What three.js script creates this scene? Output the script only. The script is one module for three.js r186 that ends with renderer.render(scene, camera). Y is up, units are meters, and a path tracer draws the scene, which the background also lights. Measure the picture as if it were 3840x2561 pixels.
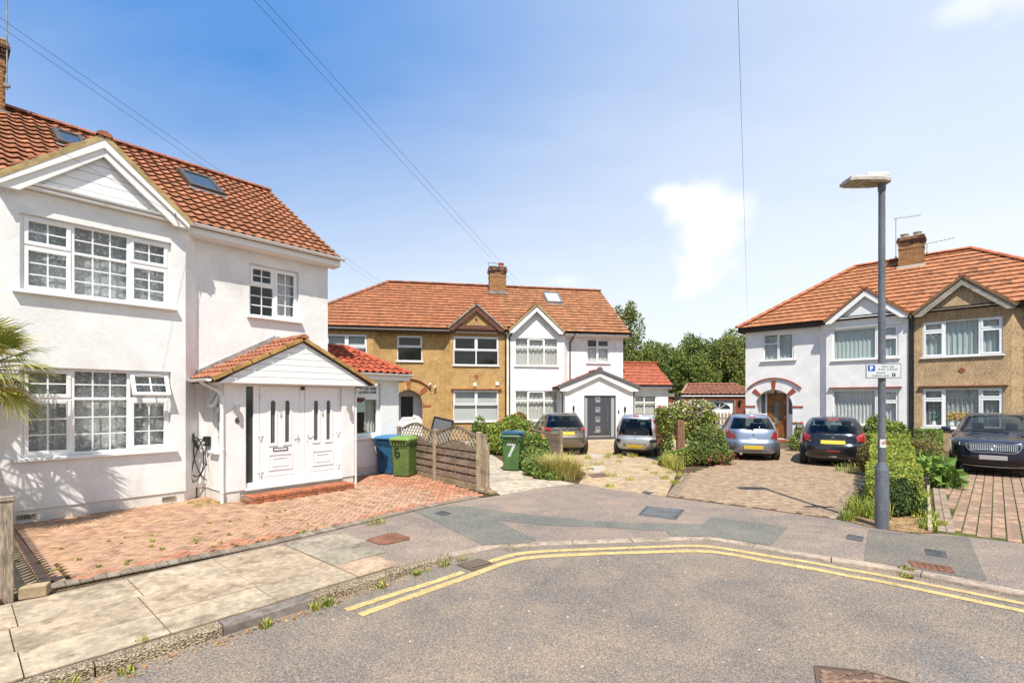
import * as THREE from 'three';
import { mergeGeometries } from 'three/addons/utils/BufferGeometryUtils.js';
import { RoundedBoxGeometry } from 'three/addons/geometries/RoundedBoxGeometry.js';
import { FontLoader } from 'three/addons/loaders/FontLoader.js';
import { TextGeometry } from 'three/addons/geometries/TextGeometry.js';

/* ---------- camera, sky, sun, exposure ---------- */
const scene = new THREE.Scene();
const camera = new THREE.PerspectiveCamera(69.4, 1024 / 682, 0.1, 4000);
camera.position.set(0, 2.05, 0);
camera.lookAt(0, 2.05, -10);
camera.setViewOffset(1024, 682, 0, -58.4, 1024, 682);      // rising lens: verticals stay vertical
scene.add(camera);

const renderer = new THREE.WebGLRenderer({ antialias: true });
renderer.setSize(1024, 682);
renderer.toneMapping = THREE.LinearToneMapping;
renderer.toneMappingExposure = 1.70;
renderer.shadowMap.enabled = true;

const sun = new THREE.DirectionalLight(new THREE.Color(1.0, 0.945, 0.85), 4.0);
sun.position.set(0 + 0.13 * 8, 5.5 * 8, -12 + 3.45 * 8);
sun.target.position.set(0, 0, -12);
sun.castShadow = true;
sun.shadow.mapSize.set(2048, 2048);
Object.assign(sun.shadow.camera, { left: -40, right: 40, top: 40, bottom: -40, near: 1, far: 140 });
scene.add(sun, sun.target);

/* ---------- small numeric tools ---------- */
function RNG(seed) { let a = seed >>> 0; return () => { a = (a + 0x6D2B79F5) >>> 0; let t = a; t = Math.imul(t ^ (t >>> 15), t | 1); t ^= t + Math.imul(t ^ (t >>> 7), t | 61); return ((t ^ (t >>> 14)) >>> 0) / 4294967296; }; }
const rnd = RNG(20240611);
const rr = (a, b, g = rnd) => a + (b - a) * g();
const clamp = (x, a = 0, b = 1) => Math.min(b, Math.max(a, x));
const mix = (a, b, t) => a + (b - a) * t;
const smooth = (a, b, x) => { const t = clamp((x - a) / (b - a)); return t * t * (3 - 2 * t); };
const hash2 = (x, y, s) => { let h = Math.imul(x | 0, 374761393) + Math.imul(y | 0, 668265263) + Math.imul(s | 0, 1442695041); h = Math.imul(h ^ (h >>> 13), 1274126177); return ((h ^ (h >>> 16)) >>> 0) / 4294967296; };
function vnoise(x, y, per, s) {           // value noise that repeats after `per` cells
  const xi = Math.floor(x), yi = Math.floor(y), fx = x - xi, fy = y - yi;
  const w = (v) => ((v % per) + per) % per, u = fx * fx * (3 - 2 * fx), v = fy * fy * (3 - 2 * fy);
  const a = hash2(w(xi), w(yi), s), b = hash2(w(xi + 1), w(yi), s), c = hash2(w(xi), w(yi + 1), s), d = hash2(w(xi + 1), w(yi + 1), s);
  return mix(mix(a, b, u), mix(c, d, u), v);
}
function fbm(u, v, per, oct, s) { let a = 0, k = 0.5, t = 0; for (let o = 0; o < oct; o++) { a += k * vnoise(u * per, v * per, per, s + o * 17); t += k; per *= 2; k *= 0.5; } return a / t; }
const s2l = (c) => { c /= 255; return c <= 0.04045 ? c / 12.92 : Math.pow((c + 0.055) / 1.055, 2.4); };
const L = (r, g, b) => [s2l(r), s2l(g), s2l(b)];
const col = (r, g, b) => new THREE.Color().setRGB(s2l(r), s2l(g), s2l(b));

/* ---------- the sky: thin veil of cirrus, bluer to the left, one bright puff of cumulus ---------- */
{
  const W = 2048, Hh = 1024, data = new Float32Array(W * Hh * 4);
  const R3 = (x, y, z, s) => { const xi = Math.floor(x), yi = Math.floor(y), zi = Math.floor(z), f = (t) => t * t * (3 - 2 * t), u = f(x - xi), v = f(y - yi), w = f(z - zi);
    const h = (a, b, c) => hash2(a + c * 131, b - c * 71, s); return mix(mix(mix(h(xi, yi, zi), h(xi + 1, yi, zi), u), mix(h(xi, yi + 1, zi), h(xi + 1, yi + 1, zi), u), v), mix(mix(h(xi, yi, zi + 1), h(xi + 1, yi, zi + 1), u), mix(h(xi, yi + 1, zi + 1), h(xi + 1, yi + 1, zi + 1), u), v), w); };
  const F3 = (x, y, z, n, s) => { let a = 0, k = 0.5, t = 0; for (let o = 0; o < n; o++) { a += k * R3(x, y, z, s + o * 13); t += k; x = x * 2.03 + 1.7; y = y * 2.03 + 9.2; z = z * 2.03 - 3.1; k *= 0.5; } return a / t; };
  // cumulus puffs: azimuth (deg, 0 = ahead, + right), elevation (deg), half sizes
  const puffs = [[21.0, 20.3, 3.5, 2.1, 1], [22.2, 17.2, 3.2, 2.4, 1], [20.6, 14.0, 2.0, 1.8, .9], [24.2, 19.4, 2.1, 1.8, .9], [18.0, 21.6, 1.8, 1.0, .8], [19.5, 11.9, 1.2, .9, .6],
    [48, 35, 6, 4, .8], [43, 30.5, 3, 1.1, .5], [6.5, 13.5, 2.6, .7, .4], [75, 24, 9, 5, .9], [95, 38, 10, 6, .9], [128, 30, 12, 5, .9], [165, 34, 8, 4, .8], [-150, 25, 11, 5, .9], [-118, 33, 8, 4, .8], [-95, 20, 7, 3, .8]];
  for (let j = 0; j < Hh; j++) for (let i = 0; i < W; i++) {
    const ph = ((i + .5) / W - .5) * 2 * Math.PI, th = ((j + .5) / Hh - .5) * Math.PI;
    const x = Math.cos(ph) * Math.cos(th), y = Math.sin(th), z = Math.sin(ph) * Math.cos(th);
    const az = Math.atan2(x, -z), el = Math.max(0, th), eld = el * 57.2958, azd = az * 57.2958;
    let c;
    // clear blue of the air
    const up = smooth(3, 34, eld);
    const uu = Math.pow(up, .82), bl = [mix(.78, .075, uu), mix(.87, .265, uu), mix(.95, .66, uu)];
    // thin high cloud, thicker to the right
    const side = 0.5 + 0.5 * Math.cos(az - 1.25);
    const q = 1 / (y + .18), wx = x * q, wz = z * q;
    const w1 = F3(wx * .9 + 3, wz * 2.2, 1.3, 5, 5), w2 = F3(wx * 3 + wz * 1.5, wz * 7 - wx, 4.2, 5, 41);
    let veil = smooth(.33, 1.08, side) * .98 + (w1 - .5) * .30 + (w2 - .5) * .20 + .03;
    veil = clamp(veil * (1.12 - .25 * up));
    const vc = [.84, .895, .95];
    c = bl.map((b, k) => mix(b, vc[k], veil * .8));
    // cumulus
    if (eld > 0.5) {
      let d = 0; const nn = F3(x * 9, y * 9, z * 9, 6, 77) - .5, n2 = F3(x * 30, y * 30, z * 30, 4, 91) - .5;
      for (const [pa, pe, sa, se, k] of puffs) { let da = azd - pa; if (da > 180) da -= 360; if (da < -180) da += 360; const r = Math.hypot(da / sa, (eld - pe) / se); d = Math.max(d, k * smooth(1.45, .1, r + nn * 1.9 + n2 * 1.0)); }
      c = c.map((b, k) => mix(b, [.98, .985, 1.0][k], clamp(d)));
    }
    if (th < 0) { const t = smooth(0, -.12, th); const g = [.30, .27, .22]; c = c.map((b, k) => mix(b, g[k], t)); }
    const o = (j * W + i) * 4; data[o] = c[0] * .69; data[o + 1] = c[1] * .69; data[o + 2] = c[2] * .69; data[o + 3] = 1;
  }
  const t = new THREE.DataTexture(data, W, Hh, THREE.RGBAFormat, THREE.FloatType);
  t.mapping = THREE.EquirectangularReflectionMapping; t.magFilter = THREE.LinearFilter; t.minFilter = THREE.LinearFilter; t.wrapS = THREE.RepeatWrapping; t.needsUpdate = true;
  scene.background = t; scene.environment = t;
}

/* ---------- textures (colour, grain and fine relief only) ---------- */
function tex(n, metres, fn, srgb = true) {
  const d = new Uint8Array(n * n * 4);
  for (let j = 0; j < n; j++) for (let i = 0; i < n; i++) { const c = fn((i + .5) / n, (j + .5) / n, i, j), o = (j * n + i) * 4; const a = Array.isArray(c) ? c : [c, c, c]; d[o] = clamp(a[0]) * 255; d[o + 1] = clamp(a[1]) * 255; d[o + 2] = clamp(a[2]) * 255; d[o + 3] = 255; }
  const t = new THREE.DataTexture(d, n, n, THREE.RGBAFormat); t.wrapS = t.wrapT = THREE.RepeatWrapping; t.magFilter = THREE.LinearFilter; t.minFilter = THREE.LinearMipmapLinearFilter; t.generateMipmaps = true;
  if (srgb) t.colorSpace = THREE.SRGBColorSpace; t.repeat.set(1 / metres, 1 / metres); t.needsUpdate = true; return t;
}
const speck = (u, v, n, s) => hash2(Math.floor(u * n), Math.floor(v * n), s);
// cellular grains that repeat
function grains(u, v, per, s) { const x = u * per, y = v * per, xi = Math.floor(x), yi = Math.floor(y); let b = 9, id = 0; for (let a = -1; a < 2; a++) for (let c = -1; c < 2; c++) { const X = xi + a, Y = yi + c, wx = ((X % per) + per) % per, wy = ((Y % per) + per) % per; const dx = X + hash2(wx, wy, s) - x, dy = Y + hash2(wx, wy, s + 7) - y, d = dx * dx + dy * dy; if (d < b) { b = d; id = hash2(wx, wy, s + 19); } } return [Math.sqrt(b), id]; }

const T = {};
T.render = tex(512, 2.3, (u, v) => { const a = fbm(u, v, 6, 5, 1), b = fbm(u, v, 48, 3, 9), c = fbm(u * 1, v, 3, 4, 31); const k = .94 + (a - .5) * .10 + (b - .5) * .05 - smooth(.58, .8, c) * .05; return [k, k * (1 - .012 * c), k * (1 - .03 * c)]; });
T.renderB = tex(512, 1.1, (u, v) => .5 + (fbm(u, v, 30, 4, 3) - .5) * .8 + (fbm(u, v, 7, 3, 8) - .5) * .5, false);
T.pebble = tex(1024, 1.5, (u, v) => { const [d, id] = grains(u, v, 110, 4), a = fbm(u, v, 5, 5, 2); const k = (.62 + id * .5) * (1 - smooth(.45, .8, d) * .45) * (.82 + a * .36); return [k, k * (.98 + (id - .5) * .08), k * (.95 + (id - .5) * .2)]; });
T.pebbleB = tex(1024, 1.5, (u, v) => { const [d] = grains(u, v, 110, 4); return 1 - smooth(.1, .75, d); }, false);
T.asphalt = tex(2048, 7, (u, v, i, j) => {
  const big = .5 + (fbm(u, v, 5, 6, 61) - .5) * .34, mid = fbm(u, v, 22, 4, 15), f1 = vnoise(u * 960, v * 960, 960, 3), s1 = hash2(i, j, 8), s2 = vnoise(u * 1020, v * 1020, 1020, 23);
  let k = .66 + (big - .5) * .30 + (mid - .5) * .12 + (f1 - .5) * .30 + (s2 - .5) * .24 + (s1 - .5) * .10; if (s1 > .996) k += .3; const warm = (big - .5) * .12 + (mid - .5) * .08 + (f1 - .5) * .12; return [k * (1 + warm * .8), k, k * (1 - warm)]; });
T.asphaltB = tex(1024, 3.5, (u, v, i, j) => .5 + (vnoise(u * 420, v * 420, 420, 5) - .5) * .8 + (hash2(i, j, 2) - .5) * .3, false);
T.slab = tex(1024, 3.1, (u, v, i, j) => { const a = fbm(u, v, 9, 6, 71), b = fbm(u * 1, v, 60, 3, 12), st = smooth(.50, .74, fbm(u, v, 26, 6, 88) * .75 + fbm(u, v, 6, 3, 5) * .25), s = hash2(i, j, 4); const k = .84 + (a - .5) * .22 + (b - .5) * .28 - st * .13 + (s - .5) * .20; return [k, k * (.985 - st * .01), k * (.96 - st * .02)]; });
T.slabB = tex(512, 1.2, (u, v, i, j) => .5 + (fbm(u, v, 60, 3, 3) - .5) * .7 + (hash2(i, j, 5) - .5) * .3, false);
T.wear = tex(512, .9, (u, v, i, j) => { const a = fbm(u, v, 6, 5, 21), b = fbm(u, v, 50, 2, 32); const k = .84 + (a - .5) * .42 + (b - .5) * .22 + (hash2(i, j, 6) - .5) * .1; return [k, k, k * .99]; });
T.tile = tex(512, 1.3, (u, v, i, j) => { const a = fbm(u, v, 5, 6, 121), l = smooth(.60, .74, fbm(u, v, 16, 4, 52)), b = fbm(u, v, 60, 2, 33); const k = .86 + (a - .5) * .46 + (b - .5) * .28 + (hash2(i, j, 9) - .5) * .1; return [k * (1 - l * .22), k * (1 - l * .10), k * (1 - l * .12)]; });
T.tileB = tex(256, .35, (u, v, i, j) => .5 + (fbm(u, v, 20, 3, 3) - .5) + (hash2(i, j, 5) - .5) * .3, false);
T.wood = tex(512, .8, (u, v) => { const g = fbm(u * .12 + .01 * Math.sin(v * 30), v, 90, 3, 4), a = fbm(u, v, 5, 4, 14), f = vnoise(u * 8, v * 260, 260, 7); const k = .78 + (g - .5) * .5 + (a - .5) * .35 + (f - .5) * .22; return [k, k * .985, k * .965]; });
T.woodV = tex(512, .8, (v, u) => { const g = fbm(u * .12 + .01 * Math.sin(v * 30), v, 90, 3, 4), a = fbm(u, v, 5, 4, 14), f = vnoise(u * 8, v * 260, 260, 7); const k = .78 + (g - .5) * .5 + (a - .5) * .35 + (f - .5) * .22; return [k, k * .985, k * .965]; });
T.conc = tex(1024, 5, (u, v, i, j) => { const a = fbm(u, v, 5, 6, 171), b = fbm(u, v, 50, 4, 12), st = smooth(.46, .70, fbm(u, v, 17, 6, 188)); const k = .84 + (a - .5) * .16 + (b - .5) * .34 + (hash2(i, j, 4) - .5) * .18; return [k * (1 - st * .03), k * (1 - st * .06), k * (1 - st * .11)]; });
T.soil = tex(512, 1.4, (u, v, i, j) => { const a = fbm(u, v, 8, 6, 201), [d, id] = grains(u, v, 70, 14); const k = .45 + a * .4 + (id - .5) * .4 - d * .15; return [k, k * .9, k * .78]; });
T.grass = tex(512, 3, (u, v, i, j) => { const a = fbm(u, v, 8, 6, 211), b = fbm(u, v, 90, 2, 2); const k = .4 + a * .5 + (b - .5) * .5; return [k * .85, k, k * .5]; });
T.paint = tex(512, 1.6, (u, v, i, j) => { const a = fbm(u, v, 24, 5, 301), b = fbm(u, v, 110, 2, 5); const k = .92 + (a - .5) * .22 + (b - .5) * .16; const w = smooth(.66, .74, fbm(u, v, 60, 4, 41)) * .45; return [k * (1 - w * .45), k * (1 - w * .45), k * (1 - w * .2)]; });
T.lace = tex(1024, 1.3, (u, v) => { const [d, id] = grains(u, v, 16, 5), [d2, i2] = grains(u, v, 44, 15), stem = smooth(.030, .012, Math.abs(fbm(u, v, 18, 2, 9) - .5)), fl = smooth(.34, .22, d) * (id > .35 ? 1 : .2), sm = smooth(.4, .25, d2) * (i2 > .6 ? 1 : 0); return .38 + fl * .34 + sm * .2 + stem * .30 + .14 * fbm(u, v, 90, 2, 3); }, false);
T.foil = tex(256, 1, (u, v) => { const a = fbm(u, v, 9, 5, 31), b = fbm(u, v, 60, 2, 7); const k = .86 + (a - .5) * .3 + (b - .5) * .2; return k; });

/* ---------- materials ---------- */
const M = {};
const std = (color, rough, extra = {}) => new THREE.MeshStandardMaterial({ color: Array.isArray(color) ? new THREE.Color().setRGB(...color) : color, roughness: rough, ...extra });
const phy = (color, rough, extra = {}) => new THREE.MeshPhysicalMaterial({ color: Array.isArray(color) ? new THREE.Color().setRGB(...color) : color, roughness: rough, ...extra });
M.white = std([.87, .87, .86], .9, { map: T.render, bumpMap: T.renderB, bumpScale: .0025 });
M.plinth = std([.78, .755, .70], .92, { map: T.render, bumpMap: T.renderB, bumpScale: .006 });
M.tan = std([.86, .555, .225], .95, { map: T.pebble, bumpMap: T.pebbleB, bumpScale: .008 });
M.beige = std([.78, .56, .33], .95, { map: T.pebble, bumpMap: T.pebbleB, bumpScale: .008 });
M.upvc = phy([.80, .80, .79], .35, { clearcoat: .2 });
M.gutterW = phy([.78, .77, .74], .4);
M.gutterG = std([.42, .40, .36], .5);
M.black = std([.015, .015, .016], .45);
M.rubber = std([.022, .021, .02], .8);
M.glass = phy([.93, .96, .95], 0.0, { transmission: 1, thickness: 0, ior: 1.5 });
M.glassDark = phy([.10, .11, .11], 0.03, { transmission: .6, thickness: 0, ior: 1.5 });
M.obscure = phy([.35, .38, .36], .35, { transmission: .7, thickness: 0 });
M.net = phy([.74, .75, .75], 1, { transmission: .3, thickness: 0, alphaMap: T.lace, transparent: true, side: THREE.DoubleSide });
M.drape = phy([.66, .63, .57], 1, { transmission: .3, thickness: 0, side: THREE.DoubleSide });
M.drapeW = phy([.82, .82, .79], 1, { transmission: .35, thickness: 0, side: THREE.DoubleSide });
M.sheer = phy([.60, .68, .66], 1, { transmission: .35, thickness: 0, side: THREE.DoubleSide });
M.blind = std([.66, .65, .62], .6);
M.room = std([.42, .40, .37], .95);
M.tiles = std(0xffffff, .85, { vertexColors: true, map: T.tile, bumpMap: T.tileB, bumpScale: .003 });
M.brick = std(0xffffff, .92, { vertexColors: true, map: T.wear, bumpMap: T.slabB, bumpScale: .004 });
M.block = std(0xffffff, .9, { vertexColors: true, map: T.wear, bumpMap: T.slabB, bumpScale: .003 });
M.mortar = std([.42, .36, .27], .95, { map: T.wear });
M.deck = std([.06, .04, .03], .95);
M.lead = std([.30, .30, .30], .6, { map: T.wear });
M.verge = std([.62, .46, .22], .95, { map: T.conc, bumpMap: T.slabB, bumpScale: .006 });
M.barge = std([.78, .77, .75], .6);
M.woodA = std([.55, .43, .30], .85, { map: T.woodV });
M.woodB = std([.40, .305, .22], .88, { map: T.wood });
M.woodC = std([.46, .30, .17], .85, { map: T.woodV });
M.redpaint = std([.42, .085, .035], .7, { map: T.foil });
M.terra = std([.47, .13, .05], .85, { map: T.wear });
M.anthracite = phy([.055, .06, .072], .42);
M.steel = std([.62, .61, .58], .32, { metalness: .9 });
M.chrome = std([.75, .75, .74], .12, { metalness: 1 });
M.leaf = phy(0xffffff, .75, { vertexColors: true, transmission: .25, thickness: 0, side: THREE.DoubleSide });
M.blade = phy(0xffffff, .6, { vertexColors: true, transmission: .2, thickness: 0, side: THREE.DoubleSide });
M.bark = std([.13, .095, .065], .95, { map: T.wood });
M.soil = std([.30, .20, .115], 1, { map: T.soil });
M.castIron = std([.21, .115, .08], .8, { map: T.wear, bumpMap: T.slabB, bumpScale: .004 });
M.ironGrey = std([.12, .12, .12], .7, { map: T.wear });
M.galv = std([.34, .35, .35], .5, { metalness: .5, map: T.wear });
M.sticker = std([.75, .74, .72], .5);
M.yellow = std([.60, .44, .18], .9, { map: T.paint });

/* ---------- geometry helpers ---------- */
function metric(g, k = 1) {                    // uv in metres, projected along the main axis of every face
  const p = g.attributes.position, uv = new Float32Array(p.count * 2), a = new THREE.Vector3(), b = new THREE.Vector3(), c = new THREE.Vector3(), n = new THREE.Vector3();
  for (let i = 0; i < p.count; i += 3) {
    a.fromBufferAttribute(p, i); b.fromBufferAttribute(p, i + 1); c.fromBufferAttribute(p, i + 2); n.subVectors(b, a).cross(c.clone().sub(a));
    const ax = Math.abs(n.x), ay = Math.abs(n.y), az = Math.abs(n.z);
    [a, b, c].forEach((q, j) => { const o = (i + j) * 2; if (ay >= ax && ay >= az) { uv[o] = q.x * k; uv[o + 1] = -q.z * k; } else if (ax > az) { uv[o] = q.z * k; uv[o + 1] = q.y * k; } else { uv[o] = q.x * k; uv[o + 1] = q.y * k; } });
  }
  g.setAttribute('uv', new THREE.BufferAttribute(uv, 2)); return g;
}
function fin(g, rgb) {
  if (g.index) g = g.toNonIndexed();
  if (!g.attributes.normal) g.computeVertexNormals();
  for (const k of Object.keys(g.attributes)) if (!['position', 'normal', 'uv', 'color'].includes(k)) g.deleteAttribute(k);
  metric(g); if (rgb) paint(g, rgb); return g;
}
function paint(g, rgb) { const n = g.attributes.position.count, c = new Float32Array(n * 3); for (let i = 0; i < n; i++) { c[i * 3] = rgb[0]; c[i * 3 + 1] = rgb[1]; c[i * 3 + 2] = rgb[2]; } g.setAttribute('color', new THREE.BufferAttribute(c, 3)); return g; }
const bx = (x0, x1, y0, y1, z0, z1) => fin(new THREE.BoxGeometry(x1 - x0, y1 - y0, z1 - z0).translate((x0 + x1) / 2, (y0 + y1) / 2, (z0 + z1) / 2));
const rbx = (x0, x1, y0, y1, z0, z1, r = .01, s = 2) => fin(new RoundedBoxGeometry(x1 - x0, y1 - y0, z1 - z0, s, r).translate((x0 + x1) / 2, (y0 + y1) / 2, (z0 + z1) / 2));
const V = (x, y, z) => new THREE.Vector3(x, y, z);
function rod(a, b, r0, r1 = r0, seg = 10) { const A = V(...a), B = V(...b), d = B.clone().sub(A), g = new THREE.CylinderGeometry(r1, r0, d.length(), seg); g.applyQuaternion(new THREE.Quaternion().setFromUnitVectors(V(0, 1, 0), d.clone().normalize())); g.translate((A.x + B.x) / 2, (A.y + B.y) / 2, (A.z + B.z) / 2); return fin(g); }
function beam(a, b, w, h) { const A = V(...a), B = V(...b), d = B.clone().sub(A), g = new THREE.BoxGeometry(w, h, d.length()); const m = new THREE.Matrix4().lookAt(B, A, Math.abs(d.clone().normalize().y) > .98 ? V(1, 0, 0) : V(0, 1, 0)); g.applyMatrix4(m); g.translate((A.x + B.x) / 2, (A.y + B.y) / 2, (A.z + B.z) / 2); return fin(g); }
const tube = (pts, r, seg = 24, rs = 6, closed = false) => fin(new THREE.TubeGeometry(new THREE.CatmullRomCurve3(pts.map((p) => V(...p)), closed), seg, r, rs, closed));
const lathe = (pts, seg = 20) => fin(new THREE.LatheGeometry(pts.map((p) => new THREE.Vector2(...p)), seg));
function shape(pts, holes = []) { const s = new THREE.Shape(pts.map((p) => new THREE.Vector2(...p))); for (const h of holes) s.holes.push(new THREE.Path(h.map((p) => new THREE.Vector2(...p)))); return s; }
const rect = (x0, x1, y0, y1) => [[x0, y0], [x1, y0], [x1, y1], [x0, y1]];
// a slab cut from a drawing in the x-y plane: front face at z1, back at z0
const slab = (pts, holes, z0, z1, bevel = 0) => fin(new THREE.ExtrudeGeometry(shape(pts, holes), { depth: z1 - z0 - bevel * 2, bevelEnabled: bevel > 0, bevelThickness: bevel, bevelSize: bevel, bevelOffset: -bevel, bevelSegments: 1, curveSegments: 10 }).translate(0, 0, z0 + bevel));
// a sheet or slab lying down: pts are [x, depth ahead of the camera]
const flat = (pts, y0, y1, holes = []) => { const g = new THREE.ExtrudeGeometry(shape(pts, holes), { depth: y1 - y0, bevelEnabled: false }); g.rotateX(-Math.PI / 2); g.translate(0, y0, 0); return fin(g); };
const turnY = (g, a, x = 0, y = 0, z = 0) => { g.rotateY(a); g.translate(x, y, z); return g; };

/* ---------- naming ---------- */
const taken = {};
const numbered = (n) => { if (!(n in taken)) { taken[n] = 0; return n; } return n + '_' + String(++taken[n]).padStart(3, '0'); };
function obj(name, geos, mat, parent) {
  const list = (Array.isArray(geos) ? geos : [geos]); const g = list.length > 1 ? mergeGeometries(list) : list[0];
  const m = new THREE.Mesh(g, mat); m.name = parent ? name : numbered(name); m.castShadow = m.receiveShadow = true; (parent || scene).add(m); return m;
}
function grp(name, parent) { const o = new THREE.Group(); o.name = name; parent.add(o); return o; }
function tag(o, label, category, group) { o.userData.label = label; o.userData.category = category; if (group) o.userData.group = group; return o; }
function thing(name, label, category, [x, y, z] = [0, 0, 0], turn = 0, group) { const o = new THREE.Group(); o.name = numbered(name); scene.add(o); o.position.set(x, y, z); o.rotation.y = turn; return tag(o, label, category, group); }
function struct(name, geos, mat, label) { const m = obj(name, geos, mat); m.userData.kind = 'structure'; if (label) m.userData.label = label; return m; }
const stuff = (o) => { o.userData.kind = 'stuff'; return o; };

// many alike pieces on one parent: the nearest `cap` become meshes of their own, the rest one joined part
// items: {m: Matrix4 (parent space), g: variant index}
function pieces(parent, name, restName, variants, mat, items, cap = 300) {
  parent.updateWorldMatrix(true, false);
  const p = new THREE.Vector3(), cam = camera.position;
  for (const it of items) { p.setFromMatrixPosition(it.m).applyMatrix4(parent.matrixWorld); const dz = Math.max(.5, -p.z); const off = Math.abs(p.x) / dz > 1.2 || p.z > -2 ? 1e3 : 0; it.d = p.distanceTo(cam) + off; }
  items.sort((a, b) => a.d - b.d);
  const rest = [];
  items.forEach((it, k) => {
    if (k < cap) { const m = new THREE.Mesh(variants[it.g], mat); m.name = name; m.castShadow = m.receiveShadow = true; m.applyMatrix4(it.m); parent.add(m); }
    else { const g = variants[it.g].clone().applyMatrix4(it.m), uv = g.attributes.uv, a = rnd() * 3, b = rnd() * 3; for (let i = 0; i < uv.count; i++) uv.setXY(i, uv.getX(i) + a, uv.getY(i) + b); rest.push(g); }
  });
  if (rest.length) stuff(obj(restName, rest, mat, parent));
}
const basis = (o, u, v, w, s = [1, 1, 1]) => new THREE.Matrix4().makeBasis(V(...u).multiplyScalar(s[0]), V(...v).multiplyScalar(s[1]), V(...w).multiplyScalar(s[2])).setPosition(...o);
/* ---------- building kit ---------- */
const variantsOf = (make, colours) => colours.map((c, i) => { const g = make(); const uv = g.attributes.uv; for (let k = 0; k < uv.count; k++) uv.setXY(k, uv.getX(k) + i * .37, uv.getY(k) + i * .61); return paint(g, c); });
const shades = (base, n, spread, seed, dark = .0) => { const g = RNG(seed), o = []; for (let i = 0; i < n; i++) { const k = 1 + (g() - .5) * spread, h = (g() - .5) * spread * .5, d = g() < dark ? .74 : 1; o.push([base[0] * k * d * (1 + h * .3), base[1] * k * d * (1 - h * .2), base[2] * k * d * (1 - h * .6)]); } return o; };
// roof tile: x along the eaves, y up the slope, z out of the roof
function tileGeo(w, len, prof, N, lift = .030) {
  const pos = [], q = (a, b, c, d) => pos.push(...a, ...b, ...c, ...a, ...c, ...d);
  for (let i = 0; i < N; i++) {
    const x0 = w * i / N, x1 = w * (i + 1) / N, h0 = prof(i / N), h1 = prof((i + 1) / N);
    q([x0, 0, lift + h0], [x1, 0, lift + h1], [x1, len, .006 + h1], [x0, len, .006 + h0]);
    const e = .017; q([x0, 0, lift - e + h0], [x1, 0, lift - e + h1], [x1, 0, lift + h1], [x0, 0, lift + h0]); q([x0, .07, lift - e + h0], [x1, .07, lift - e + h1], [x1, 0, lift - e + h1], [x0, 0, lift - e + h0]);
  }
  q([0, 0, lift + prof(0)], [0, len, .006 + prof(0)], [0, len, -.01], [0, .0, lift - .017 + prof(0)]); q([w, 0, lift + prof(1)], [w, .0, lift - .017 + prof(1)], [w, len, -.01], [w, len, .006 + prof(1)]);
  const g = new THREE.BufferGeometry(); g.setAttribute('position', new THREE.Float32BufferAttribute(pos, 3)); g.computeVertexNormals(); return fin(g);
}
const rollProf = (t) => .024 * Math.pow(Math.max(0, Math.sin((t * 1.0) * Math.PI * 2 - .6)), 1) - .006 * Math.max(0, -Math.sin(t * Math.PI * 2 - .6));
const panProf = (t) => .030 * Math.sin(t * Math.PI * 2);
const flatProf = (t) => (t > .86 ? .012 * Math.sin((t - .86) / .14 * Math.PI) : 0) - .004 * Math.sin(t / .86 * Math.PI);
const TG = {
  six: variantsOf(() => tileGeo(.21, .34, rollProf, 8, .052), shades([.46, .170, .074], 10, .34, 3, .16)),
  porch: variantsOf(() => tileGeo(.19, .31, rollProf, 6, .044), shades([.46, .165, .085], 8, .28, 4, .06)),
  ext: variantsOf(() => tileGeo(.22, .33, panProf, 8, .048), shades([.52, .105, .045], 8, .20, 5)),
  seven: variantsOf(() => tileGeo(.30, .395, flatProf, 6, .056), shades([.49, .175, .074], 10, .20, 6, .03)),
  eight: variantsOf(() => tileGeo(.30, .395, flatProf, 6, .058), shades([.49, .200, .085], 10, .26, 7, .06)),
  ext8: variantsOf(() => tileGeo(.30, .36, flatProf, 5, .048), shades([.50, .13, .065], 8, .16, 8)),
  nine: variantsOf(() => tileGeo(.33, .42, flatProf, 6, .062), shades([.56, .215, .088], 10, .24, 9, .04)),
  ten: variantsOf(() => tileGeo(.33, .42, flatProf, 6, .062), shades([.55, .210, .092], 10, .30, 10, .06)),
  garage: variantsOf(() => tileGeo(.30, .36, panProf, 6, .046), shades([.36, .14, .085], 8, .3, 11, .15)),
};
const UVN = (u, v) => V(...u).cross(V(...v)).normalize().toArray();
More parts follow.
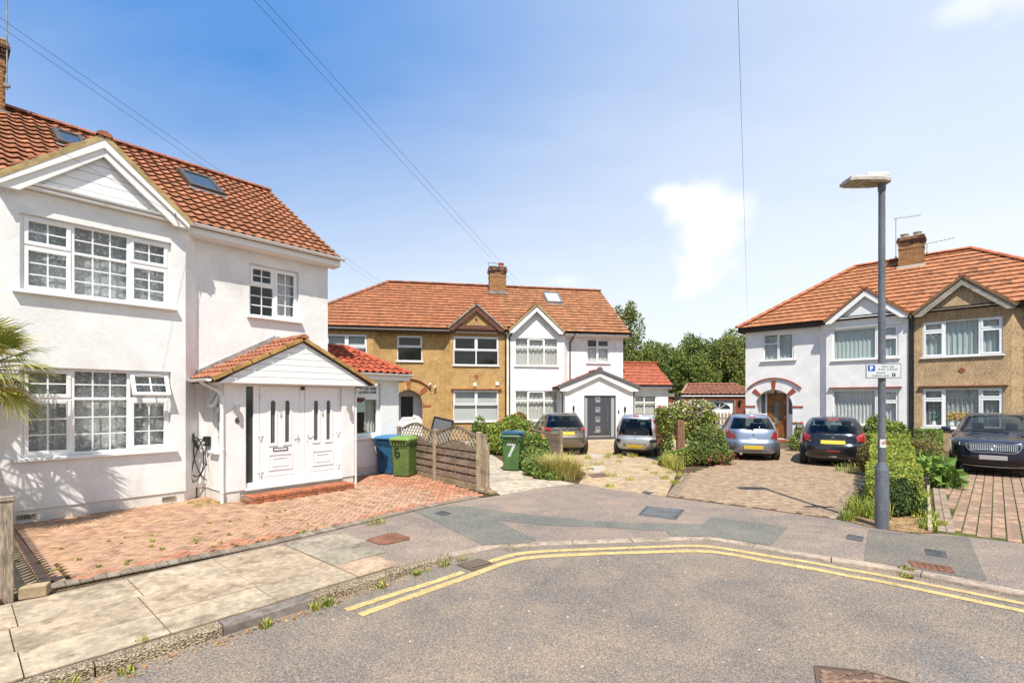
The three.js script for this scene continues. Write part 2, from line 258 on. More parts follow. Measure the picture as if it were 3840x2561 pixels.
function tiledSlope(parent, tname, o, u, v, gauge, w, vmax, extent, variants, cap = 300, stagger = 0, base = 0) {
  const n = UVN(u, v), items = [], at = (a, b, c = 0) => [0, 1, 2].map((k) => o[k] + u[k] * a + v[k] * b + n[k] * c), q = RNG(777 + Math.round(o[0] * 100));
  const rows = Math.floor(vmax / gauge);
  for (let r = 0; r <= rows; r++) {
    const vv = r * gauge; if (vv > vmax - .06) break; const [a0, a1] = extent(Math.min(vv + gauge * .45, vmax)); if (a1 - a0 < .05) continue;
    const sh = stagger && r % 2 ? w / 2 : 0;
    for (let c = Math.floor((a0 - sh) / w) - 1; c <= (a1 - sh) / w; c++) {
      const x0 = Math.max(a0, c * w + sh), x1 = Math.min(a1, (c + 1) * w + sh); if (x1 - x0 < .04) continue;
      const len = Math.min(1, (vmax - vv) / gauge + .12);
      items.push({ m: basis(at(x0 + .0015, vv, .012 + (q() - .5) * .004), u, V(...v).addScaledVector(V(...n), (q() - .5) * .012).toArray(), n, [(x1 - x0 - .003) / w, len, 1]), g: Math.floor(q() * variants.length) });
    }
  }
  // boarding under the tiles
  const [b0, b1] = extent(0), [t0, t1] = extent(vmax), pts = [[b0, 0], [b1, 0], [t1, vmax], [t0, vmax]]; if (Math.abs(t1 - t0) < .02) pts.splice(3, 1);
  const dg = slab(pts, [], -.07, 0); dg.applyMatrix4(basis(o, u, v, n)); obj('roof_boarding', dg, M.deck, parent);
  pieces(parent, tname, tname + '_field', variants, M.tiles, items, cap);
}
// half-round capping tiles from a to b
function cappings(parent, name, a, b, colours, r = .115, len = .42, squash = .75) {
  const A = V(...a), B = V(...b), d = B.clone().sub(A), n = Math.max(1, Math.round(d.length() / len)), step = d.clone().multiplyScalar(1 / n), q = RNG(91 + n);
  const L0 = step.length();
  const mk = (c) => { const g = new THREE.CylinderGeometry(r * .93, r, L0 * 1.06, 10, 1, false, -Math.PI / 2, Math.PI); g.scale(1, 1, squash); return paint(fin(g), c); };
  const vs = colours.map(mk), y = step.clone().normalize(), up = V(0, 1, 0), z = up.clone().addScaledVector(y, -up.dot(y)).normalize(), x = y.clone().cross(z);
  for (let i = 0; i < n; i++) { const p = A.clone().addScaledVector(step, i + .5); const m = new THREE.Mesh(vs[Math.floor(q() * vs.length)], M.tiles); m.name = name; m.castShadow = m.receiveShadow = true; m.applyMatrix4(new THREE.Matrix4().makeBasis(x, y, z).setPosition(p)); parent.add(m); }
}
function gutter(parent, a, b, mat, r = .058, brackets = true) {   // half-round gutter with joint clips
  const A = V(...a), B = V(...b), d = B.clone().sub(A), len = d.length(); const out = [], inn = []; for (let i = 0; i <= 10; i++) { const t = Math.PI + Math.PI * i / 10; out.push([Math.cos(t) * r, Math.sin(t) * r]); inn.unshift([Math.cos(t) * (r - .006), Math.sin(t) * (r - .006)]); }
  const y = V(0, 1, 0), z = d.clone().normalize(), x = y.clone().cross(z).normalize(); const m = new THREE.Matrix4().makeBasis(x, y, z).setPosition(A);
  const gs = [slab([...out, ...inn], [], 0, len)]; const k = Math.max(1, Math.round(len / 1.0)); for (let i = 0; brackets && i <= k; i++) { const c = []; for (let j = 0; j <= 8; j++) { const t = Math.PI + Math.PI * j / 8; c.push([Math.cos(t) * (r + .007), Math.sin(t) * (r + .007)]); } gs.push(slab(c, [], clamp(len * i / k - .02, 0, len - .05), clamp(len * i / k - .02, 0, len - .05) + .04)); }
  gs.forEach((g) => g.applyMatrix4(m)); return obj('gutter', gs, mat, parent);
}
const downpipe = (parent, pts, mat, r = .034) => { const gs = []; for (let i = 0; i + 1 < pts.length; i++) gs.push(rod(pts[i], pts[i + 1], r, r, 10)); const [a, b] = [pts[pts.length - 2], pts[pts.length - 1]]; for (let k = 0; k < 3; k++) { const t = .1 + k * .4; const p = a.map((v, i) => mix(v, b[i], t)); gs.push(rod([p[0], p[1] - .02, p[2]], [p[0], p[1] + .02, p[2]], r + .008, r + .008, 10)); } return obj('downpipe', gs, mat, parent); };

// a window: lights = [{x0,x1,y0,y1,sash,bars:[across,up],open}], n = wall face, glass set back
function win(parent, n, x0, x1, y0, y1, lights, o = {}) {
  const g = grp('window', parent); const rev = o.rev ?? .07, zf = n - rev, fm = o.mat || M.upvc;
  const F = .045;
  obj('frame', slab(rect(x0, x1, y0, y1), lights.map((l) => rect(l.x0, l.x1, l.y0, l.y1)), zf - .06, zf, .006), fm, g);
  for (const l of lights) {
    const sg = l.open ? grp('open_sash', g) : g; const isG = l.open ? new THREE.Group() : null; let par = g;
    if (l.open) { g.remove(sg); isG.name = 'open_sash'; isG.position.set(0, l.y1, zf + .01); isG.rotation.x = -l.open; g.add(isG); par = isG; }
    const dy = l.open ? -l.y1 : 0, dz = l.open ? -(zf + .01) : 0, mv = (q) => q.translate(0, dy, dz);
    let a = l.x0, b = l.x1, c = l.y0, d = l.y1;
    if (l.sash) { const s = l.s || .05; obj('sash', mv(slab(rect(a - .012, b + .012, c - .012, d + .012), [rect(a + s, b - s, c + s, d - s)], zf - .045, zf + .016, .006)), fm, par); a += s; b -= s; c += s; d -= s; if (l.vent) obj('trickle_vent', mv(rbx(mix(a, b, .15), mix(a, b, .85), d + .012, d + .03, zf + .012, zf + .03, .005)), fm, par); }
    const [nx, ny] = l.bars || [1, 1], zg = zf - .02;
    const bars = []; for (let i = 1; i < nx; i++) { const x = mix(a, b, i / nx); bars.push(bx(x - .011, x + .011, c, d, zg - .006, zg + .008)); } for (let i = 1; i < ny; i++) { const y = mix(c, d, i / ny); for (let k = 0; k < nx; k++) bars.push(bx(mix(a, b, k / nx) + (k ? .011 : 0), mix(a, b, (k + 1) / nx) - (k < nx - 1 ? .011 : 0), y - .011, y + .011, zg - .006, zg + .008)); }
    if (bars.length) obj('glazing_bar', bars.map(mv), fm, par);
    for (let i = 0; i < nx; i++) for (let j = 0; j < ny; j++) { const pg = fin(new THREE.PlaneGeometry((b - a) / nx, (d - c) / ny)); pg.translate(mix(a, b, (i + .5) / nx), mix(c, d, (j + .5) / ny), zg); obj('pane', mv(pg), o.glass || M.glass, par); }
  }
  if (o.sill !== 0) { const so = o.sillOut ?? .075, sx = o.sillX ?? .06; obj('sill', rbx(x0 - sx, x1 + sx, y0 - (o.sillH ?? .055), y0 - .002, zf - .055, n + so, .008), o.sillMat || M.upvc, g); }
  (o.curtains || []).forEach((c) => curtain(g, n - .205 - (c.back || 0), c));
  return g;
}
// hanging cloth with folds, real thickness-free sheet well behind the glass
function curtain(parent, z, c) {
  const W = c.x1 - c.x0, N = Math.max(24, Math.round(W * 60)), Mv = 10, g = new THREE.PlaneGeometry(W, 1, N, Mv), p = g.attributes.position, q = RNG(c.seed || 5), ph = q() * 9, f = c.folds || 34, A = c.amp ?? .022;
  for (let i = 0; i < p.count; i++) { const x = p.getX(i) + W / 2, t = p.getY(i) + .5; const lower = c.swag ? c.y0 + c.swag * (.5 + .5 * Math.cos(x / W * Math.PI * 2 * (c.scallops || 1))) : c.y0; const pinch = c.pinch ? 1 - c.pinch * Math.sin(Math.PI * (1 - t)) : 1; p.setXYZ(i, c.x0 + (c.side > 0 ? W - (W - x) * pinch : x * pinch), mix(lower, c.y1, t), z + A * (Math.sin(x * f + ph) + .5 * Math.sin(x * f * 2.3 + ph * 2 + t * 2)) * (1 - .3 * t)); }
  g.computeVertexNormals(); obj(c.name || 'curtain', fin(g), c.mat || M.drapeW, parent);
}
function blinds(parent, n, x0, x1, y0, y1) { const gs = []; for (let y = y0; y < y1; y += .05) { const g = new THREE.BoxGeometry(x1 - x0, .004, .05); g.rotateX(.85); g.translate((x0 + x1) / 2, y, n - .17); gs.push(fin(g)); } obj('venetian_blind', gs, M.blind, parent); }
const L4 = (x0, x1, y0, y1, e = {}) => ({ x0, x1, y0, y1, ...e });

const sideSlab = (pts, x0, x1) => { const g = slab(pts, [], 0, x1 - x0); g.rotateY(-Math.PI / 2); g.translate(x1, 0, 0); return fin(g); };
function plank(poly, z0, z1) { return slab(poly, [], z0, z1, .004); }

// gable over a bay: barge boards, face boards or stucco, little tiled roof running back into the main slope
function bayGable(parent, c, o) {
  const { apex, foot, half, n, mat, bw = .27, eave, eN, k } = c; const cx = c.x, sl = (apex - foot) / half, an = Math.atan(sl);
  for (const s of [-1, 1]) { const P = (x, y) => [cx + s * x, y]; const pts = [P(0, apex), P(half + .04, foot - .03), P(half + .04, foot - bw * .62), P(half - .20, foot - bw * .62), P(0, apex - bw * 1.12)]; if (s < 0) pts.reverse(); obj('barge_board', slab(pts, [], n - .045, n, .006), mat, parent); }
  if (c.lip) for (const s of [-1, 1]) { const P = (x, y) => [cx + s * x, y]; const pts = [P(0, apex + .005), P(half + .05, foot - .035), P(half + .05, foot - .035 - .13), P(0, apex - .155)]; if (s < 0) pts.reverse(); obj('barge_board', slab(pts, [], n + .001, n + .035, .004), mat, parent); }
  // pediment
  const pb = c.pedBase, pz = c.pedZ ?? n - .13, ha = half - .12, top = apex - .12;
  const wAt = (y) => ha * clamp((top - y) / (top - foot + .1));
  if (c.boards) { const nb = c.boards, h = (top - pb) / nb; for (let i = 0; i < nb; i++) { const y0 = pb + i * h, y1 = y0 + h - .006, a = wAt(y0), b = wAt(y1); const g = slab([[cx - a, y0], [cx + a, y0], [cx + b, y1], [cx - b, y1]], [], pz - .02, pz, .004); g.translate(0, 0, 0); obj('weatherboard', g, c.pedMat, parent); } obj('gable_backing', slab([[cx - ha, pb], [cx + ha, pb], [cx, top]], [], pz - .08, pz - .012), M.deck, parent); }
  else obj('gable_face', slab([[cx - ha, pb], [cx + ha, pb], [cx + .02, top], [cx - .02, top]], [], pz - .1, pz), c.pedMat, parent);
  if (!c.flush) obj('gable_soffit', bx(cx - half + .03, cx + half - .03, pb - .03, pb + .002, -.15, n - .05), mat, parent);
  if (c.beam) obj('tie_beam', rbx(cx - half * .86, cx + half * .86, pb - .05, pb + .2, pz + .002, n - .05, .01), c.beam, parent);
  if (c.gut) { gutter(parent, [cx - half * .78, pb + .06, pz + .045], [cx + half * .78, pb + .06, pz + .045], c.gut, .042); }
  // roof slopes
  const L2 = Math.hypot(half + .1, (half + .1) * sl), cs = Math.cos(an), sn = Math.sin(an), y0 = apex + .05 - L2 * sn, N0 = n + .03;
  const back = (v) => Math.max(.1, N0 - (eN - (y0 + v * sn - eave) / k) + .12);
  const U = back(L2) + .1;
  tiledSlope(parent, 'roof_tile', [cx + L2 * cs, y0, N0], [0, 0, -1], [-cs, sn, 0], c.g || .30, c.w || .21, L2, (v) => [0, back(v)], c.tiles, 40);
  tiledSlope(parent, 'roof_tile', [cx - L2 * cs, y0, N0 - U], [0, 0, 1], [cs, sn, 0], c.g || .30, c.w || .21, L2, (v) => [U - back(v), U], c.tiles, 40);
  for (const s of [-1, 1]) obj('verge', beam([cx + s * .02, apex + .035, n + .012], [cx + s * (half + .09), foot - .015 - .05 * sl, n + .012], .06, .085), c.verge || M.verge, parent);
  cappings(parent, 'ridge_tile', [cx, apex + .05, n + .05], [cx, apex + .05, N0 - back(L2) + .05], c.caps, .12);
}
function chimney(parent, x0, x1, z0, z1, y0, y1, shadesA, o = {}) {
  const g = grp('chimney', parent); const core = bx(x0 + .012, x1 - .012, y0, y1, z0 + .012, z1 - .012); obj('mortar_core', core, M.mortar, g);
  const lenB = .215, hB = .065, items = [], vs = shadesA.map((c) => paint(bx(-lenB / 2, lenB / 2, -hB / 2, hB / 2, -.05, .05), c)), q = RNG(31 + Math.round(x0 * 10));
  const nC = Math.floor((y1 - y0) / .075);
  for (let r = 0; r < nC; r++) {
    const y = y0 + .04 + r * .075, cor = r >= nC - 4 ? [.02, .045, .07, .055][r - (nC - 4)] : (r === nC - 7 ? .02 : 0); const vis = cor ? .05 : .05;
    const run = (a, b, fix, alongX, sgn) => { let t = a - cor + (r % 2 ? -.1125 : 0); while (t < b + cor - .01) { const c0 = Math.max(a - cor, t), c1 = Math.min(b + cor, t + .215); if (c1 - c0 > .03) { const mid = (c0 + c1) / 2, sc = (c1 - c0) / lenB; const pos = alongX ? [mid, y, fix + sgn * cor - sgn * .045] : [fix + sgn * cor - sgn * .045, y, mid]; const dk = r >= nC - 5 && q() < .7 ? 1 : 0; items.push({ m: basis(pos, alongX ? [sgn, 0, 0] : [0, 0, -sgn], [0, 1, 0], alongX ? [0, 0, sgn] : [sgn, 0, 0], [sc, 1, 1]), g: dk ? vs.length - 1 - Math.floor(q() * 2) : Math.floor(q() * (vs.length - 2)) }); } t += .225; } };
    run(x0, x1, z1, true, 1); run(z0 + .05, z1 - .06, x0, false, -1); run(z0 + .05, z1 - .06, x1, false, 1);
  }
  pieces(g, 'brick', 'brick_rest', vs, M.brick, items, 290);
  obj('flaunching', rbx(x0 - .04, x1 + .04, y1 - .004, y1 + .05, z0 - .04, z1 + .04, .02), M.mortar, g);
  (o.pots || []).forEach(([x, z, h, r, m]) => obj('chimney_pot', lathe([[r * .95, 0], [r * .95, h * .75], [r * 1.12, h * .78], [r * 1.12, h], [r * .8, h], [r * .72, 0]], 16).translate(x, y1 + .04, z), m || M.terra, g));
  obj('flashing', [bx(x0 - .07, x1 + .07, y0 + (o.fl || .1), y0 + (o.fl || .1) + .16, z1 + .002, z1 + .02)], o.flMat || M.lead, g);
  return g;
}
const brickCols = shades([.50, .255, .105], 9, .5, 55).concat([[.16, .07, .045], [.11, .06, .045]]);
function aerial(label, pos, turn, h, els, arm = .9) {
  const t = thing('television_aerial', label, 'aerial', pos, turn); obj('mast', rod([0, 0, 0], [0, h, 0], .014), M.galv, t); obj('boom', rod([-.1, h - .03, 0], [arm, h + .05, 0], .010), M.galv, t);
  const gs = []; for (let i = 0; i < els; i++) { const x = -.05 + arm * i / (els - 1); gs.push(rod([x, h + .0 + .055 * i / els, -.16], [x, h + .0 + .055 * i / els, .16], .006, .006, 5)); } obj('element', gs, M.galv, t); obj('bracket', rbx(-.03, .03, .05, .12, -.05, .05, .005), M.galv, t); return t;
}
/* ---------- house with the number 6 (left) ---------- */
const A6 = 49.6 * Math.PI / 180, A7 = 10.6 * Math.PI / 180, A9 = -44.5 * Math.PI / 180;
const h6 = thing('white_house', 'white rendered house with gabled porch, double white doors and the number 6', 'house', [-6.5406, 0, -9.8707], A6);
{
  const H = h6, W = M.white;
  // walls
  obj('bay_wall', slab(rect(-2.6, 0, .23, 5.52), [rect(-2.35, -.25, 1.09, 2.60), rect(-2.36, -.245, 3.86, 5.13)], -.22, 0), W, H);
  for (const b of [[-2.58, -.015, 0, .228, -.22, -.022], [.31, .45, 0, .228, -.5, -.325], [3.31, 5.39, 0, .24, -.5, -.322]]) obj('plinth', bx(...b), M.plinth, H);
  const ret = (y0, y1, e) => { const g = new THREE.ExtrudeGeometry(shape([[-.22, .22], [0 - e, 0 + e], [.285 - e * .4, .30 + e], [.285, .52]]), { depth: y1 - y0, bevelEnabled: false }); g.rotateX(-Math.PI / 2); g.translate(0, y0, 0); return fin(g); };
  obj('bay_return', [ret(.23, 5.6, 0), ret(0, .228, .022)], W, H);
  obj('front_wall', slab(rect(.285, 3.22, .23, 5.6), [rect(1.33, 2.47, 3.95, 5.135), rect(1.0, 2.4, .23, 2.2)], -.55, -.30), W, H);
  obj('extension_wall', [slab(rect(3.22, 5.41, .24, 2.70), [rect(3.75, 4.80, 1.05, 2.50)], -.55, -.30), sideSlab([[-.55, 0], [-.55, 2.7], [-3.4, 2.7], [-3.4, 0]].reverse(), 5.16, 5.41)], W, H);
  obj('gable_wall', sideSlab([[-.551, 0], [-.551, 5.5], [-4.0, 8.2], [-8, 5.5], [-8, 0]].reverse(), 2.97, 3.22), W, H);
  obj('party_wall', sideSlab([[-.221, 0], [-.221, 5.5], [-4.0, 8.2], [-8, 5.5], [-8, 0]].reverse(), -3.0, -2.6), W, H);
  obj('rear_wall', bx(-2.6, 2.97, 0, 5.5, -8, -7.75), W, H);
  obj('interior', [bx(-2.6, 2.97, 2.78, 2.98, -7.75, -.56), bx(-2.6, 2.97, 5.45, 5.52, -7.75, -.56), bx(-2.6, 2.97, .02, .12, -7.75, -.56), bx(-2.6, 2.97, .12, 2.78, -3.6, -3.5), bx(-2.6, 2.97, 2.98, 5.45, -3.6, -3.5), bx(2.97, 5.16, .02, .1, -3.4, -.56), bx(2.97, 5.16, .1, 2.6, -3.4, -3.3)], M.room, H);
  // bay windows
  const six = (y0, y1, ty, open) => { const xs = [-2.35, -1.70, -.905, -.25], m = .03; return [
    L4(xs[0] + .05, xs[1] - m, ty + m, y1 - .05, { sash: 1, bars: [2, 2], vent: 1 }), L4(xs[0] + .05, xs[1] - m, y0 + .05, ty - m, { sash: 1, bars: [2, 3] }),
    L4(xs[1] + m, xs[2] - m, ty + m * .8, y1 - .05, { bars: [3, 2] }), L4(xs[1] + m, xs[2] - m, y0 + .05, ty - m * .8, { bars: [3, 3] }),
    L4(xs[2] + m, xs[3] - .05, ty + m, y1 - .05, { sash: 1, bars: [2, 2], vent: 1, open }), L4(xs[2] + m, xs[3] - .05, y0 + .05, ty - m, { sash: 1, bars: [2, 3] })]; };
  const net = (x0, x1, y0, y1, s) => [{ x0, x1, y0, y1, mat: M.net, name: 'net_curtain', folds: 11, amp: .012, seed: s }];
  win(H, 0, -2.35, -.25, 1.09, 2.60, six(1.09, 2.60, 2.07, .5), { sillOut: .09, sillX: .09, curtains: [...net(-2.3, -.3, 1.1, 2.58, 3), { x0: -2.12, x1: -1.95, y0: 1.1, y1: 2.2, back: .06, mat: M.drapeW, seed: 3, folds: 60, side: 1 }, { x0: -1.92, x1: -1.62, y0: 1.1, y1: 1.75, back: .07, mat: M.drapeW, swag: .0, folds: 40, amp: .035, seed: 8 }, { x0: -1.62, x1: -1.30, y0: 1.35, y1: 2.28, back: .08, mat: M.drapeW, swag: .12, folds: 26, amp: .03, seed: 9 }, { x0: -1.32, x1: -.94, y0: 1.1, y1: 2.28, back: .08, mat: M.drapeW, swag: .16, scallops: 2, folds: 44, amp: .035, seed: 12 }, { x0: -.62, x1: -.34, y0: 1.1, y1: 2.4, back: .08, mat: M.drape, folds: 50, amp: .03, seed: 14 }] });
  win(H, 0, -2.36, -.245, 3.86, 5.13, six(3.86, 5.13, 4.62, 0), { sillOut: .09, sillX: .09, curtains: [...net(-2.3, -.3, 3.88, 5.1, 4), { x0: -2.3, x1: -2.0, y0: 3.88, y1: 5.1, back: .06, mat: M.sheer, folds: 50, seed: 3 }, { x0: -1.98, x1: -1.72, y0: 3.88, y1: 4.45, back: .07, mat: M.drapeW, swag: .15, folds: 30, seed: 5 }, { x0: -1.66, x1: -.94, y0: 3.88, y1: 4.6, back: .07, mat: M.drapeW, swag: .16, scallops: 3, folds: 26, amp: .03, seed: 6 }, { x0: -.86, x1: -.62, y0: 3.88, y1: 5.0, back: .07, mat: M.drapeW, folds: 44, seed: 7 }, { x0: -.56, x1: -.32, y0: 3.88, y1: 4.5, back: .07, mat: M.drapeW, swag: .1, folds: 44, seed: 8 }] });
  win(H, -.3, 1.33, 2.47, 3.95, 5.135, [L4(1.38, 1.875, 4.70, 5.085, { sash: 1, bars: [2, 2], vent: 1 }), L4(1.38, 1.875, 4.0, 4.645, { bars: [2, 3] }), L4(1.93, 2.42, 4.0, 5.085, { sash: 1, bars: [2, 4] })], { sillOut: .09, curtains: [{ x0: 2.05, x1: 2.4, y0: 3.98, y1: 5.1, mat: M.drapeW, folds: 50, back: .02 }] });
  win(H, -.3, 3.75, 4.80, 1.05, 2.50, [L4(3.80, 4.75, 2.17, 2.45, { sash: 1, bars: [4, 2] }), L4(3.80, 4.75, 1.10, 2.11, { sash: 1 })], { sillOut: .1, curtains: [{ x0: 4.40, x1: 4.72, y0: 1.1, y1: 2.45, mat: M.drape, folds: 60, amp: .03 }] });
  obj('paper_notice', bx(4.02, 4.36, 1.72, 2.05, -.405, -.402), std([.50, .60, .52], .8), H);
  // main roof
  const k = .69, an = Math.atan(k), cs = Math.cos(an), sn = Math.sin(an), len = 4.02 / cs;
  const roof = grp('roof', H);
  tiledSlope(roof, 'tile', [-3.0, 5.60, .03], [1, 0, 0], [0, sn, -cs], .297, .21, len, () => [0, 6.36], TG.six);
  obj('rear_slope', slab(rect(0, 6.36, 0, len), [], -.07, .04).applyMatrix4(basis([3.36, 5.60, -8.0], [-1, 0, 0], [0, sn, cs], UVN([-1, 0, 0], [0, sn, cs]))), M.terra, roof);
  cappings(roof, 'ridge_tile', [-2.3, 8.40, -3.99], [3.37, 8.40, -3.99], shades([.42, .14, .075], 5, .4, 12, .2), .13);
  obj('verge', [beam([3.33, 5.60, .03], [3.33, 8.37, -3.98], .06, .07)], M.verge, roof);
  // roof lights
  for (const [x0, x1, v0, v1] of [[.77, 1.43, 2.72, 3.86], [-1.55, -1.13, 3.15, 4.05]]) {
    const g = grp('skylight', roof), B = basis([0, 5.60, .03], [1, 0, 0], [0, sn, -cs], [0, cs, sn]); const put = (n, q, m) => obj(n, q.applyMatrix4(B), m, g);
    put('frame', slab(rect(x0 - .05, x1 + .05, v0 - .05, v1 + .05), [rect(x0 + .05, x1 - .05, v0 + .06, v1 - .06)], .0, .135, .008), std([.075, .065, .055], .5)); put('pane', slab(rect(x0 + .04, x1 - .04, v0 + .05, v1 - .05), [], .098, .106), phy([.05, .06, .065], .04));
    put('flashing', slab(rect(x0 - .10, x1 + .10, v0 - .16, v0 - .052), [], .045, .06), M.lead);
  }
  // eaves
  obj('fascia', [bx(.02, 3.40, 5.42, 5.60, -.03, -.005), bx(.02, 3.40, 5.405, 5.425, -.3, -.031)], M.barge, H);
  obj('box_end', bx(3.222, 3.40, 5.40, 5.56, -.32, -.304), M.barge, H);
  gutter(H, [.06, 5.61, .062], [3.47, 5.61, .062], M.gutterW, .06);
  bayGable(H, { x: -1.31, apex: 6.67, foot: 5.60, half: 1.27, n: .18, mat: M.barge, lip: 1, bw: .27, pedBase: 5.56, pedZ: .075, boards: 6, pedMat: M.upvc, gut: M.gutterW, eave: 5.60, eN: .03, k, tiles: TG.six, caps: shades([.42, .14, .075], 4, .4, 13) });
  obj('wire_bracket', [rod([-.24, 5.62, .2], [-.24, 5.62, .26], .012), rod([-.24, 5.55, .25], [-.24, 5.66, .25], .01)], M.galv, H);
  chimney(H, -3.1, -2.29, -4.15, -3.55, 7.8, 9.62, brickCols, { pots: [[-2.75, -3.85, .3, .12]], fl: .2 });
  // porch
  const P = .78;
  obj('porch_wall', slab(rect(.43, 3.31, .225, 2.40), [rect(.83, 2.975, .226, 2.365)], P - .22, P), W, H);
  for (const b of [[.45, .73, P - .02], [2.97, 3.29, P - .02], [.732, 2.968, P - .05]]) obj('porch_plinth', bx(b[0], b[1], 0, .224, P - .22, b[2]), M.plinth, H);
  { const pw = grp('porch_side', H); pw.position.set(.43, 0, 0); pw.rotation.y = -Math.PI / 2;
    obj('side_wall', slab(rect(-.30, P - .22, .225, 2.45), [rect(.14, .52, 1.02, 2.33)], -.2, 0), W, pw); obj('side_plinth', bx(-.3, P - .22, 0, .224, -.2, -.02), M.plinth, pw); }
  { const g = win(H, 0, .14, .52, 1.02, 2.33, [L4(.18, .48, 1.90, 2.29, { sash: 1, s: .035, open: .45 }), L4(.18, .48, 1.06, 1.84, { sash: 1, s: .035, bars: [1, 3] })], { sillX: .03 }); g.position.set(.43, 0, 0); g.rotation.y = -Math.PI / 2; }
  obj('porch_far_side', sideSlab([[-.30, 0], [-.30, 2.40], [P - .22, 2.40], [P - .22, 0]].reverse(), 3.11, 3.31), W, H);
  obj('porch_ceiling', bx(.25, 3.50, 2.375, 2.398, -.299, .94), M.barge, H);
  obj('porch_floor', bx(.6, 3.1, .1, .2, -.299, P - .23), M.room, H);
  // porch gable: weatherboards under a tiled roof
  const pc = 1.92, pa = 3.32, pf = 2.46, ph = 1.66, nb = 7;
  for (let i = 0; i < nb; i++) { const hB = (pa - 2.385) / nb, y0 = 2.385 + i * hB, y1 = y0 + hB - .007, a = ph * clamp((pa + .02 - y0) / (pa - 2.385)), b = ph * clamp((pa + .02 - y1) / (pa - 2.385)); obj('weatherboard', slab([[pc - a, y0], [pc + a, y0], [pc + b, y1], [pc - b, y1]], [], .955, .985, .005), M.upvc, H); }
  obj('gable_backing', slab([[pc - ph, 2.39], [pc + ph, 2.39], [pc, pa]], [], .93, .956), M.barge, H);
  const pan = Math.atan((pa - pf) / ph), pcs = Math.cos(pan), psn = Math.sin(pan), pl = (ph + .12) / pcs, pr = grp('porch_roof', H), py = pa + .05 - pl * psn;
  tiledSlope(pr, 'tile', [pc - pl * pcs, py, -.30], [0, 0, 1], [pcs, psn, 0], .265, .19, pl, () => [0, 1.32], TG.porch, 120);
  tiledSlope(pr, 'tile', [pc + pl * pcs, py, 1.02], [0, 0, -1], [-pcs, psn, 0], .265, .19, pl, () => [0, 1.32], TG.porch, 120);
  for (const s of [-1, 1]) for (let i = 0; i < 5; i++) { const f = (t) => [pc + s * (.03 + (pl * pcs - .02) * t), pa + .035 - (pl * psn - .01) * t, 1.02]; obj('verge_tile', beam(f(i / 5), f((i + 1) / 5 - .01), .07, .075), std([.56, .34, .115], .9, { map: T.conc }), pr); }
  cappings(pr, 'ridge_tile', [pc, pa + .07, 1.05], [pc, pa + .07, -.29], shades([.52, .20, .10], 4, .3, 15), .11);
  obj('flashing', [beam([pc - pl * pcs + .1, py + .12, -.285], [pc, pa + .17, -.285], .03, .13), beam([pc, pa + .17, -.285], [pc + pl * pcs - .1, py + .12, -.285], .03, .13)], std([.45, .44, .42], .8, { map: T.slab }), pr);
  gutter(H, [pc - pl * pcs - .05, py + .01, -.28], [pc - pl * pcs - .05, py + .01, 1.0], M.gutterW, .055);
  gutter(H, [pc + pl * pcs + .05, py + .01, 1.0], [pc + pl * pcs + .05, py + .01, -.28], M.gutterW, .055);
  downpipe(H, [[pc - pl * pcs - .05, py - .04, .55], [.33, 2.24, .72], [.39, 2.14, .80], [.39, .02, .80]], M.gutterW);
  downpipe(H, [[pc + pl * pcs + .05, py - .04, .6], [3.42, 2.24, .72], [3.365, 2.14, .74], [3.365, .02, .74]], M.gutterW, .03);
  // doors
  const Z = P - .06;
  obj('door_frame', slab(rect(.83, 2.975, .23, 2.365), [rect(.865, 1.005, .345, 2.33), rect(1.13, 1.98, .29, 2.34), rect(2.10, 2.915, .29, 2.34)], Z - .07, Z, .006), M.upvc, H);
  obj('door_sidelight', slab(rect(.86, 1.01, .34, 2.335), [], Z - .045, Z - .035), phy([.035, .045, .042], .05), H);
  obj('threshold', rbx(.82, 2.98, .205, .245, Z - .07, P + .03, .006), M.upvc, H);
  const arched = (x0, x1, y0, y1) => { const r = (x1 - x0) / 2, c = (x0 + x1) / 2, p = [[x0, y0], [x1, y0]]; for (let i = 0; i <= 10; i++) { const t = Math.PI * i / 10; p.push([c + r * Math.cos(t), y1 - r + r * Math.sin(t)]); } return p; };
  for (const [x0, x1, gl, pnl, left] of [[1.135, 1.975, [[1.349, 1.448], [1.656, 1.754]], [1.30, 1.82], 1], [2.105, 2.91, [[2.309, 2.409], [2.611, 2.709]], [2.267, 2.775], 0]]) {
    const d = grp('door', H); const zf = Z + .004;
    obj('leaf', slab(rect(x0, x1, .295, 2.335), gl.map(([a, b]) => arched(a, b, 1.13, 2.04)), Z - .05, zf, .004), M.upvc, d);
    obj('leaf_panel', slab(rect(x0 + .10, x1 - .11, .44, 2.25), gl.map(([a, b]) => arched(a - .035, b + .035, 1.09, 2.075)), zf + .001, zf + .006, .002), M.upvc, d);
    for (const [a, b] of gl) {
      obj('glazing_surround', slab(arched(a - .045, b + .045, 1.07, 2.085), [arched(a, b, 1.13, 2.04)], zf + .002, zf + .022, .006), M.upvc, d); obj('pane', slab(arched(a - .005, b + .005, 1.125, 2.045), [], Z - .03, Z - .02), phy([.10, .095, .085], .12), d);
      const c = (a + b) / 2, ld = [bx(c - .004, c + .004, 1.13, 2.03, Z - .02, Z - .014)]; for (let i = 0; i < 5; i++) { const y = 1.25 + i * .165; const q = new THREE.TorusGeometry(.02, .005, 4, 4); q.translate(c, y, Z - .016); ld.push(fin(q)); } obj('leading', ld, M.galv, d);
    }
    const [a, b] = pnl; for (const [e, z0, z1, w] of [[0, .002, .02, .03], [.085, .002, .016, .03]]) obj('moulding', slab(rect(a + e, b - e, .555 + e * .9, .905 - e * .9), [rect(a + e + w, b - e - w, .555 + e * .9 + w, .905 - e * .9 - w)], zf + z0, zf + z1, .006), M.upvc, d);
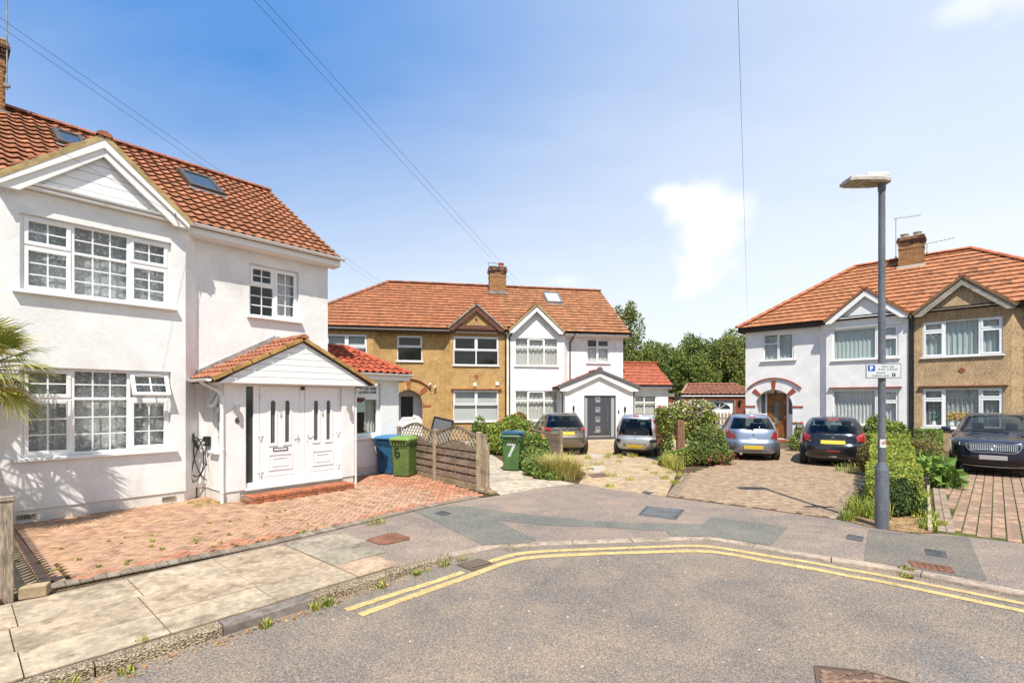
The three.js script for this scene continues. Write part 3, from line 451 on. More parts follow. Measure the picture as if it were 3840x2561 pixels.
    if (left) { obj('letter_box', slab(rect(1.398, 1.715, .962, 1.032), [rect(1.412, 1.70, .976, 1.018)], zf + .006, zf + .018), M.black, d); obj('letter_flap', rbx(1.412, 1.70, .976, 1.018, zf + .004, zf + .014, .004), M.upvc, d); }
    const kx = mix(x0 + .10, x1 - .11, .52); obj('knocker', [rbx(kx - .022, kx + .022, 1.70, 1.79, zf + .005, zf + .03, .01)], std([.5, .48, .44], .4), d);
    const hx = left ? x1 - .045 : x0 + .045; obj('handle', [rbx(hx - .017, hx + .017, 1.12, 1.36, zf, zf + .012, .006), rod([hx, 1.29, zf + .01], [hx, 1.29, zf + .05], .010), rod([hx, 1.29, zf + .05], [hx + (left ? -.11 : .11), 1.29, zf + .05], .010)], M.upvc, d);
    const gx = left ? x0 + .005 : x1 - .005; for (const y of [.52, 1.28, 2.12]) obj('hinge', [rod([gx, y - .05, zf + .02], [gx, y + .05, zf + .02], .016), bx(gx - .05, gx + .06, y + .01, y + .04, zf, zf + .014)], M.upvc, d);
  }
  // brick step
  { const st = grp('step', H), vs = shades([.50, .165, .075], 6, .4, 70).map((c) => c); const a = vs.map((c) => paint(rbx(-.05, .05, -.032, .032, -.107, .107, .006, 1), c)), b = vs.map((c) => paint(rbx(-.107, .107, -.032, .032, -.05, .05, .006, 1), c)); const q = RNG(8);
    obj('mortar_core', bx(.735, 2.955, 0, .13, P - .05, 1.335), M.mortar, st); const it = [];
    for (let x = .735; x < 2.95; x += .1115) for (let z = 1.245; z > .85; z -= .225) it.push({ m: basis([x + .05, .128, z], [1, 0, 0], [0, 1, 0], [0, 0, 1]), g: Math.floor(q() * 6) });
    pieces(st, 'brick', 'brick_rest', a, M.brick, it, 200); const i2 = [];
    for (let r = 0; r < 1; r++) { for (let x = .735; x < 2.8; x += .2235) i2.push({ m: basis([x + .105, .048, 1.298], [1, 0, 0], [0, 1, 0], [0, 0, 1]), g: Math.floor(q() * 6) }); for (const sx of [.778, 2.91]) for (let z = 1.15; z > .85; z -= .2235) i2.push({ m: basis([sx, .048, z - .01], [0, 0, 1], [0, 1, 0], [-1, 0, 0]), g: Math.floor(q() * 6) }); }
    pieces(st, 'brick', 'brick_rest', b, M.brick, i2, 200); }
  // extension roof, hipped at its right end
  const er = grp('extension_roof', H), ek = .47, ea = Math.atan(ek), ec = Math.cos(ea), es = Math.sin(ea), el = 1.75 / ec;
  tiledSlope(er, 'tile', [3.24, 2.77, -.05], [1, 0, 0], [0, es, -ec], .29, .22, el, (v) => [0, 2.42 - .98 * v / el], TG.ext, 260);
  { const u = V(-.98, el * es, -1.75).normalize(); tiledSlope(er, 'tile', [5.66, 2.77, -.05], [0, 0, -1], [-ec, es, 0], .29, .22, 1.05 / ec, (v) => [v * ec * 1.75, 3.4], TG.ext, 40); }
  cappings(er, 'ridge_tile', [3.24, 3.60, -1.80], [4.68, 3.60, -1.80], shades([.55, .10, .045], 4, .2, 16), .1); cappings(er, 'hip_tile', [4.68, 3.60, -1.8], [5.64, 2.81, -.06], shades([.55, .10, .045], 4, .2, 17), .09, .36);
  obj('rear_slope', slab([[0, 0], [2.4, 0], [1.46, el], [0, el]], [], -.05, .02).applyMatrix4(basis([3.24, 2.77, -3.55], [1, 0, 0], [0, es, ec], UVN([1, 0, 0], [0, es, ec]).map((v) => -v))), M.terra, er);
  obj('extension_fascia', [bx(3.5, 5.62, 2.60, 2.76, -.075, -.05), bx(3.32, 5.62, 2.595, 2.615, -.299, -.076), bx(5.6, 5.622, 2.60, 2.76, -3.4, -.076)], M.barge, H);
  gutter(H, [3.55, 2.77, .012], [5.68, 2.77, .012], M.gutterW, .056);
  // fittings
  for (const x of [.645, 3.145]) { const g = grp('wall_lamp', H); obj('lamp_body', rod([x, 1.76, P + .085], [x, 1.95, P + .085], .04, .04, 16), M.steel, g); obj('back_plate', [rod([x - .01, 1.86, P], [x - .01, 1.86, P + .05], .05, .035, 14)], M.steel, g); }
  obj('security_light', [rbx(2.005, 2.06, 2.27, 2.345, P - .05, P + .03, .01)], M.black, H);
  for (const [x, y] of [[-.28, .12], [-2.28, .12]]) { const hs = []; for (let i = 0; i < 6; i++) for (let j = 0; j < 2; j++) hs.push(rect(x - .1 + i * .034, x - .08 + i * .034, y - .022 + j * .026, y - .004 + j * .026)); const g = grp('air_brick', H); obj('grille', slab(rect(x - .115, x + .115, y - .04, y + .04), hs, -.021, -.006), M.mortar, g); obj('void', bx(x - .11, x + .11, y - .035, y + .035, -.0215, -.0205), M.black, g); }
  const bk = grp('plant_hook', H); obj('arm', [rod([3.95, 2.33, -.29], [3.95, 2.33, .02], .012), rod([3.95, 2.2, -.28], [3.95, 2.33, -.05], .008)], M.upvc, bk);
}
// hanging basket beside the porch
{ const c = Math.cos(A6), s = Math.sin(A6), W = (x, z) => [-6.5406 + x * c + z * s, -9.8707 - x * s + z * c], [X, Z] = W(3.95, .01);
  const t = thing('hanging_basket', 'small empty wicker basket hanging in front of the window beside the porch', 'basket', [X, 1.98, Z], A6); obj('bowl', lathe([[.02, 0], [.09, .03], [.135, .11], [.14, .13], [.12, .125], [.02, .05]], 18), std([.24, .13, .07], .9, { map: T.wood }), t); obj('chain', [0, 1, 2].map((i) => rod([.13 * Math.cos(i * 2.1), .12, .13 * Math.sin(i * 2.1)], [0, .345, 0], .004)), M.galv, t); }
/* ---------- the pair of houses ahead ---------- */
const P7 = [-3.28, 0, -25.5], P9 = [11.946, 0, -25.2];
const loc = (P, a) => (x, z) => [P[0] + x * Math.cos(a) + z * Math.sin(a), P[2] - x * Math.sin(a) + z * Math.cos(a)];
const w6 = loc([-6.5406, 0, -9.8707], A6), w7 = loc(P7, A7), w9 = loc(P9, A9);
const archPts = (c, r, y0, ys, n = 16) => { const p = [[c - r, y0], [c + r, y0]]; for (let i = 0; i <= n; i++) { const t = Math.PI * i / n; p.push([c + r * Math.cos(t), ys + r * Math.sin(t)]); } return p; };
const band = (c, cy, r0, r1, t0, t1, z0, z1, n = 14) => { const a = [], b = []; for (let i = 0; i <= n; i++) { const t = mix(t0, t1, i / n); a.push([c + r0 * Math.cos(t), cy + r0 * Math.sin(t)]); b.unshift([c + r1 * Math.cos(t), cy + r1 * Math.sin(t)]); } return slab([...b, ...a].reverse(), [], z0, z1); };
// angled return between a bay front (z=0) and the wall set back to z=-.3
const splay = (x0, x1, y0, y1) => { const g = new THREE.ExtrudeGeometry(shape(x1 > x0 ? [[x0 - .2, .24], [x0, 0], [x1, .30], [x1, .52]] : [[x0 + .2, .24], [x1, .52], [x1, .30], [x0, 0]]), { depth: y1 - y0, bevelEnabled: false }); g.rotateX(-Math.PI / 2); g.translate(0, y0, 0); return fin(g); };
const wedge = (c, cy, r0, r1, t, w0, w1, z0, z1) => { const u = [Math.cos(t), Math.sin(t)], v = [-u[1], u[0]]; const q = (r, w) => [c + u[0] * r + v[0] * w, cy + u[1] * r + v[1] * w]; return slab([q(r0, -w0), q(r1, -w1), q(r1, w1), q(r0, w0)], [], z0, z1); };
function shell(H, x0, x1, W, topY, ceilings = true) { obj('side_wall', sideSlab([[-.551, 0], [-.551, topY], [-8, topY], [-8, 0]].reverse(), x0, x0 + .2), W, H); obj('side_wall', sideSlab([[-.551, 0], [-.551, topY], [-8, topY], [-8, 0]].reverse(), x1 - .2, x1), W, H); obj('rear_wall', bx(x0 + .2, x1 - .2, 0, topY, -8, -7.8), W, H); obj('interior', [bx(x0 + .2, x1 - .2, .02, .1, -7.8, -.56), bx(x0 + .2, x1 - .2, 2.76, 2.95, -7.8, -.56), bx(x0 + .2, x1 - .2, 5.46, 5.55, -7.8, -.56), bx(x0 + .2, x1 - .2, .1, 2.76, -3.7, -3.6), bx(x0 + .2, x1 - .2, 2.95, 5.46, -3.7, -3.6)], M.room, H); }
const K7 = .72, an7 = Math.atan(K7), c7 = Math.cos(an7), s7 = Math.sin(an7), len7 = 4.6 / c7, E7 = 5.70, N7 = .2;

const h7 = thing('pebbledash_house', 'ochre pebbledash house with brown gable boards and hipped red roof', 'house', P7, A7);
{
  const H = h7, W = M.tan;
  obj('bay_wall', slab(rect(.10, 3.062, 0, 5.62), [rect(.246, 2.617, .93, 2.56), rect(.246, 2.617, 3.86, 5.36)], -.22, 0), W, H);
  obj('left_bay_wall', slab(rect(-8.0, -3.78, 0, 5.62), [rect(-6.9, -4.09, 3.80, 5.33)], -.22, 0), W, H);
  obj('bay_return', [splay(.10, -.22, 0, 5.62), splay(-3.78, -3.46, 0, 5.62)], W, H);
  obj('front_wall', slab(rect(-3.46, -.22, 0, 5.62), [rect(-2.62, -1.34, 4.05, 5.37), archPts(-2.05, .71, .02, 1.86)], -.55, -.30), W, H);
  shell(H, -8.0, 3.062, W, 5.6);
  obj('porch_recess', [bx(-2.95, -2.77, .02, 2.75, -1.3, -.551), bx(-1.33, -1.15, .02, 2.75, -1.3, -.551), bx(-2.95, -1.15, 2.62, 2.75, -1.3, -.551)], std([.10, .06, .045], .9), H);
  { const d = grp('door', H); obj('door_frame', slab(rect(-2.77, -1.33, .02, 2.62), [rect(-2.60, -1.60, .1, 2.44)], -1.18, -1.08, .006), M.upvc, d); obj('leaf', slab(rect(-2.6, -1.60, .1, 2.44), [rect(-2.46, -1.82, 1.14, 2.24)], -1.16, -1.10, .006), M.upvc, d); obj('pane', bx(-2.47, -1.81, 1.13, 2.25, -1.14, -1.135), phy([.02, .022, .022], .06), d); obj('letter_plate', rbx(-2.4, -1.9, .98, 1.05, -1.10, -1.085, .005), M.upvc, d); obj('handle', [rod([-1.72, 1.15, -1.1], [-1.72, 1.15, -1.04], .012), rod([-1.72, 1.15, -1.04], [-1.86, 1.15, -1.04], .012)], M.upvc, d); }
  const two = (y0, y1, t, sash) => { const m = .03, xs = [.296, 1.431, 2.567]; return [L4(xs[0], xs[1] - m, t + m, y1 - .05, { sash: 1, s: .045 }), L4(xs[1] + m, xs[2], t + m, y1 - .05, { sash: 1, s: .045 }), L4(xs[0], xs[1] - m, y0 + .05, t - m), L4(xs[1] + m, xs[2], y0 + .05, t - m)]; };
  win(H, 0, .246, 2.617, 3.86, 5.36, two(3.86, 5.36, 4.64), { rev: .04 });
  { const g = win(H, 0, .246, 2.617, .93, 2.56, two(.93, 2.56, 1.81), { rev: .04 }); blinds(g, 0, .3, 2.56, .98, 2.5); }
  win(H, -.3, -2.62, -1.34, 4.05, 5.37, [L4(-2.57, -1.39, 4.82, 5.32, { sash: 1 }), L4(-2.57, -1.39, 4.10, 4.76)], { rev: .04 });
  { const g = win(H, 0, -6.9, -4.09, 3.80, 5.33, [L4(-6.85, -6.05, 4.72, 5.28, { sash: 1 }), L4(-5.97, -5.10, 4.72, 5.28, { sash: 1 }), L4(-5.02, -4.14, 4.72, 5.28, { sash: 1 }), L4(-6.85, -5.53, 3.85, 4.66), L4(-5.47, -4.14, 3.85, 4.66)], { rev: .04 }); blinds(g, 0, -6.85, -4.14, 3.9, 5.28); }
  obj('tile_hood', [beam([.12, 2.615, .05], [2.776, 2.615, .05], .14, .035)], M.terra, H);
  obj('diamond_tile', slab([[1.30, 3.275], [1.434, 3.40], [1.57, 3.275], [1.434, 3.15]].reverse(), [], .002, .02), M.terra, H);
  for (const [x, y] of [[1.36, 2.85], [2.54, 2.91]]) obj('vent_cowl', rbx(x - .085, x + .085, y - .085, y + .085, .0, .06, .01), M.barge, H);
  // arch trim in painted tile
  obj('arch_hood', band(-2.05, 1.65, 1.47, 1.51, .70, Math.PI - .70, -.298, -.22), M.redpaint, H);
  for (const t of [Math.PI / 2 - .02, .72, Math.PI - .72]) obj('keystone', wedge(-2.05, 1.86, .73, 1.20, t, .075, .12, -.298, -.27), M.terra, H);
  for (const x of [[-1.33, -.90], [-3.2, -2.78]]) obj('impost_tile', bx(x[0], x[1], 1.70, 1.80, -.298, -.275), M.terra, H);
  // roof: hip at the left, joined to the neighbour at the right
  const roof = grp('roof', H), x0 = -8.3, hip = 4.6;
  tiledSlope(roof, 'tile', [x0, E7, N7], [1, 0, 0], [0, s7, -c7], .345, .30, len7, (v) => [5.0 * v / len7, 3.065 - x0], TG.seven);
  obj('rear_slope', slab([[0, 0], [11.36, 0], [11.36, len7], [5, len7]], [], -.04, .03).applyMatrix4(basis([x0, E7, -9.0], [1, 0, 0], [0, s7, c7], UVN([1, 0, 0], [0, s7, c7]))), M.terra, roof);
  obj('hip_slope', slab([[0, 0], [9.2, 0], [4.6, 5.98]], [], -.04, .03).applyMatrix4(basis([x0, E7, -9.0], [0, 0, 1], V(5, 3.31, 0).normalize().toArray(), UVN([0, 0, 1], V(5, 3.31, 0).normalize().toArray()))), M.terra, roof);
  cappings(roof, 'ridge_tile', [x0 + 5.0, E7 + 3.36, -4.4], [3.06, E7 + 3.36, -4.4], shades([.44, .16, .085], 5, .4, 22, .2), .13); cappings(roof, 'hip_tile', [x0, E7 + .05, N7], [x0 + 5.0, E7 + 3.36, -4.4], shades([.44, .16, .085], 5, .4, 23), .13);
  obj('fascia', [bx(-8.1, 3.06, 5.50, 5.69, .13, .16), bx(-8.1, -3.79, 5.49, 5.52, -.0, .13), bx(-3.79, .05, 5.49, 5.52, -.3, .13)], std([.11, .075, .05], .8), H);
  gutter(H, [-8.25, 5.62, .235], [.02, 5.62, .235], M.gutterG, .06);
  const br = std([.155, .055, .032], .7, { map: T.foil });
  bayGable(H, { x: 1.424, apex: 6.98, foot: 5.80, half: 1.40, n: .27, mat: br, bw: .30, pedBase: 5.72, pedZ: .12, pedMat: W, beam: br, eave: E7, eN: N7, k: K7, tiles: TG.seven, w: .30, g: .345, verge: M.mortar, caps: shades([.44, .16, .085], 4, .4, 24) });
  obj('finial_block', slab([[1.36, 6.25], [1.424, 6.35], [1.49, 6.25], [1.424, 6.15]], [], .125, .15), br, H);
  chimney(H, 2.62, 3.60, -3.95, -3.30, 8.3, 9.95, brickCols, { pots: [[3.34, -3.62, .28, .16, std([.38, .12, .06], .85)], [2.9, -3.62, .06, .2, std([.14, .10, .08], .8)]], fl: .06, flMat: M.slabGrey || M.lead });
  // cameras over the arch
  for (const [x, y] of [[-.92, 2.88], [-.66, 2.74]]) { const g = grp('security_camera', H); obj('camera_body', rod([x, y, -.22], [x - .07, y - .03, -.10], .05, .045, 12), M.upvc, g); obj('mount', rod([x + .02, y, -.30], [x, y, -.21], .035, .025, 10), M.black, g); }
  downpipe(H, [[3.0, 5.6, .1], [2.98, 5.4, .04], [2.98, .1, .04]], M.black, .036);
}
const h8 = thing('white_house', 'white house with grey front door, arched porch gable and roof window', 'house', P7, A7);
{
  const H = h8, W = M.white;
  obj('bay_wall', slab(rect(3.068, 6.2, 0, 5.62), [rect(3.50, 5.86, .95, 2.54), rect(3.50, 5.86, 3.87, 5.35)], -.22, 0), W, H);
  obj('bay_return', splay(6.2, 6.5, 0, 5.62), W, H);
  obj('front_wall', slab(rect(6.5, 9.72, 0, 5.72), [rect(7.61, 8.92, 4.10, 5.41)], -.55, -.30), W, H);
  obj('gable_end', sideSlab([[-.551, 0], [-.551, 5.7], [-4.4, 8.85], [-8, 5.7], [-8, 0]].reverse(), 9.5, 9.719), W, H);
  shell(H, 3.27, 9.5, W, 5.6);
  obj('extension_wall', [slab(rect(9.722, 12.45, 0, 2.80), [rect(10.41, 11.73, .95, 2.29)], -.55, -.3), sideSlab([[-.551, 0], [-.551, 2.8], [-4.5, 2.8], [-4.5, 0]].reverse(), 12.2, 12.45), bx(9.73, 12.2, 0, 2.8, -4.5, -4.3)], W, H);
  obj('extension_interior', [bx(9.73, 12.19, .02, .1, -4.29, -.56), bx(9.73, 12.19, 2.6, 2.7, -4.29, -.56), bx(9.73, 12.19, .1, 2.6, -2.6, -2.5)], M.room, H);
  const three = (y0, y1, t) => { const m = .035, xs = [3.55, 4.21, 5.10, 5.81]; return [0, 1, 2].flatMap((i) => [L4(xs[i] + (i ? m : 0), xs[i + 1] - (i < 2 ? m : 0), t + m, y1 - .05, { sash: i === 1, s: .04 }), L4(xs[i] + (i ? m : 0), xs[i + 1] - (i < 2 ? m : 0), y0 + .05, t - m)]); };
  const cur = (x0, x1, y0, y1, s) => [{ x0, x1, y0, y1, mat: M.drape, folds: 26, amp: .03, seed: s }];
  win(H, 0, 3.50, 5.86, 3.87, 5.35, three(3.87, 5.35, 4.86), { rev: .04, curtains: cur(3.52, 5.84, 3.8, 5.3, 3) });
  win(H, 0, 3.50, 5.86, .95, 2.54, three(.95, 2.54, 2.0), { rev: .04, curtains: cur(3.52, 5.84, .9, 2.5, 4) });
  win(H, -.3, 7.61, 8.92, 4.10, 5.41, [L4(7.66, 8.17, 4.15, 4.94), L4(8.24, 8.87, 4.15, 4.94, { sash: 1, s: .04 }), L4(7.66, 8.17, 5.0, 5.36), L4(8.24, 8.87, 5.0, 5.36, { sash: 1, s: .04 })], { rev: .04, curtains: [{ x0: 7.62, x1: 8.9, y0: 4.05, y1: 5.0, mat: M.drapeW, folds: 24 }] });
  win(H, -.3, 10.41, 11.73, .95, 2.29, [L4(10.46, 10.98, 1.95, 2.24), L4(11.04, 11.68, 1.95, 2.24), L4(10.46, 10.98, 1.0, 1.89), L4(11.04, 11.68, 1.0, 1.89)], { rev: .04, curtains: [{ x0: 10.42, x1: 11.7, y0: .9, y1: 2.2, mat: M.drape, folds: 24 }] });
  const roof = grp('roof', H);
  tiledSlope(roof, 'tile', [6.07, E7, N7], [1, 0, 0], [0, s7, -c7], .345, .30, len7, () => [0, 3.86], TG.eight, 160); tiledSlope(roof, 'tile', [3.07, E7 + s7 * .345, N7 - c7 * .345], [1, 0, 0], [0, s7, -c7], .345, .30, len7 - .345, () => [0, 3.0], TG.eight, 140);
  obj('rear_slope', slab(rect(0, 6.86, 0, len7), [], -.04, .03).applyMatrix4(basis([9.93, E7, -9.0], [-1, 0, 0], [0, s7, c7], UVN([-1, 0, 0], [0, s7, c7]))), M.terra, roof);
  cappings(roof, 'ridge_tile', [3.08, E7 + 3.36, -4.4], [9.95, E7 + 3.36, -4.4], shades([.46, .18, .10], 5, .4, 25, .2), .13);
  { const g = grp('skylight', roof), B = basis([0, E7, N7], [1, 0, 0], [0, s7, -c7], [0, c7, s7]), put = (n, q, m) => obj(n, q.applyMatrix4(B), m, g); put('frame', slab(rect(5.94, 6.93, 3.52, 4.95), [rect(6.06, 6.81, 3.66, 4.82)], 0, .14, .01), std([.16, .16, .15], .5)); put('pane', slab(rect(6.05, 6.82, 3.65, 4.83), [], .098, .106), phy([.62, .66, .65], .25)); put('flashing', slab(rect(5.88, 6.99, 3.34, 3.515), [], .045, .06), M.lead); }
  obj('fascia', [bx(6.2, 9.90, 5.52, 5.69, .13, .155), bx(6.2, 9.9, 5.505, 5.525, -.3, .13)], M.barge, H);
  gutter(H, [6.1, 5.64, .23], [9.98, 5.64, .23], M.black, .045);
  bayGable(H, { x: 4.63, apex: 7.05, foot: 5.74, half: 1.43, n: .27, mat: M.barge, bw: .28, pedBase: 5.58, pedZ: .004, flush: 1, pedMat: W, eave: E7, eN: N7, k: K7, tiles: TG.eight, w: .30, g: .345, verge: M.verge, caps: shades([.46, .18, .10], 4, .4, 26) });
  downpipe(H, [[3.32, 5.58, .12], [3.2, 5.35, .05], [3.2, .1, .05]], M.black, .036); downpipe(H, [[6.75, 5.6, .2], [6.72, 5.35, -.2], [6.62, 5.2, -.26], [6.62, 2.7, -.26]], M.black, .036);
  // porch
  const z = 1.0;
  obj('porch_wall', slab([[5.95, 0], [9.72, 0], [9.72, 2.62], [7.80, 3.40], [5.95, 2.62]], [rect(7.0, 8.757, .02, 2.285)], z - .22, z), W, H);
  obj('porch_side', [sideSlab([[-.30, 0], [-.30, 2.6], [z - .22, 2.6], [z - .22, 0]].reverse(), 5.95, 6.15), sideSlab([[-.30, 0], [-.30, 2.6], [z - .22, 2.6], [z - .22, 0]].reverse(), 9.52, 9.72), bx(6.15, 9.52, 2.6, 2.65, -.299, z - .221)], W, H);
  for (const s of [-1, 1]) { const P = (x, y) => [7.80 + s * x, y], p = [P(0, 3.53), P(2.15, 2.72), P(2.15, 2.50), P(1.72, 2.50), P(0, 3.27)]; if (s < 0) p.reverse(); obj('porch_barge', slab(p, [], z + .02, z + .16, .006), M.barge, H); }
  const pr = grp('porch_roof', H), pk = (3.56 - 2.70) / 2.22, pn = Math.atan(pk), pc = Math.cos(pn), ps = Math.sin(pn), pl = 2.25 / pc;
  tiledSlope(pr, 'tile', [7.80 - 2.25, 2.69, -.3], [0, 0, 1], [pc, ps, 0], .30, .30, pl, () => [0, 1.48], TG.ext8, 60); tiledSlope(pr, 'tile', [7.80 + 2.25, 2.69, 1.18], [0, 0, -1], [-pc, ps, 0], .30, .30, pl, () => [0, 1.48], TG.ext8, 60);
  for (const s of [-1, 1]) for (let i = 0; i < 6; i++) { const f = (t) => [7.80 + s * 2.28 * t, 3.585 - 2.28 * pk * t, 1.19]; obj('verge_cap', beam(f(i / 6), f((i + .97) / 6), .07, .14), std([.11, .105, .10], .7), pr); }
  obj('ridge_end', rod([7.80, 3.63, 1.1], [7.80, 3.63, 1.235], .15, .15, 16), std([.11, .105, .10], .7), pr); cappings(pr, 'ridge_tile', [7.8, 3.6, 1.15], [7.8, 3.6, -.29], shades([.5, .12, .06], 3, .2, 27), .12);
  downpipe(H, [[5.62, 2.62, .9], [5.82, 2.4, .96], [5.85, .1, .96]], M.black, .034); downpipe(H, [[9.98, 2.62, .9], [9.80, 2.42, .96], [9.78, .1, .96]], M.black, .03);
  { const d = grp('door', H), a = M.anthracite; obj('door_frame', slab(rect(7.0, 8.757, .02, 2.285), [rect(7.055, 7.205, .09, 2.23), rect(7.24, 8.47, .09, 2.23), rect(8.51, 8.70, .09, 2.23)], z - .13, z - .05, .006), a, d);
    const sq = [2.05, 1.54, 1.02, .51].map((y) => rect(7.66, 7.88, y - .125, y + .125)); obj('leaf', slab(rect(7.24, 8.47, .09, 2.23), sq, z - .12, z - .06, .005), a, d);
    for (const [x0, , y0] of sq.map((r) => [r[0][0], 0, r[0][1]])) { obj('pane_trim', slab(rect(x0 - .02, x0 + .24, y0 - .02, y0 + .27), [rect(x0 + .03, x0 + .19, y0 + .03, y0 + .22)], z - .06, z - .045), M.steel, d); obj('pane', bx(x0, x0 + .22, y0, y0 + .25, z - .10, z - .09), phy([.30, .30, .27], .15), d); }
    for (const [x0, x1] of [[7.05, 7.21], [8.505, 8.705]]) obj('side_pane', bx(x0, x1, .085, 2.235, z - .10, z - .09), phy([.33, .36, .34], .12), d);
    obj('pull_bar', [rod([8.24, .40, z + .01], [8.24, 1.82, z + .01], .018), rod([8.24, .55, z - .06], [8.24, .55, z + .01], .01), rod([8.24, 1.67, z - .06], [8.24, 1.67, z + .01], .01)], M.chrome, d); obj('letter_plate', rbx(7.58, 7.92, .32, .385, z - .06, z - .045, .006), M.steel, d); obj('threshold', rbx(7.25, 8.46, .10, .16, z - .06, z - .04, .005), M.chrome, d); }
  for (const [x, y] of [[6.4, 1.6], [9.24, 1.54]]) { const g = grp('wall_lamp', H); obj('lamp_body', rod([x, y - .15, z + .09], [x, y + .15, z + .09], .04, .05, 12), M.black, g); obj('back_plate', rbx(x - .04, x + .04, y - .06, y + .06, z, z + .06, .008), M.black, g); }
  obj('house_plaque', rbx(6.27, 6.53, 1.24, 1.40, z, z + .015, .006), std([.07, .12, .17], .5), H); obj('door_bell', rbx(8.87, 8.95, 1.33, 1.51, z, z + .03, .01), M.black, H); obj('alarm_box', [rbx(9.27, 9.47, 5.03, 5.2, -.3, -.22, .02), bx(9.27, 9.47, 4.98, 5.03, -.295, -.225)], M.upvc, H);
  obj('door_step', bx(6.9, 8.85, .0, .07, z + .001, z + .35), M.anthracite, H);
  // extension roof
  const er = grp('extension_roof', H), ek = .80, e1 = Math.atan(ek), ec = Math.cos(e1), es = Math.sin(e1), el = 1.55 / ec;
  tiledSlope(er, 'tile', [9.72, 2.86, -.02], [1, 0, 0], [0, es, -ec], .30, .30, el, (v) => [0, 2.88 - .22 * v / el], TG.ext8, 120); obj('rear_slope', slab(rect(0, 2.88, 0, 1.8 / ec), [], -.04, .03).applyMatrix4(basis([12.6, 2.86, -3.4], [-1, 0, 0], [0, es, ec], UVN([-1, 0, 0], [0, es, ec]))), M.terra, er);
  cappings(er, 'ridge_tile', [9.74, 4.12, -1.6], [12.36, 4.12, -1.6], shades([.5, .12, .06], 3, .2, 28), .12); obj('extension_fascia', [bx(9.73, 12.56, 2.68, 2.84, -.06, -.035), bx(9.73, 12.56, 2.665, 2.69, -.299, -.06)], M.barge, H);
  gutter(H, [9.95, 2.83, .02], [12.6, 2.83, .02], M.black, .045);
}
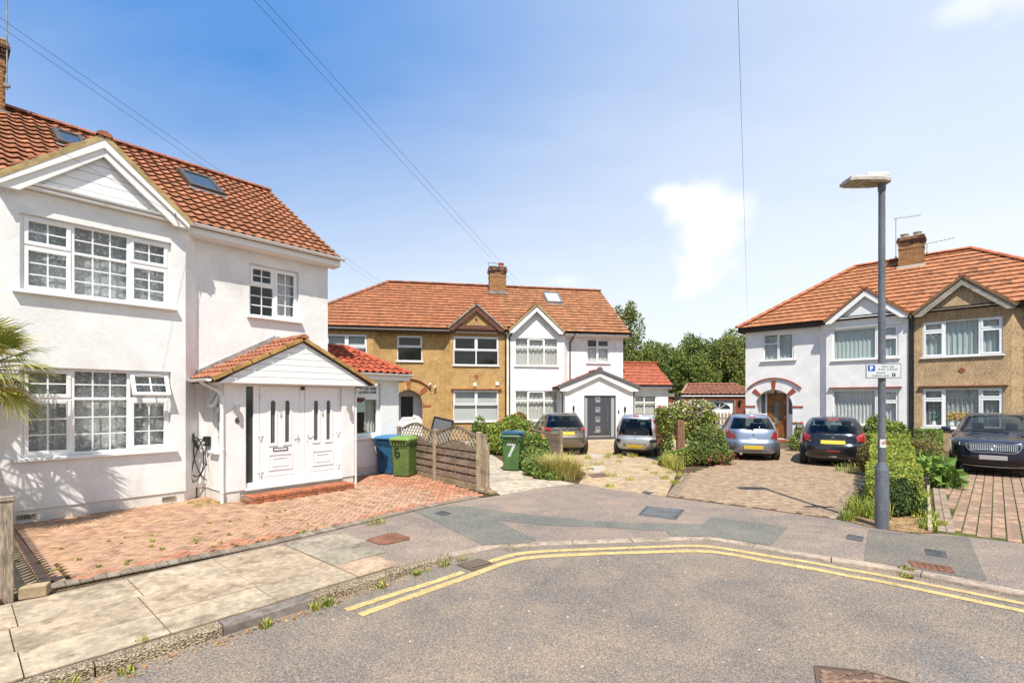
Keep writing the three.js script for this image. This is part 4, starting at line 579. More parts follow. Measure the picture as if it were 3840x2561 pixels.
/* ---------- the pair of houses at the right ---------- */
const K9 = .755, an9 = Math.atan(K9), c9 = Math.cos(an9), s9 = Math.sin(an9), len9 = 4.2 / c9, E9 = 5.70, N9 = .02, X0 = -.38, X1 = 12.7;
const fas = std([.045, .035, .03], .6);
const h9 = thing('white_house', 'white house with timber front door under a red trimmed arch', 'house', P9, A9);
{
  const H = h9, W = M.white;
  obj('front_wall', slab(rect(-.1, 3.27, 0, 5.62), [rect(.77, 2.14, 4.02, 5.33), archPts(1.235, .852, .03, 1.72)], -.55, -.30), W, H);
  obj('bay_return', splay(3.56, 3.27, 0, 5.62), W, H);
  obj('bay_wall', slab(rect(3.56, 6.60, 0, 5.62), [rect(3.82, 6.2, .95, 2.49), rect(3.80, 6.2, 3.85, 5.24)], -.22, 0), W, H);
  shell(H, -.1, 6.60, W, 5.6);
  obj('porch_recess', [bx(.2, .384, .03, 2.75, -.95, -.551), bx(2.087, 2.27, .03, 2.75, -.95, -.551), bx(.384, 2.087, 2.6, 2.75, -.95, -.551)], W, H);
  { const d = grp('door', H), zz = -.80, tm = std([.36, .145, .035], .45, { map: T.wood }); obj('door_frame', slab(rect(.384, 2.087, .03, 2.6), [rect(.50, .70, 1.35, 2.36), rect(.78, 1.69, .12, 2.40), rect(1.78, 1.98, 1.35, 2.36)], zz - .08, zz, .006), M.upvc, d);
    const oval = []; for (let i = 0; i < 24; i++) { const t = i / 24 * 6.2832; oval.push([1.235 + .125 * Math.sign(Math.cos(t)) * Math.pow(Math.abs(Math.cos(t)), .6), 1.44 + .56 * Math.sign(Math.sin(t)) * Math.pow(Math.abs(Math.sin(t)), .6)]); }
    obj('leaf', slab(rect(.785, 1.685, .125, 2.395), [oval], zz - .06, zz - .01, .006), tm, d); obj('pane', bx(1.10, 1.37, .87, 2.01, zz - .04, zz - .03), phy([.28, .32, .25], .3, { map: T.lace }), d);
    for (const [a, b, y0, y1] of [[.84, 1.03, .2, .75], [1.44, 1.63, .2, .75], [.84, 1.03, .9, 1.75], [1.44, 1.63, .9, 1.75], [1.10, 1.37, .2, .7], [.86, 1.61, 2.08, 2.32]]) obj('panel', slab(rect(a, b, y0, y1), [], zz - .01, zz + .012, .014), tm, d);
    for (const x of [.5, 1.78]) obj('side_pane', bx(x - .005, x + .205, 1.345, 2.365, zz - .05, zz - .04), phy([.14, .15, .15], .08), d); obj('knob', [rod([1.63, 1.2, zz - .01], [1.63, 1.2, zz + .04], .03, .03, 12)], M.steel, d); }
  obj('porch_lantern', [rod([1.3, 2.5, -.42], [1.3, 2.56, -.42], .01), lathe([[.02, 0], [.05, .03], [.05, .12], [.02, .15]], 10).translate(1.3, 2.36, -.42)], M.black, H);
  obj('doorstep', rbx(.45, 2.2, .0, .1, -.55, -.02, .01), M.terra, H);
  obj('arch_hood', band(1.235, 1.42, 1.69, 1.74, .77, Math.PI - .77, -.298, -.22, 20), M.redpaint, H);
  obj('keystone', wedge(1.235, 1.72, .865, 1.28, Math.PI / 2, .07, .11, -.298, -.275), M.redpaint, H); for (const t of [.72, Math.PI - .72]) obj('keystone', wedge(1.235, 1.72, .865, 1.25, t, .08, .12, -.298, -.275), M.redpaint, H);
  for (const [a, b, y] of [[-.095, .38, 1.72], [2.09, 2.55, 1.72], [2.09, 2.55, .93]]) obj('impost_tile', bx(a, b, y - .04, y + .04, -.298, -.272), M.redpaint, H);
  obj('tile_hood', beam([3.68, 2.60, .05], [6.32, 2.60, .05], .14, .04), M.redpaint, H); obj('window_head', rbx(3.72, 6.3, 5.27, 5.36, 0, .05, .01), M.barge, H);
  const bay = (y0, y1, t) => [L4(3.87, 5.38, y0 + .05, y1 - .05), L4(5.46, 6.15, t + .03, y1 - .05, { sash: 1, s: .045 }), L4(5.46, 6.15, y0 + .05, t - .03, { sash: 1, s: .045 })];
  win(H, 0, 3.80, 6.2, 3.85, 5.24, bay(3.85, 5.24, 4.74), { rev: .05, sillMat: M.barge, curtains: [{ x0: 3.82, x1: 6.18, y0: 3.8, y1: 5.2, mat: M.sheer, folds: 40, amp: .02 }] });
  win(H, 0, 3.82, 6.2, .95, 2.49, bay(.95, 2.49, 1.98), { rev: .05, sillMat: M.barge, curtains: [{ x0: 3.82, x1: 6.18, y0: .9, y1: 2.45, mat: M.drapeW, folds: 46, amp: .03 }, { x0: 5.4, x1: 5.85, y0: .9, y1: 2.45, mat: M.drape, folds: 46, amp: .03, back: .06 }] });
  win(H, -.3, .77, 2.14, 4.02, 5.33, [L4(.82, 1.39, 4.88, 5.28), L4(.82, 1.39, 4.07, 4.82), L4(1.46, 2.09, 4.07, 5.28, { sash: 1, s: .03 })], { rev: .05, sillMat: M.barge, sillX: .14, sillOut: .1, curtains: [{ x0: .8, x1: 2.12, y0: 4.0, y1: 5.25, mat: M.sheer, folds: 30, swag: .1, scallops: 2 }] });
  const roof = grp('roof', H);
  tiledSlope(roof, 'tile', [X0, E9, N9], [1, 0, 0], [0, s9, -c9], .36, .33, len9, (v) => [4.35 * v / len9, 6.62 - X0], TG.nine, 300, 1);
  obj('rear_slope', slab([[0, 0], [7, 0], [7, len9], [4.35, len9]], [], -.04, .03).applyMatrix4(basis([X0, E9, -8.4], [1, 0, 0], [0, s9, c9], UVN([1, 0, 0], [0, s9, c9]))), M.terra, roof);
  { const v = V(4.35, 3.17, 0).normalize().toArray(); tiledSlope(roof, 'tile', [X0, E9, -8.4], [0, 0, 1], v, .36, .33, 5.38, (q) => [4.2 * q / 5.38, 8.42 - 4.2 * q / 5.38], TG.nine, 30, 1); }
  cappings(roof, 'ridge_tile', [X0 + 4.35, E9 + 3.22, -4.18], [6.62, E9 + 3.22, -4.18], shades([.58, .17, .07], 5, .3, 32, .1), .14, .45); cappings(roof, 'hip_tile', [X0 - .02, E9 + .05, N9 + .02], [X0 + 4.35, E9 + 3.20, -4.18], shades([.55, .18, .08], 5, .2, 33), .17, .45);
  obj('fascia', [bx(X0, 6.6, 5.52, 5.68, -.06, -.03), bx(X0, 3.28, 5.505, 5.53, -.3, -.06), bx(X0 - .001, X0 + .03, 5.52, 5.68, -8.3, -.06), bx(X0, -.1, 5.505, 5.53, -8.3, -.3)], fas, H);
  gutter(H, [X0 - .05, 5.62, .04], [3.62, 5.62, .04], M.black, .06); gutter(H, [X0 - .04, 5.62, -8.3], [X0 - .04, 5.62, .04], M.black, .06);
  bayGable(H, { x: 5.06, apex: 6.87, foot: 5.66, half: 1.44, n: .27, mat: M.barge, bw: .27, pedBase: 5.72, pedZ: .10, pedMat: W, gut: M.black, eave: E9, eN: N9, k: K9, tiles: TG.nine, w: .33, g: .36, verge: std([.26, .12, .06], .9), caps: shades([.58, .17, .07], 4, .3, 34) });
  chimney(H, 5.82, 6.74, -4.0, -3.35, 8.2, 9.72, brickCols, { pots: [[6.02, -3.68, .22, .155, std([.40, .33, .26], .9)], [6.5, -3.68, .22, .155, std([.40, .33, .26], .9)]], fl: .04, flMat: std([.55, .50, .45], .9) });
  downpipe(H, [[6.5, 5.6, .15], [6.57, 5.4, .04], [6.57, .1, .04]], M.black, .036);
}
const h10 = thing('pebbledash_house', 'beige pebbledash house with weathered grey gable boards behind the blue car', 'house', P9, A9);
{
  const H = h10, W = M.beige;
  obj('bay_wall', slab(rect(6.603, 9.56, 0, 5.62), [rect(6.98, 9.33, .93, 2.51), rect(6.98, 9.33, 3.79, 5.23)], -.22, 0), W, H); obj('bay_return', splay(9.56, 9.86, 0, 5.62), W, H);
  obj('front_wall', slab(rect(9.86, 12.4, 0, 5.62), [rect(10.3, 11.3, 4.0, 5.2), archPts(11.0, .7, .03, 1.75)], -.55, -.30), W, H); shell(H, 6.61, 12.4, W, 5.6);
  win(H, -.3, 10.3, 11.3, 4.0, 5.2, [L4(10.35, 10.77, 4.05, 5.15), L4(10.83, 11.25, 4.05, 5.15)], {}); obj('door', slab(rect(10.3, 11.7, .03, 2.4), [], -.9, -.85), M.upvc, H);
  const bay = (y0, y1, t1, t2) => [L4(7.03, 7.62, t1 + .03, y1 - .05, { sash: 1, s: .05 }), L4(7.03, 7.62, y0 + .05, t1 - .03, { sash: 1, s: .05 }), L4(7.70, 8.66, y0 + .05, y1 - .05), L4(8.74, 9.28, t2 + .03, y1 - .05, { sash: 1, s: .05 }), L4(8.74, 9.28, y0 + .05, t2 - .03, { sash: 1, s: .05 })];
  win(H, 0, 6.98, 9.33, 3.79, 5.23, bay(3.79, 5.23, 4.83, 4.80), { rev: .04, curtains: [{ x0: 7, x1: 9.3, y0: 3.75, y1: 5.2, mat: M.sheer, folds: 36, amp: .03 }] });
  win(H, 0, 6.98, 9.33, .93, 2.51, bay(.93, 2.51, 2.06, 2.12), { rev: .04, curtains: [{ x0: 7, x1: 9.3, y0: .9, y1: 2.5, mat: M.net, folds: 44, amp: .04 }, { x0: 7.6, x1: 9.3, y0: .9, y1: 2.5, mat: M.drape, folds: 34, amp: .04, back: .08 }] });
  obj('tile_hood', beam([6.87, 2.61, .05], [9.48, 2.61, .05], .13, .035), std([.26, .12, .07], .9), H); obj('diamond_tile', slab([[8.055, 3.23], [8.175, 3.105], [8.295, 3.23], [8.175, 3.35]], [], .002, .02), std([.27, .07, .03], .8), H);
  const roof = grp('roof', H);
  tiledSlope(roof, 'tile', [6.62, E9, N9], [1, 0, 0], [0, s9, -c9], .36, .33, len9, (v) => [0, X1 - 6.62 - 4.35 * v / len9], TG.ten, 300, 1);
  obj('rear_slope', slab([[0, 0], [6, 0], [6, len9], [4.35, len9]].map(([a, b]) => [6 - a, b]).reverse(), [], -.04, .03).applyMatrix4(basis([6.62, E9, -8.4], [1, 0, 0], [0, s9, c9], UVN([1, 0, 0], [0, s9, c9]))), M.terra, roof);
  { const v = V(-4.35, 3.17, 0).normalize().toArray(); tiledSlope(roof, 'tile', [X1, E9, .02], [0, 0, -1], v, .36, .33, 5.38, (q) => [4.2 * q / 5.38, 8.42 - 4.2 * q / 5.38], TG.ten, 30, 1); }
  cappings(roof, 'ridge_tile', [6.63, E9 + 3.22, -4.18], [X1 - 4.35, E9 + 3.22, -4.18], shades([.58, .17, .07], 5, .4, 35, .2), .14, .45); cappings(roof, 'hip_tile', [X1, E9 + .07, N9], [X1 - 4.35, E9 + 3.22, -4.18], shades([.55, .17, .08], 5, .4, 36), .13, .45);
  obj('fascia', [bx(6.6, X1, 5.52, 5.68, -.06, -.03), bx(9.6, X1, 5.505, 5.53, -.3, -.06)], fas, H); gutter(H, [9.5, 5.62, .04], [X1, 5.62, .04], M.black, .06);
  const old = std([.50, .46, .40], .85, { map: T.wood });
  bayGable(H, { x: 8.20, apex: 6.84, foot: 5.62, half: 1.42, n: .27, mat: old, bw: .27, pedBase: 5.70, pedZ: .10, pedMat: W, gut: M.black, eave: E9, eN: N9, k: K9, tiles: TG.ten, w: .33, g: .36, verge: std([.20, .12, .06], .9), caps: shades([.50, .17, .09], 4, .4, 37) });
  downpipe(H, [[6.72, 5.6, .15], [6.68, 5.4, .04], [6.68, .1, .04]], M.black, .036);
  // vases on the sill behind the glass
  for (const [x, c1] of [[7.32, [.10, .22, .17]], [7.86, [.55, .30, .03]], [8.12, [.6, .33, .04]]]) { const g = grp('window_flowers', H), q = RNG(Math.round(x * 100)); obj('vase', lathe([[.05, 0], [.09, .08], [.05, .2], [.06, .22]], 14).translate(x, .98, -.22), M.upvc, g); const fl = []; for (let i = 0; i < 26; i++) { const s = new THREE.IcosahedronGeometry(.035 + q() * .025, 0); s.translate(x + (q() - .5) * .36, 1.27 + q() * .26, -.22 + (q() - .5) * .06); fl.push(fin(s)); } obj('blooms', fl, std(c1, .8), g); }
}
// aerials on the stacks
{ const [x, z] = w7(2.56, -3.35); aerial('television aerial clamped to the left side of the middle chimney', [x, 8.75, z], A7 + .4, 1.45, 6, .6); const [x2, z2] = w9(5.72, -3.4); aerial('tall television aerial on the right-hand chimney behind the street lamp', [x2, 8.8, z2], A9 + .5, 1.95, 9, 1.0); const [x3, z3] = w9(6.86, -3.45); aerial('low television aerial sticking out of the right side of the right-hand chimney', [x3, 8.75, z3], A9, .55, 8, .95); const [x4, z4] = w6(-2.27, -3.5); aerial('thin mast aerial on the far left chimney', [x4, 8.6, z4], A6 + 1.2, 2.4, 5, .7); }
// garage behind the gardens
{ const H = thing('brick_garage', 'low red brick garage with brown tiled roof and white door', 'garage', [10.97, 0, -32], -.04);
  const bm = std([.30, .085, .045], .95, { map: T.wear }); obj('wall', [slab(rect(.15, 4.6, 0, 2.30), [rect(.75, 3.38, 0, 2.03)], -.25, 0), bx(.15, .4, 0, 2.3, -6, -.25), bx(4.35, 4.6, 0, 2.3, -6, -.25), bx(.4, 4.35, 0, 2.3, -6, -5.8)], M.mortar, H);
  const vs = shades([.36, .10, .05], 6, .5, 81).map((c) => paint(bx(-.105, .105, -.032, .032, -.02, .02), c)), it = [], q = RNG(4); for (let r = 0; r < 30; r++) for (let c = 0; c < 20; c++) { const x = .27 + c * .2225 + (r % 2 ? .11 : 0), y = .05 + r * .075; if (x > 4.5 || (x > .66 && x < 3.47 && y < 2.06)) continue; it.push({ m: basis([x, y, -.008], [1, 0, 0], [0, 1, 0], [0, 0, 1]), g: Math.floor(q() * 6) }); } pieces(H, 'brick', 'brick_rest', vs, M.brick, it, 260);
  const d = grp('garage_door', H); obj('panel', [slab(rect(.76, 3.37, .02, 2.02), [archPts(2.45, .75, 1.45, 1.48).map(([a, b]) => [a, b > 1.48 ? 1.48 + (b - 1.48) * .5 : b])], -.16, -.12, .005)], M.upvc, d); obj('fan_light', bx(1.6, 3.3, 1.40, 1.9, -.15, -.145), phy([.03, .035, .035], .1), d); obj('fan_bar', [-.6, -.25, .1, .4].map((a, i) => beam([2.45, 1.45, -.125], [2.45 + a * 1.1, 1.84 - Math.abs(a) * .25, -.125], .03, .03)), M.upvc, d);
  const roof = grp('roof', H), k = .55, e = Math.atan(k), c = Math.cos(e), s = Math.sin(e), len = 1.25 / c; tiledSlope(roof, 'tile', [0, 2.42, .15], [1, 0, 0], [0, s, -c], .31, .30, len, (v) => [.75 * v / len, 4.75 - .85 * v / len], TG.garage, 120); obj('flat_top', bx(.7, 3.95, 2.98, 3.06, -5.6, -1.05), M.deck, roof); cappings(roof, 'ridge_tile', [.72, 3.12, -1.1], [3.95, 3.12, -1.1], shades([.34, .14, .09], 4, .3, 82), .1); cappings(roof, 'hip_tile', [0, 2.46, .15], [.74, 3.1, -1.1], shades([.44, .25, .14], 3, .3, 83), .1); cappings(roof, 'hip_tile', [4.75, 2.46, .15], [3.92, 3.1, -1.1], shades([.34, .14, .09], 3, .3, 84), .1);
  obj('fascia', bx(.02, 4.73, 2.28, 2.40, .08, .11), M.gutterW, H); const ln = grp('wall_lamp', H); obj('lantern', lathe([[.03, 0], [.09, .08], [.1, .28], [.04, .36]], 8).translate(3.72, 1.75, .13), M.black, ln); obj('bracket', rod([3.72, 1.7, 0], [3.72, 1.72, .13], .02), M.black, ln);
  const S = thing('brick_outbuilding', 'red brick outbuilding with flat grey roof left of the garage', 'shed', [8.9, 0, -34], 0); obj('wall', bx(0, 2.2, 0, 2.25, -3, 0), bm, S); obj('flat_roof', bx(-.08, 2.3, 2.25, 2.5, -3.1, .08), std([.30, .30, .27], .9, { map: T.wear }), S); }
const font = await new FontLoader().loadAsync('fonts/droid/droid_sans_bold.typeface.json');
/* ---------- ground, road, footway ---------- */
const distSeg = (x, z, a, b) => { const dx = b[0] - a[0], dz = b[1] - a[1], t = clamp(((x - a[0]) * dx + (z - a[1]) * dz) / (dx * dx + dz * dz)); return Math.hypot(x - a[0] - dx * t, z - a[1] - dz * t); };
const roadY = (x, z) => { const d = Math.min(distSeg(x, z, [-.1, 6.95], [3.1, 7.2]), distSeg(x, z, [3.1, 7.2], [3.7, 6.65])); const e = distSeg(x, z, [3.7, 6.65], [8, 2.65]); return -.10 + Math.max(.080 * Math.exp(-d * d / 1.1), .05 * Math.exp(-e * e / 1.1)); };
const inPoly = (p, x, y) => { let c = false; for (let i = 0, j = p.length - 1; i < p.length; j = i++) { const [a, b] = p[i], [d, e] = p[j]; if ((b > y) !== (e > y) && x < (d - a) * (y - b) / (e - b) + a) c = !c; } return c; };
M.road = std([.53, .43, .34], .95, { map: T.asphalt, bumpMap: T.asphaltB, bumpScale: .007 });
M.roadPatch = std([.49, .42, .355], .95, { map: T.asphalt, bumpMap: T.asphaltB, bumpScale: .006 });
M.foot = std([.61, .475, .38], .95, { map: T.asphalt, bumpMap: T.asphaltB, bumpScale: .006 });
M.patch = std([.40, .385, .315], .95, { map: T.asphalt, bumpMap: T.asphaltB, bumpScale: .005 });
M.patchB = std([.38, .335, .275], .95, { map: T.asphalt, bumpMap: T.asphaltB, bumpScale: .005 });
M.slabs = std(0xffffff, .95, { vertexColors: true, map: T.slab, bumpMap: T.slabB, bumpScale: .004 });
M.concD = std([.60, .45, .28], .95, { map: T.conc, bumpMap: T.slabB, bumpScale: .006 });
M.concP = std([.62, .53, .42], .95, { map: T.conc, bumpMap: T.slabB, bumpScale: .005 });
M.kerbA = std([.56, .45, .31], .95, { map: T.pebble, bumpMap: T.pebbleB, bumpScale: .012 });
M.kerbB = std([.53, .43, .34], .95, { map: T.slab, bumpMap: T.slabB, bumpScale: .006 });
M.kerbC = std([.31, .27, .24], .95, { map: T.slab, bumpMap: T.slabB, bumpScale: .004 });

struct('ground', flat([[-400, -300], [400, -300], [400, 700], [-400, 700]], -.30, -.24), std([.16, .17, .07], 1, { map: T.grass }));
// road: a sheet that rises a little to meet the lowered kerb
let road;
{ const g = new THREE.PlaneGeometry(30, 42, 150, 210); g.rotateX(-Math.PI / 2); g.translate(1, 0, 12); const p = g.attributes.position; for (let i = 0; i < p.count; i++) p.setY(i, roadY(p.getX(i), -p.getZ(i))); g.computeVertexNormals(); road = struct('road', fin(g), M.road); }
const kerb = [[-9.5, -3.31], [-3.52, 3.48], [-2.77, 4.33], [-1.64, 5.61], [-1.09, 6.23], [-.55, 6.70], [-.22, 6.88], [.2, 6.98], [1.3, 7.12], [2.3, 7.22], [2.85, 7.30], [3.1, 7.20], [3.42, 6.90], [4.06, 6.36], [4.8, 5.88], [5.3, 5.33], [6.4, 4.25], [12, -1.25]];
const back = [[-8.9, .55], [-4.86, 5.22], [-3.42, 6.93], [-2.95, 7.55], [-1.81, 9.09], [-1.34, 9.66], [-.72, 10.28], [-.26, 10.56], [.81, 11.58], [1.67, 12.05], [2.34, 11.15], [3.28, 10.42], [4.27, 9.63], [4.99, 9.06], [5.66, 8.38], [5.82, 7.83], [6.22, 7.53], [6.6, 7.56], [7.30, 7.04], [12.2, 2.15]];
// polyline helpers
const along = (pts) => { const L = [0]; for (let i = 1; i < pts.length; i++) L.push(L[i - 1] + Math.hypot(pts[i][0] - pts[i - 1][0], pts[i][1] - pts[i - 1][1])); const at = (s) => { let i = 1; while (i < pts.length - 1 && L[i] < s) i++; const t = clamp((s - L[i - 1]) / (L[i] - L[i - 1])); return [mix(pts[i - 1][0], pts[i][0], t), mix(pts[i - 1][1], pts[i][1], t)]; }; return { len: L[L.length - 1], at }; };
const offset = (pts, d) => pts.map((p, i) => { const a = pts[Math.max(0, i - 1)], b = pts[Math.min(pts.length - 1, i + 1)], dx = b[0] - a[0], dz = b[1] - a[1], l = Math.hypot(dx, dz); return [p[0] - dz / l * d, p[1] + dx / l * d]; });   // to the left of travel = away from the road
const kIn = offset(kerb, .13);
const pav = struct('pavement', flat([...kIn, ...back.slice().reverse()].reverse(), -.2, 0), M.foot);
// gardens and plots behind the footway line
struct('garden_ground', flat([...back, [40, -25], [60, 60], [-60, 60], [-45, -25]].reverse(), -.22, -.012), std([.24, .19, .10], 1, { map: T.soil }));
// kerb stones
{ const c = along(kerb), ci = along(kIn), q = RNG(5); let s = 4.2; const end = c.len - 4.5;
  while (s < end) { const l = s < 12 ? rr(.78, .96, q) : rr(.85, .95, q), n = 4, f = [], b = []; for (let i = 0; i <= n; i++) { f.push(c.at(s + .006 + (l - .012) * i / n)); const p0 = c.at(s + .006 + (l - .012) * i / n), p1 = c.at(s + .006 + (l - .012) * i / n + .02), dx = p1[0] - p0[0], dz = p1[1] - p0[1], L0 = Math.hypot(dx, dz); b.push([p0[0] - dz / L0 * .127, p0[1] + dx / L0 * .127]); }
    const pos = [], rows = [[0, -.22], [0, -.022], [.006, -.008], [.022, .0015], [1, .0015], [1, -.2]], top = rr(-.003, .004, q); const P = (i, [t, y]) => [mix(f[i][0], b[i][0], t > .9 ? 1 : t / .127), y + top, -mix(f[i][1], b[i][1], t > .9 ? 1 : t / .127)];
    for (let i = 0; i < n; i++) for (let r = 0; r + 1 < rows.length; r++) { const a = P(i, rows[r]), d = P(i + 1, rows[r]), e = P(i + 1, rows[r + 1]), h = P(i, rows[r + 1]); pos.push(...a, ...d, ...e, ...a, ...e, ...h); } for (const i of [0, n]) for (let r = 1; r + 1 < rows.length; r++) pos.push(...P(i, rows[0]), ...P(i, rows[r]), ...P(i, rows[r + 1]));
    const g = new THREE.BufferGeometry(); g.setAttribute('position', new THREE.Float32BufferAttribute(pos, 3)); g.computeVertexNormals(); const mid = c.at(s + l / 2); obj('kerb_stone', fin(g), mid[0] > -.9 ? M.kerbB : (Math.abs(mid[0] + 2.5) < .36 ? M.kerbC : M.kerbA), pav); s += l; } }
// paving flags at the left
const E0 = [-1.09, 6.24], eT = [.66, .751], eW = [-.751, .66]; const tw = (t, w) => [E0[0] + eT[0] * t + eW[0] * w, E0[1] + eT[1] * t + eW[1] * w];
{ const q = RNG(17), rows = [[.14, .70], [.70, 1.32], [1.32, 2.075]], cols = shades([.58, .465, .335], 8, .16, 90);
  obj('flag_bed', flat([tw(-8, .14), tw(-.4, .14), tw(-.4, 2.09), tw(-8, 2.09)], .001, .004), std([.20, .155, .09], 1, { map: T.soil }), pav);
  rows.forEach(([w0, w1], r) => { let t = -.88; while (t > -7.6) { const l = r === 1 ? rr(.85, .95, q) : rr(.86, .93, q), t0 = Math.max(t - l, -7.7); const j = .005, y = .018 + rr(-.003, .004, q); const g = flat([tw(t0 + j, w0 + j), tw(t - j, w0 + j), tw(t - j, w1 - j), tw(t0 + j, w1 - j)], .002, y), a = rr(-.003, .003, q), b = rr(-.004, .004, q), p = g.attributes.position; for (let i = 0; i < p.count; i++) p.setY(i, p.getY(i) + a * (p.getX(i) + 3) + b * (p.getZ(i) + 5)); obj('flag_stone', paint(g, cols[Math.floor(q() * 8)]), M.slabs, pav); t = t0 - (r === 1 && t > -1 ? -.0 : 0); if (r === 1 && t > -1.9 && t < -1.5) t += 0; } });
  for (const [t0, t1, w0, w1, c] of [[-.86, -.30, .15, .68, [.58, .42, .29]], [-.86, -.12, .70, 1.32, [.42, .37, .28]], [-.86, .0, 1.33, 2.07, [.46, .40, .31]]]) obj('flag_stone', paint(flat([tw(t0, w0), tw(t1, w0), tw(t1, w1), tw(t0, w1)], .002, .014), c), M.slabs, pav); }
// newer tarmac laid over trenches
const sheet = (n, pts, y, m, par) => obj(n, flat(pts, y - .004, y), m, par);
sheet('tarmac_patch', [[-1.80, 9.05], [-.42, 6.98], [.24, 7.06], [.36, 7.22], [-.29, 8.40], [.57, 8.04], [1.62, 7.92], [2.05, 7.77], [2.40, 7.70], [2.40, 7.38], [2.98, 7.44], [3.62, 6.92], [4.47, 7.96], [3.49, 8.60], [3.12, 8.11], [2.13, 8.22], [1.70, 8.28], [.81, 8.52], [-.17, 9.04], [-.92, 9.55], [-1.16, 9.62]].reverse(), .006, M.patch, pav);
sheet('tarmac_patch', [[5.64, 7.79], [4.50, 6.30], [5.38, 5.58], [6.81, 7.34], [6.24, 7.50]].reverse(), .006, M.patchB, pav);
sheet('tarmac_patch', [[-.1, .2], [0, 0], [.1, .1]].map(([a, b]) => [a + 40, b]), .006, M.patchB, pav).removeFromParent();
{ const pts = [[3.05, 3.7], [3.55, 4.35], [4.75, 5.55], [7, 3.2], [6, 0], [3, 1]], g = flat(pts.slice().reverse(), -.100, -.0955); obj('tarmac_patch', g, M.roadPatch, road); }
// double yellow lines
{ const line = (pts, w) => { const c = along(pts), n = Math.round(c.len / .12), pos = []; const q = RNG(3); for (let i = 0; i < n; i++) { const P = (s, d) => { const a = c.at(clamp(s - .05, 0, c.len)), b = c.at(clamp(s + .05, 0, c.len)), p = c.at(s), l = Math.hypot(b[0] - a[0], b[1] - a[1]), x = p[0] - (b[1] - a[1]) / l * d, z = p[1] + (b[0] - a[0]) / l * d; return [x, roadY(x, z) + .005, -z]; }; const s0 = c.len * i / n, s1 = c.len * (i + 1) / n, A = P(s0, -w), B = P(s1, -w), C = P(s1, w), D = P(s0, w); pos.push(...A, ...B, ...C, ...A, ...C, ...D); } const g = new THREE.BufferGeometry(); g.setAttribute('position', new THREE.Float32BufferAttribute(pos, 3)); g.computeVertexNormals(); const m = obj('yellow_line', fin(g), M.yellow, road); m.castShadow = false; };
  const sm = (p) => new THREE.CatmullRomCurve3(p.map(([a, b]) => V(a, 0, b)), false, 'centripetal').getSpacedPoints(90).map((v) => [v.x, v.z]);
  line(sm([[-1.70, 5.04], [-1.25, 5.49], [-.60, 6.06]]), .050); line(sm([[-.29, 6.37], [.05, 6.63], [.4, 6.74], [1.03, 6.83], [1.83, 6.92], [2.62, 6.99], [2.93, 6.90], [3.45, 6.52], [4.31, 5.99], [4.92, 5.43], [5.9, 4.45], [9.2, 1.2]]), .050);
  line(sm([[-1.52, 4.92], [-1.07, 5.41], [-.47, 5.98], [-.05, 6.36], [.22, 6.50], [1.01, 6.64], [1.78, 6.72], [2.62, 6.77], [2.91, 6.68], [3.35, 6.33], [4.17, 5.79], [4.75, 5.25], [5.7, 4.3], [9.0, 1.05]]), .052); }
// bond layouts ------------------------------------------------------------
function blockGeo(l, w, h, c = .006) { const x = l / 2, z = w / 2, pos = [], q = (a, b, d, e) => pos.push(...a, ...b, ...d, ...a, ...d, ...e), T0 = [[-x + c, h, z - c], [x - c, h, z - c], [x - c, h, -z + c], [-x + c, h, -z + c]], T1 = [[-x, h - c, z], [x, h - c, z], [x, h - c, -z], [-x, h - c, -z]], B0 = [[-x, 0, z], [x, 0, z], [x, 0, -z], [-x, 0, -z]]; q(...T0); for (let i = 0; i < 4; i++) { const j = (i + 1) % 4; q(T1[i], T1[j], T0[j], T0[i]); q(B0[i], B0[j], T1[j], T1[i]); } const g = new THREE.BufferGeometry(); g.setAttribute('position', new THREE.Float32BufferAttribute(pos, 3)); g.computeVertexNormals(); return fin(g); }
function herring(poly, ang, unit, skip, q, nVar, y = 0) { const it = [], c = Math.cos(ang), s = Math.sin(ang); let r = 0; const cx = poly.reduce((a, p) => a + p[0], 0) / poly.length, cz = poly.reduce((a, p) => a + p[1], 0) / poly.length; for (const p of poly) r = Math.max(r, Math.hypot(p[0] - cx, p[1] - cz)); const n = Math.ceil(r / unit) + 2;
  for (let i = -n; i <= n; i++) for (let j = -n; j <= n; j++) { const d = (((i - j) % 4) + 4) % 4; if (d !== 0 && d !== 3) continue; const hz = d === 0, lx = (hz ? i + 1 : i + .5) * unit, lz = (hz ? j + .5 : j + 1) * unit, X = cx + lx * c - lz * s, Z = cz + lx * s + lz * c; if (!inPoly(poly, X, Z) || (skip && skip(X, Z))) continue; const a = ang + (hz ? 0 : Math.PI / 2) + (q() - .5) * .02; const sag = y + (q() - .5) * .005; it.push({ m: new THREE.Matrix4().makeRotationY(a).setPosition(X, sag, -Z), g: Math.floor(q() * nVar), X, Z }); } return it; }
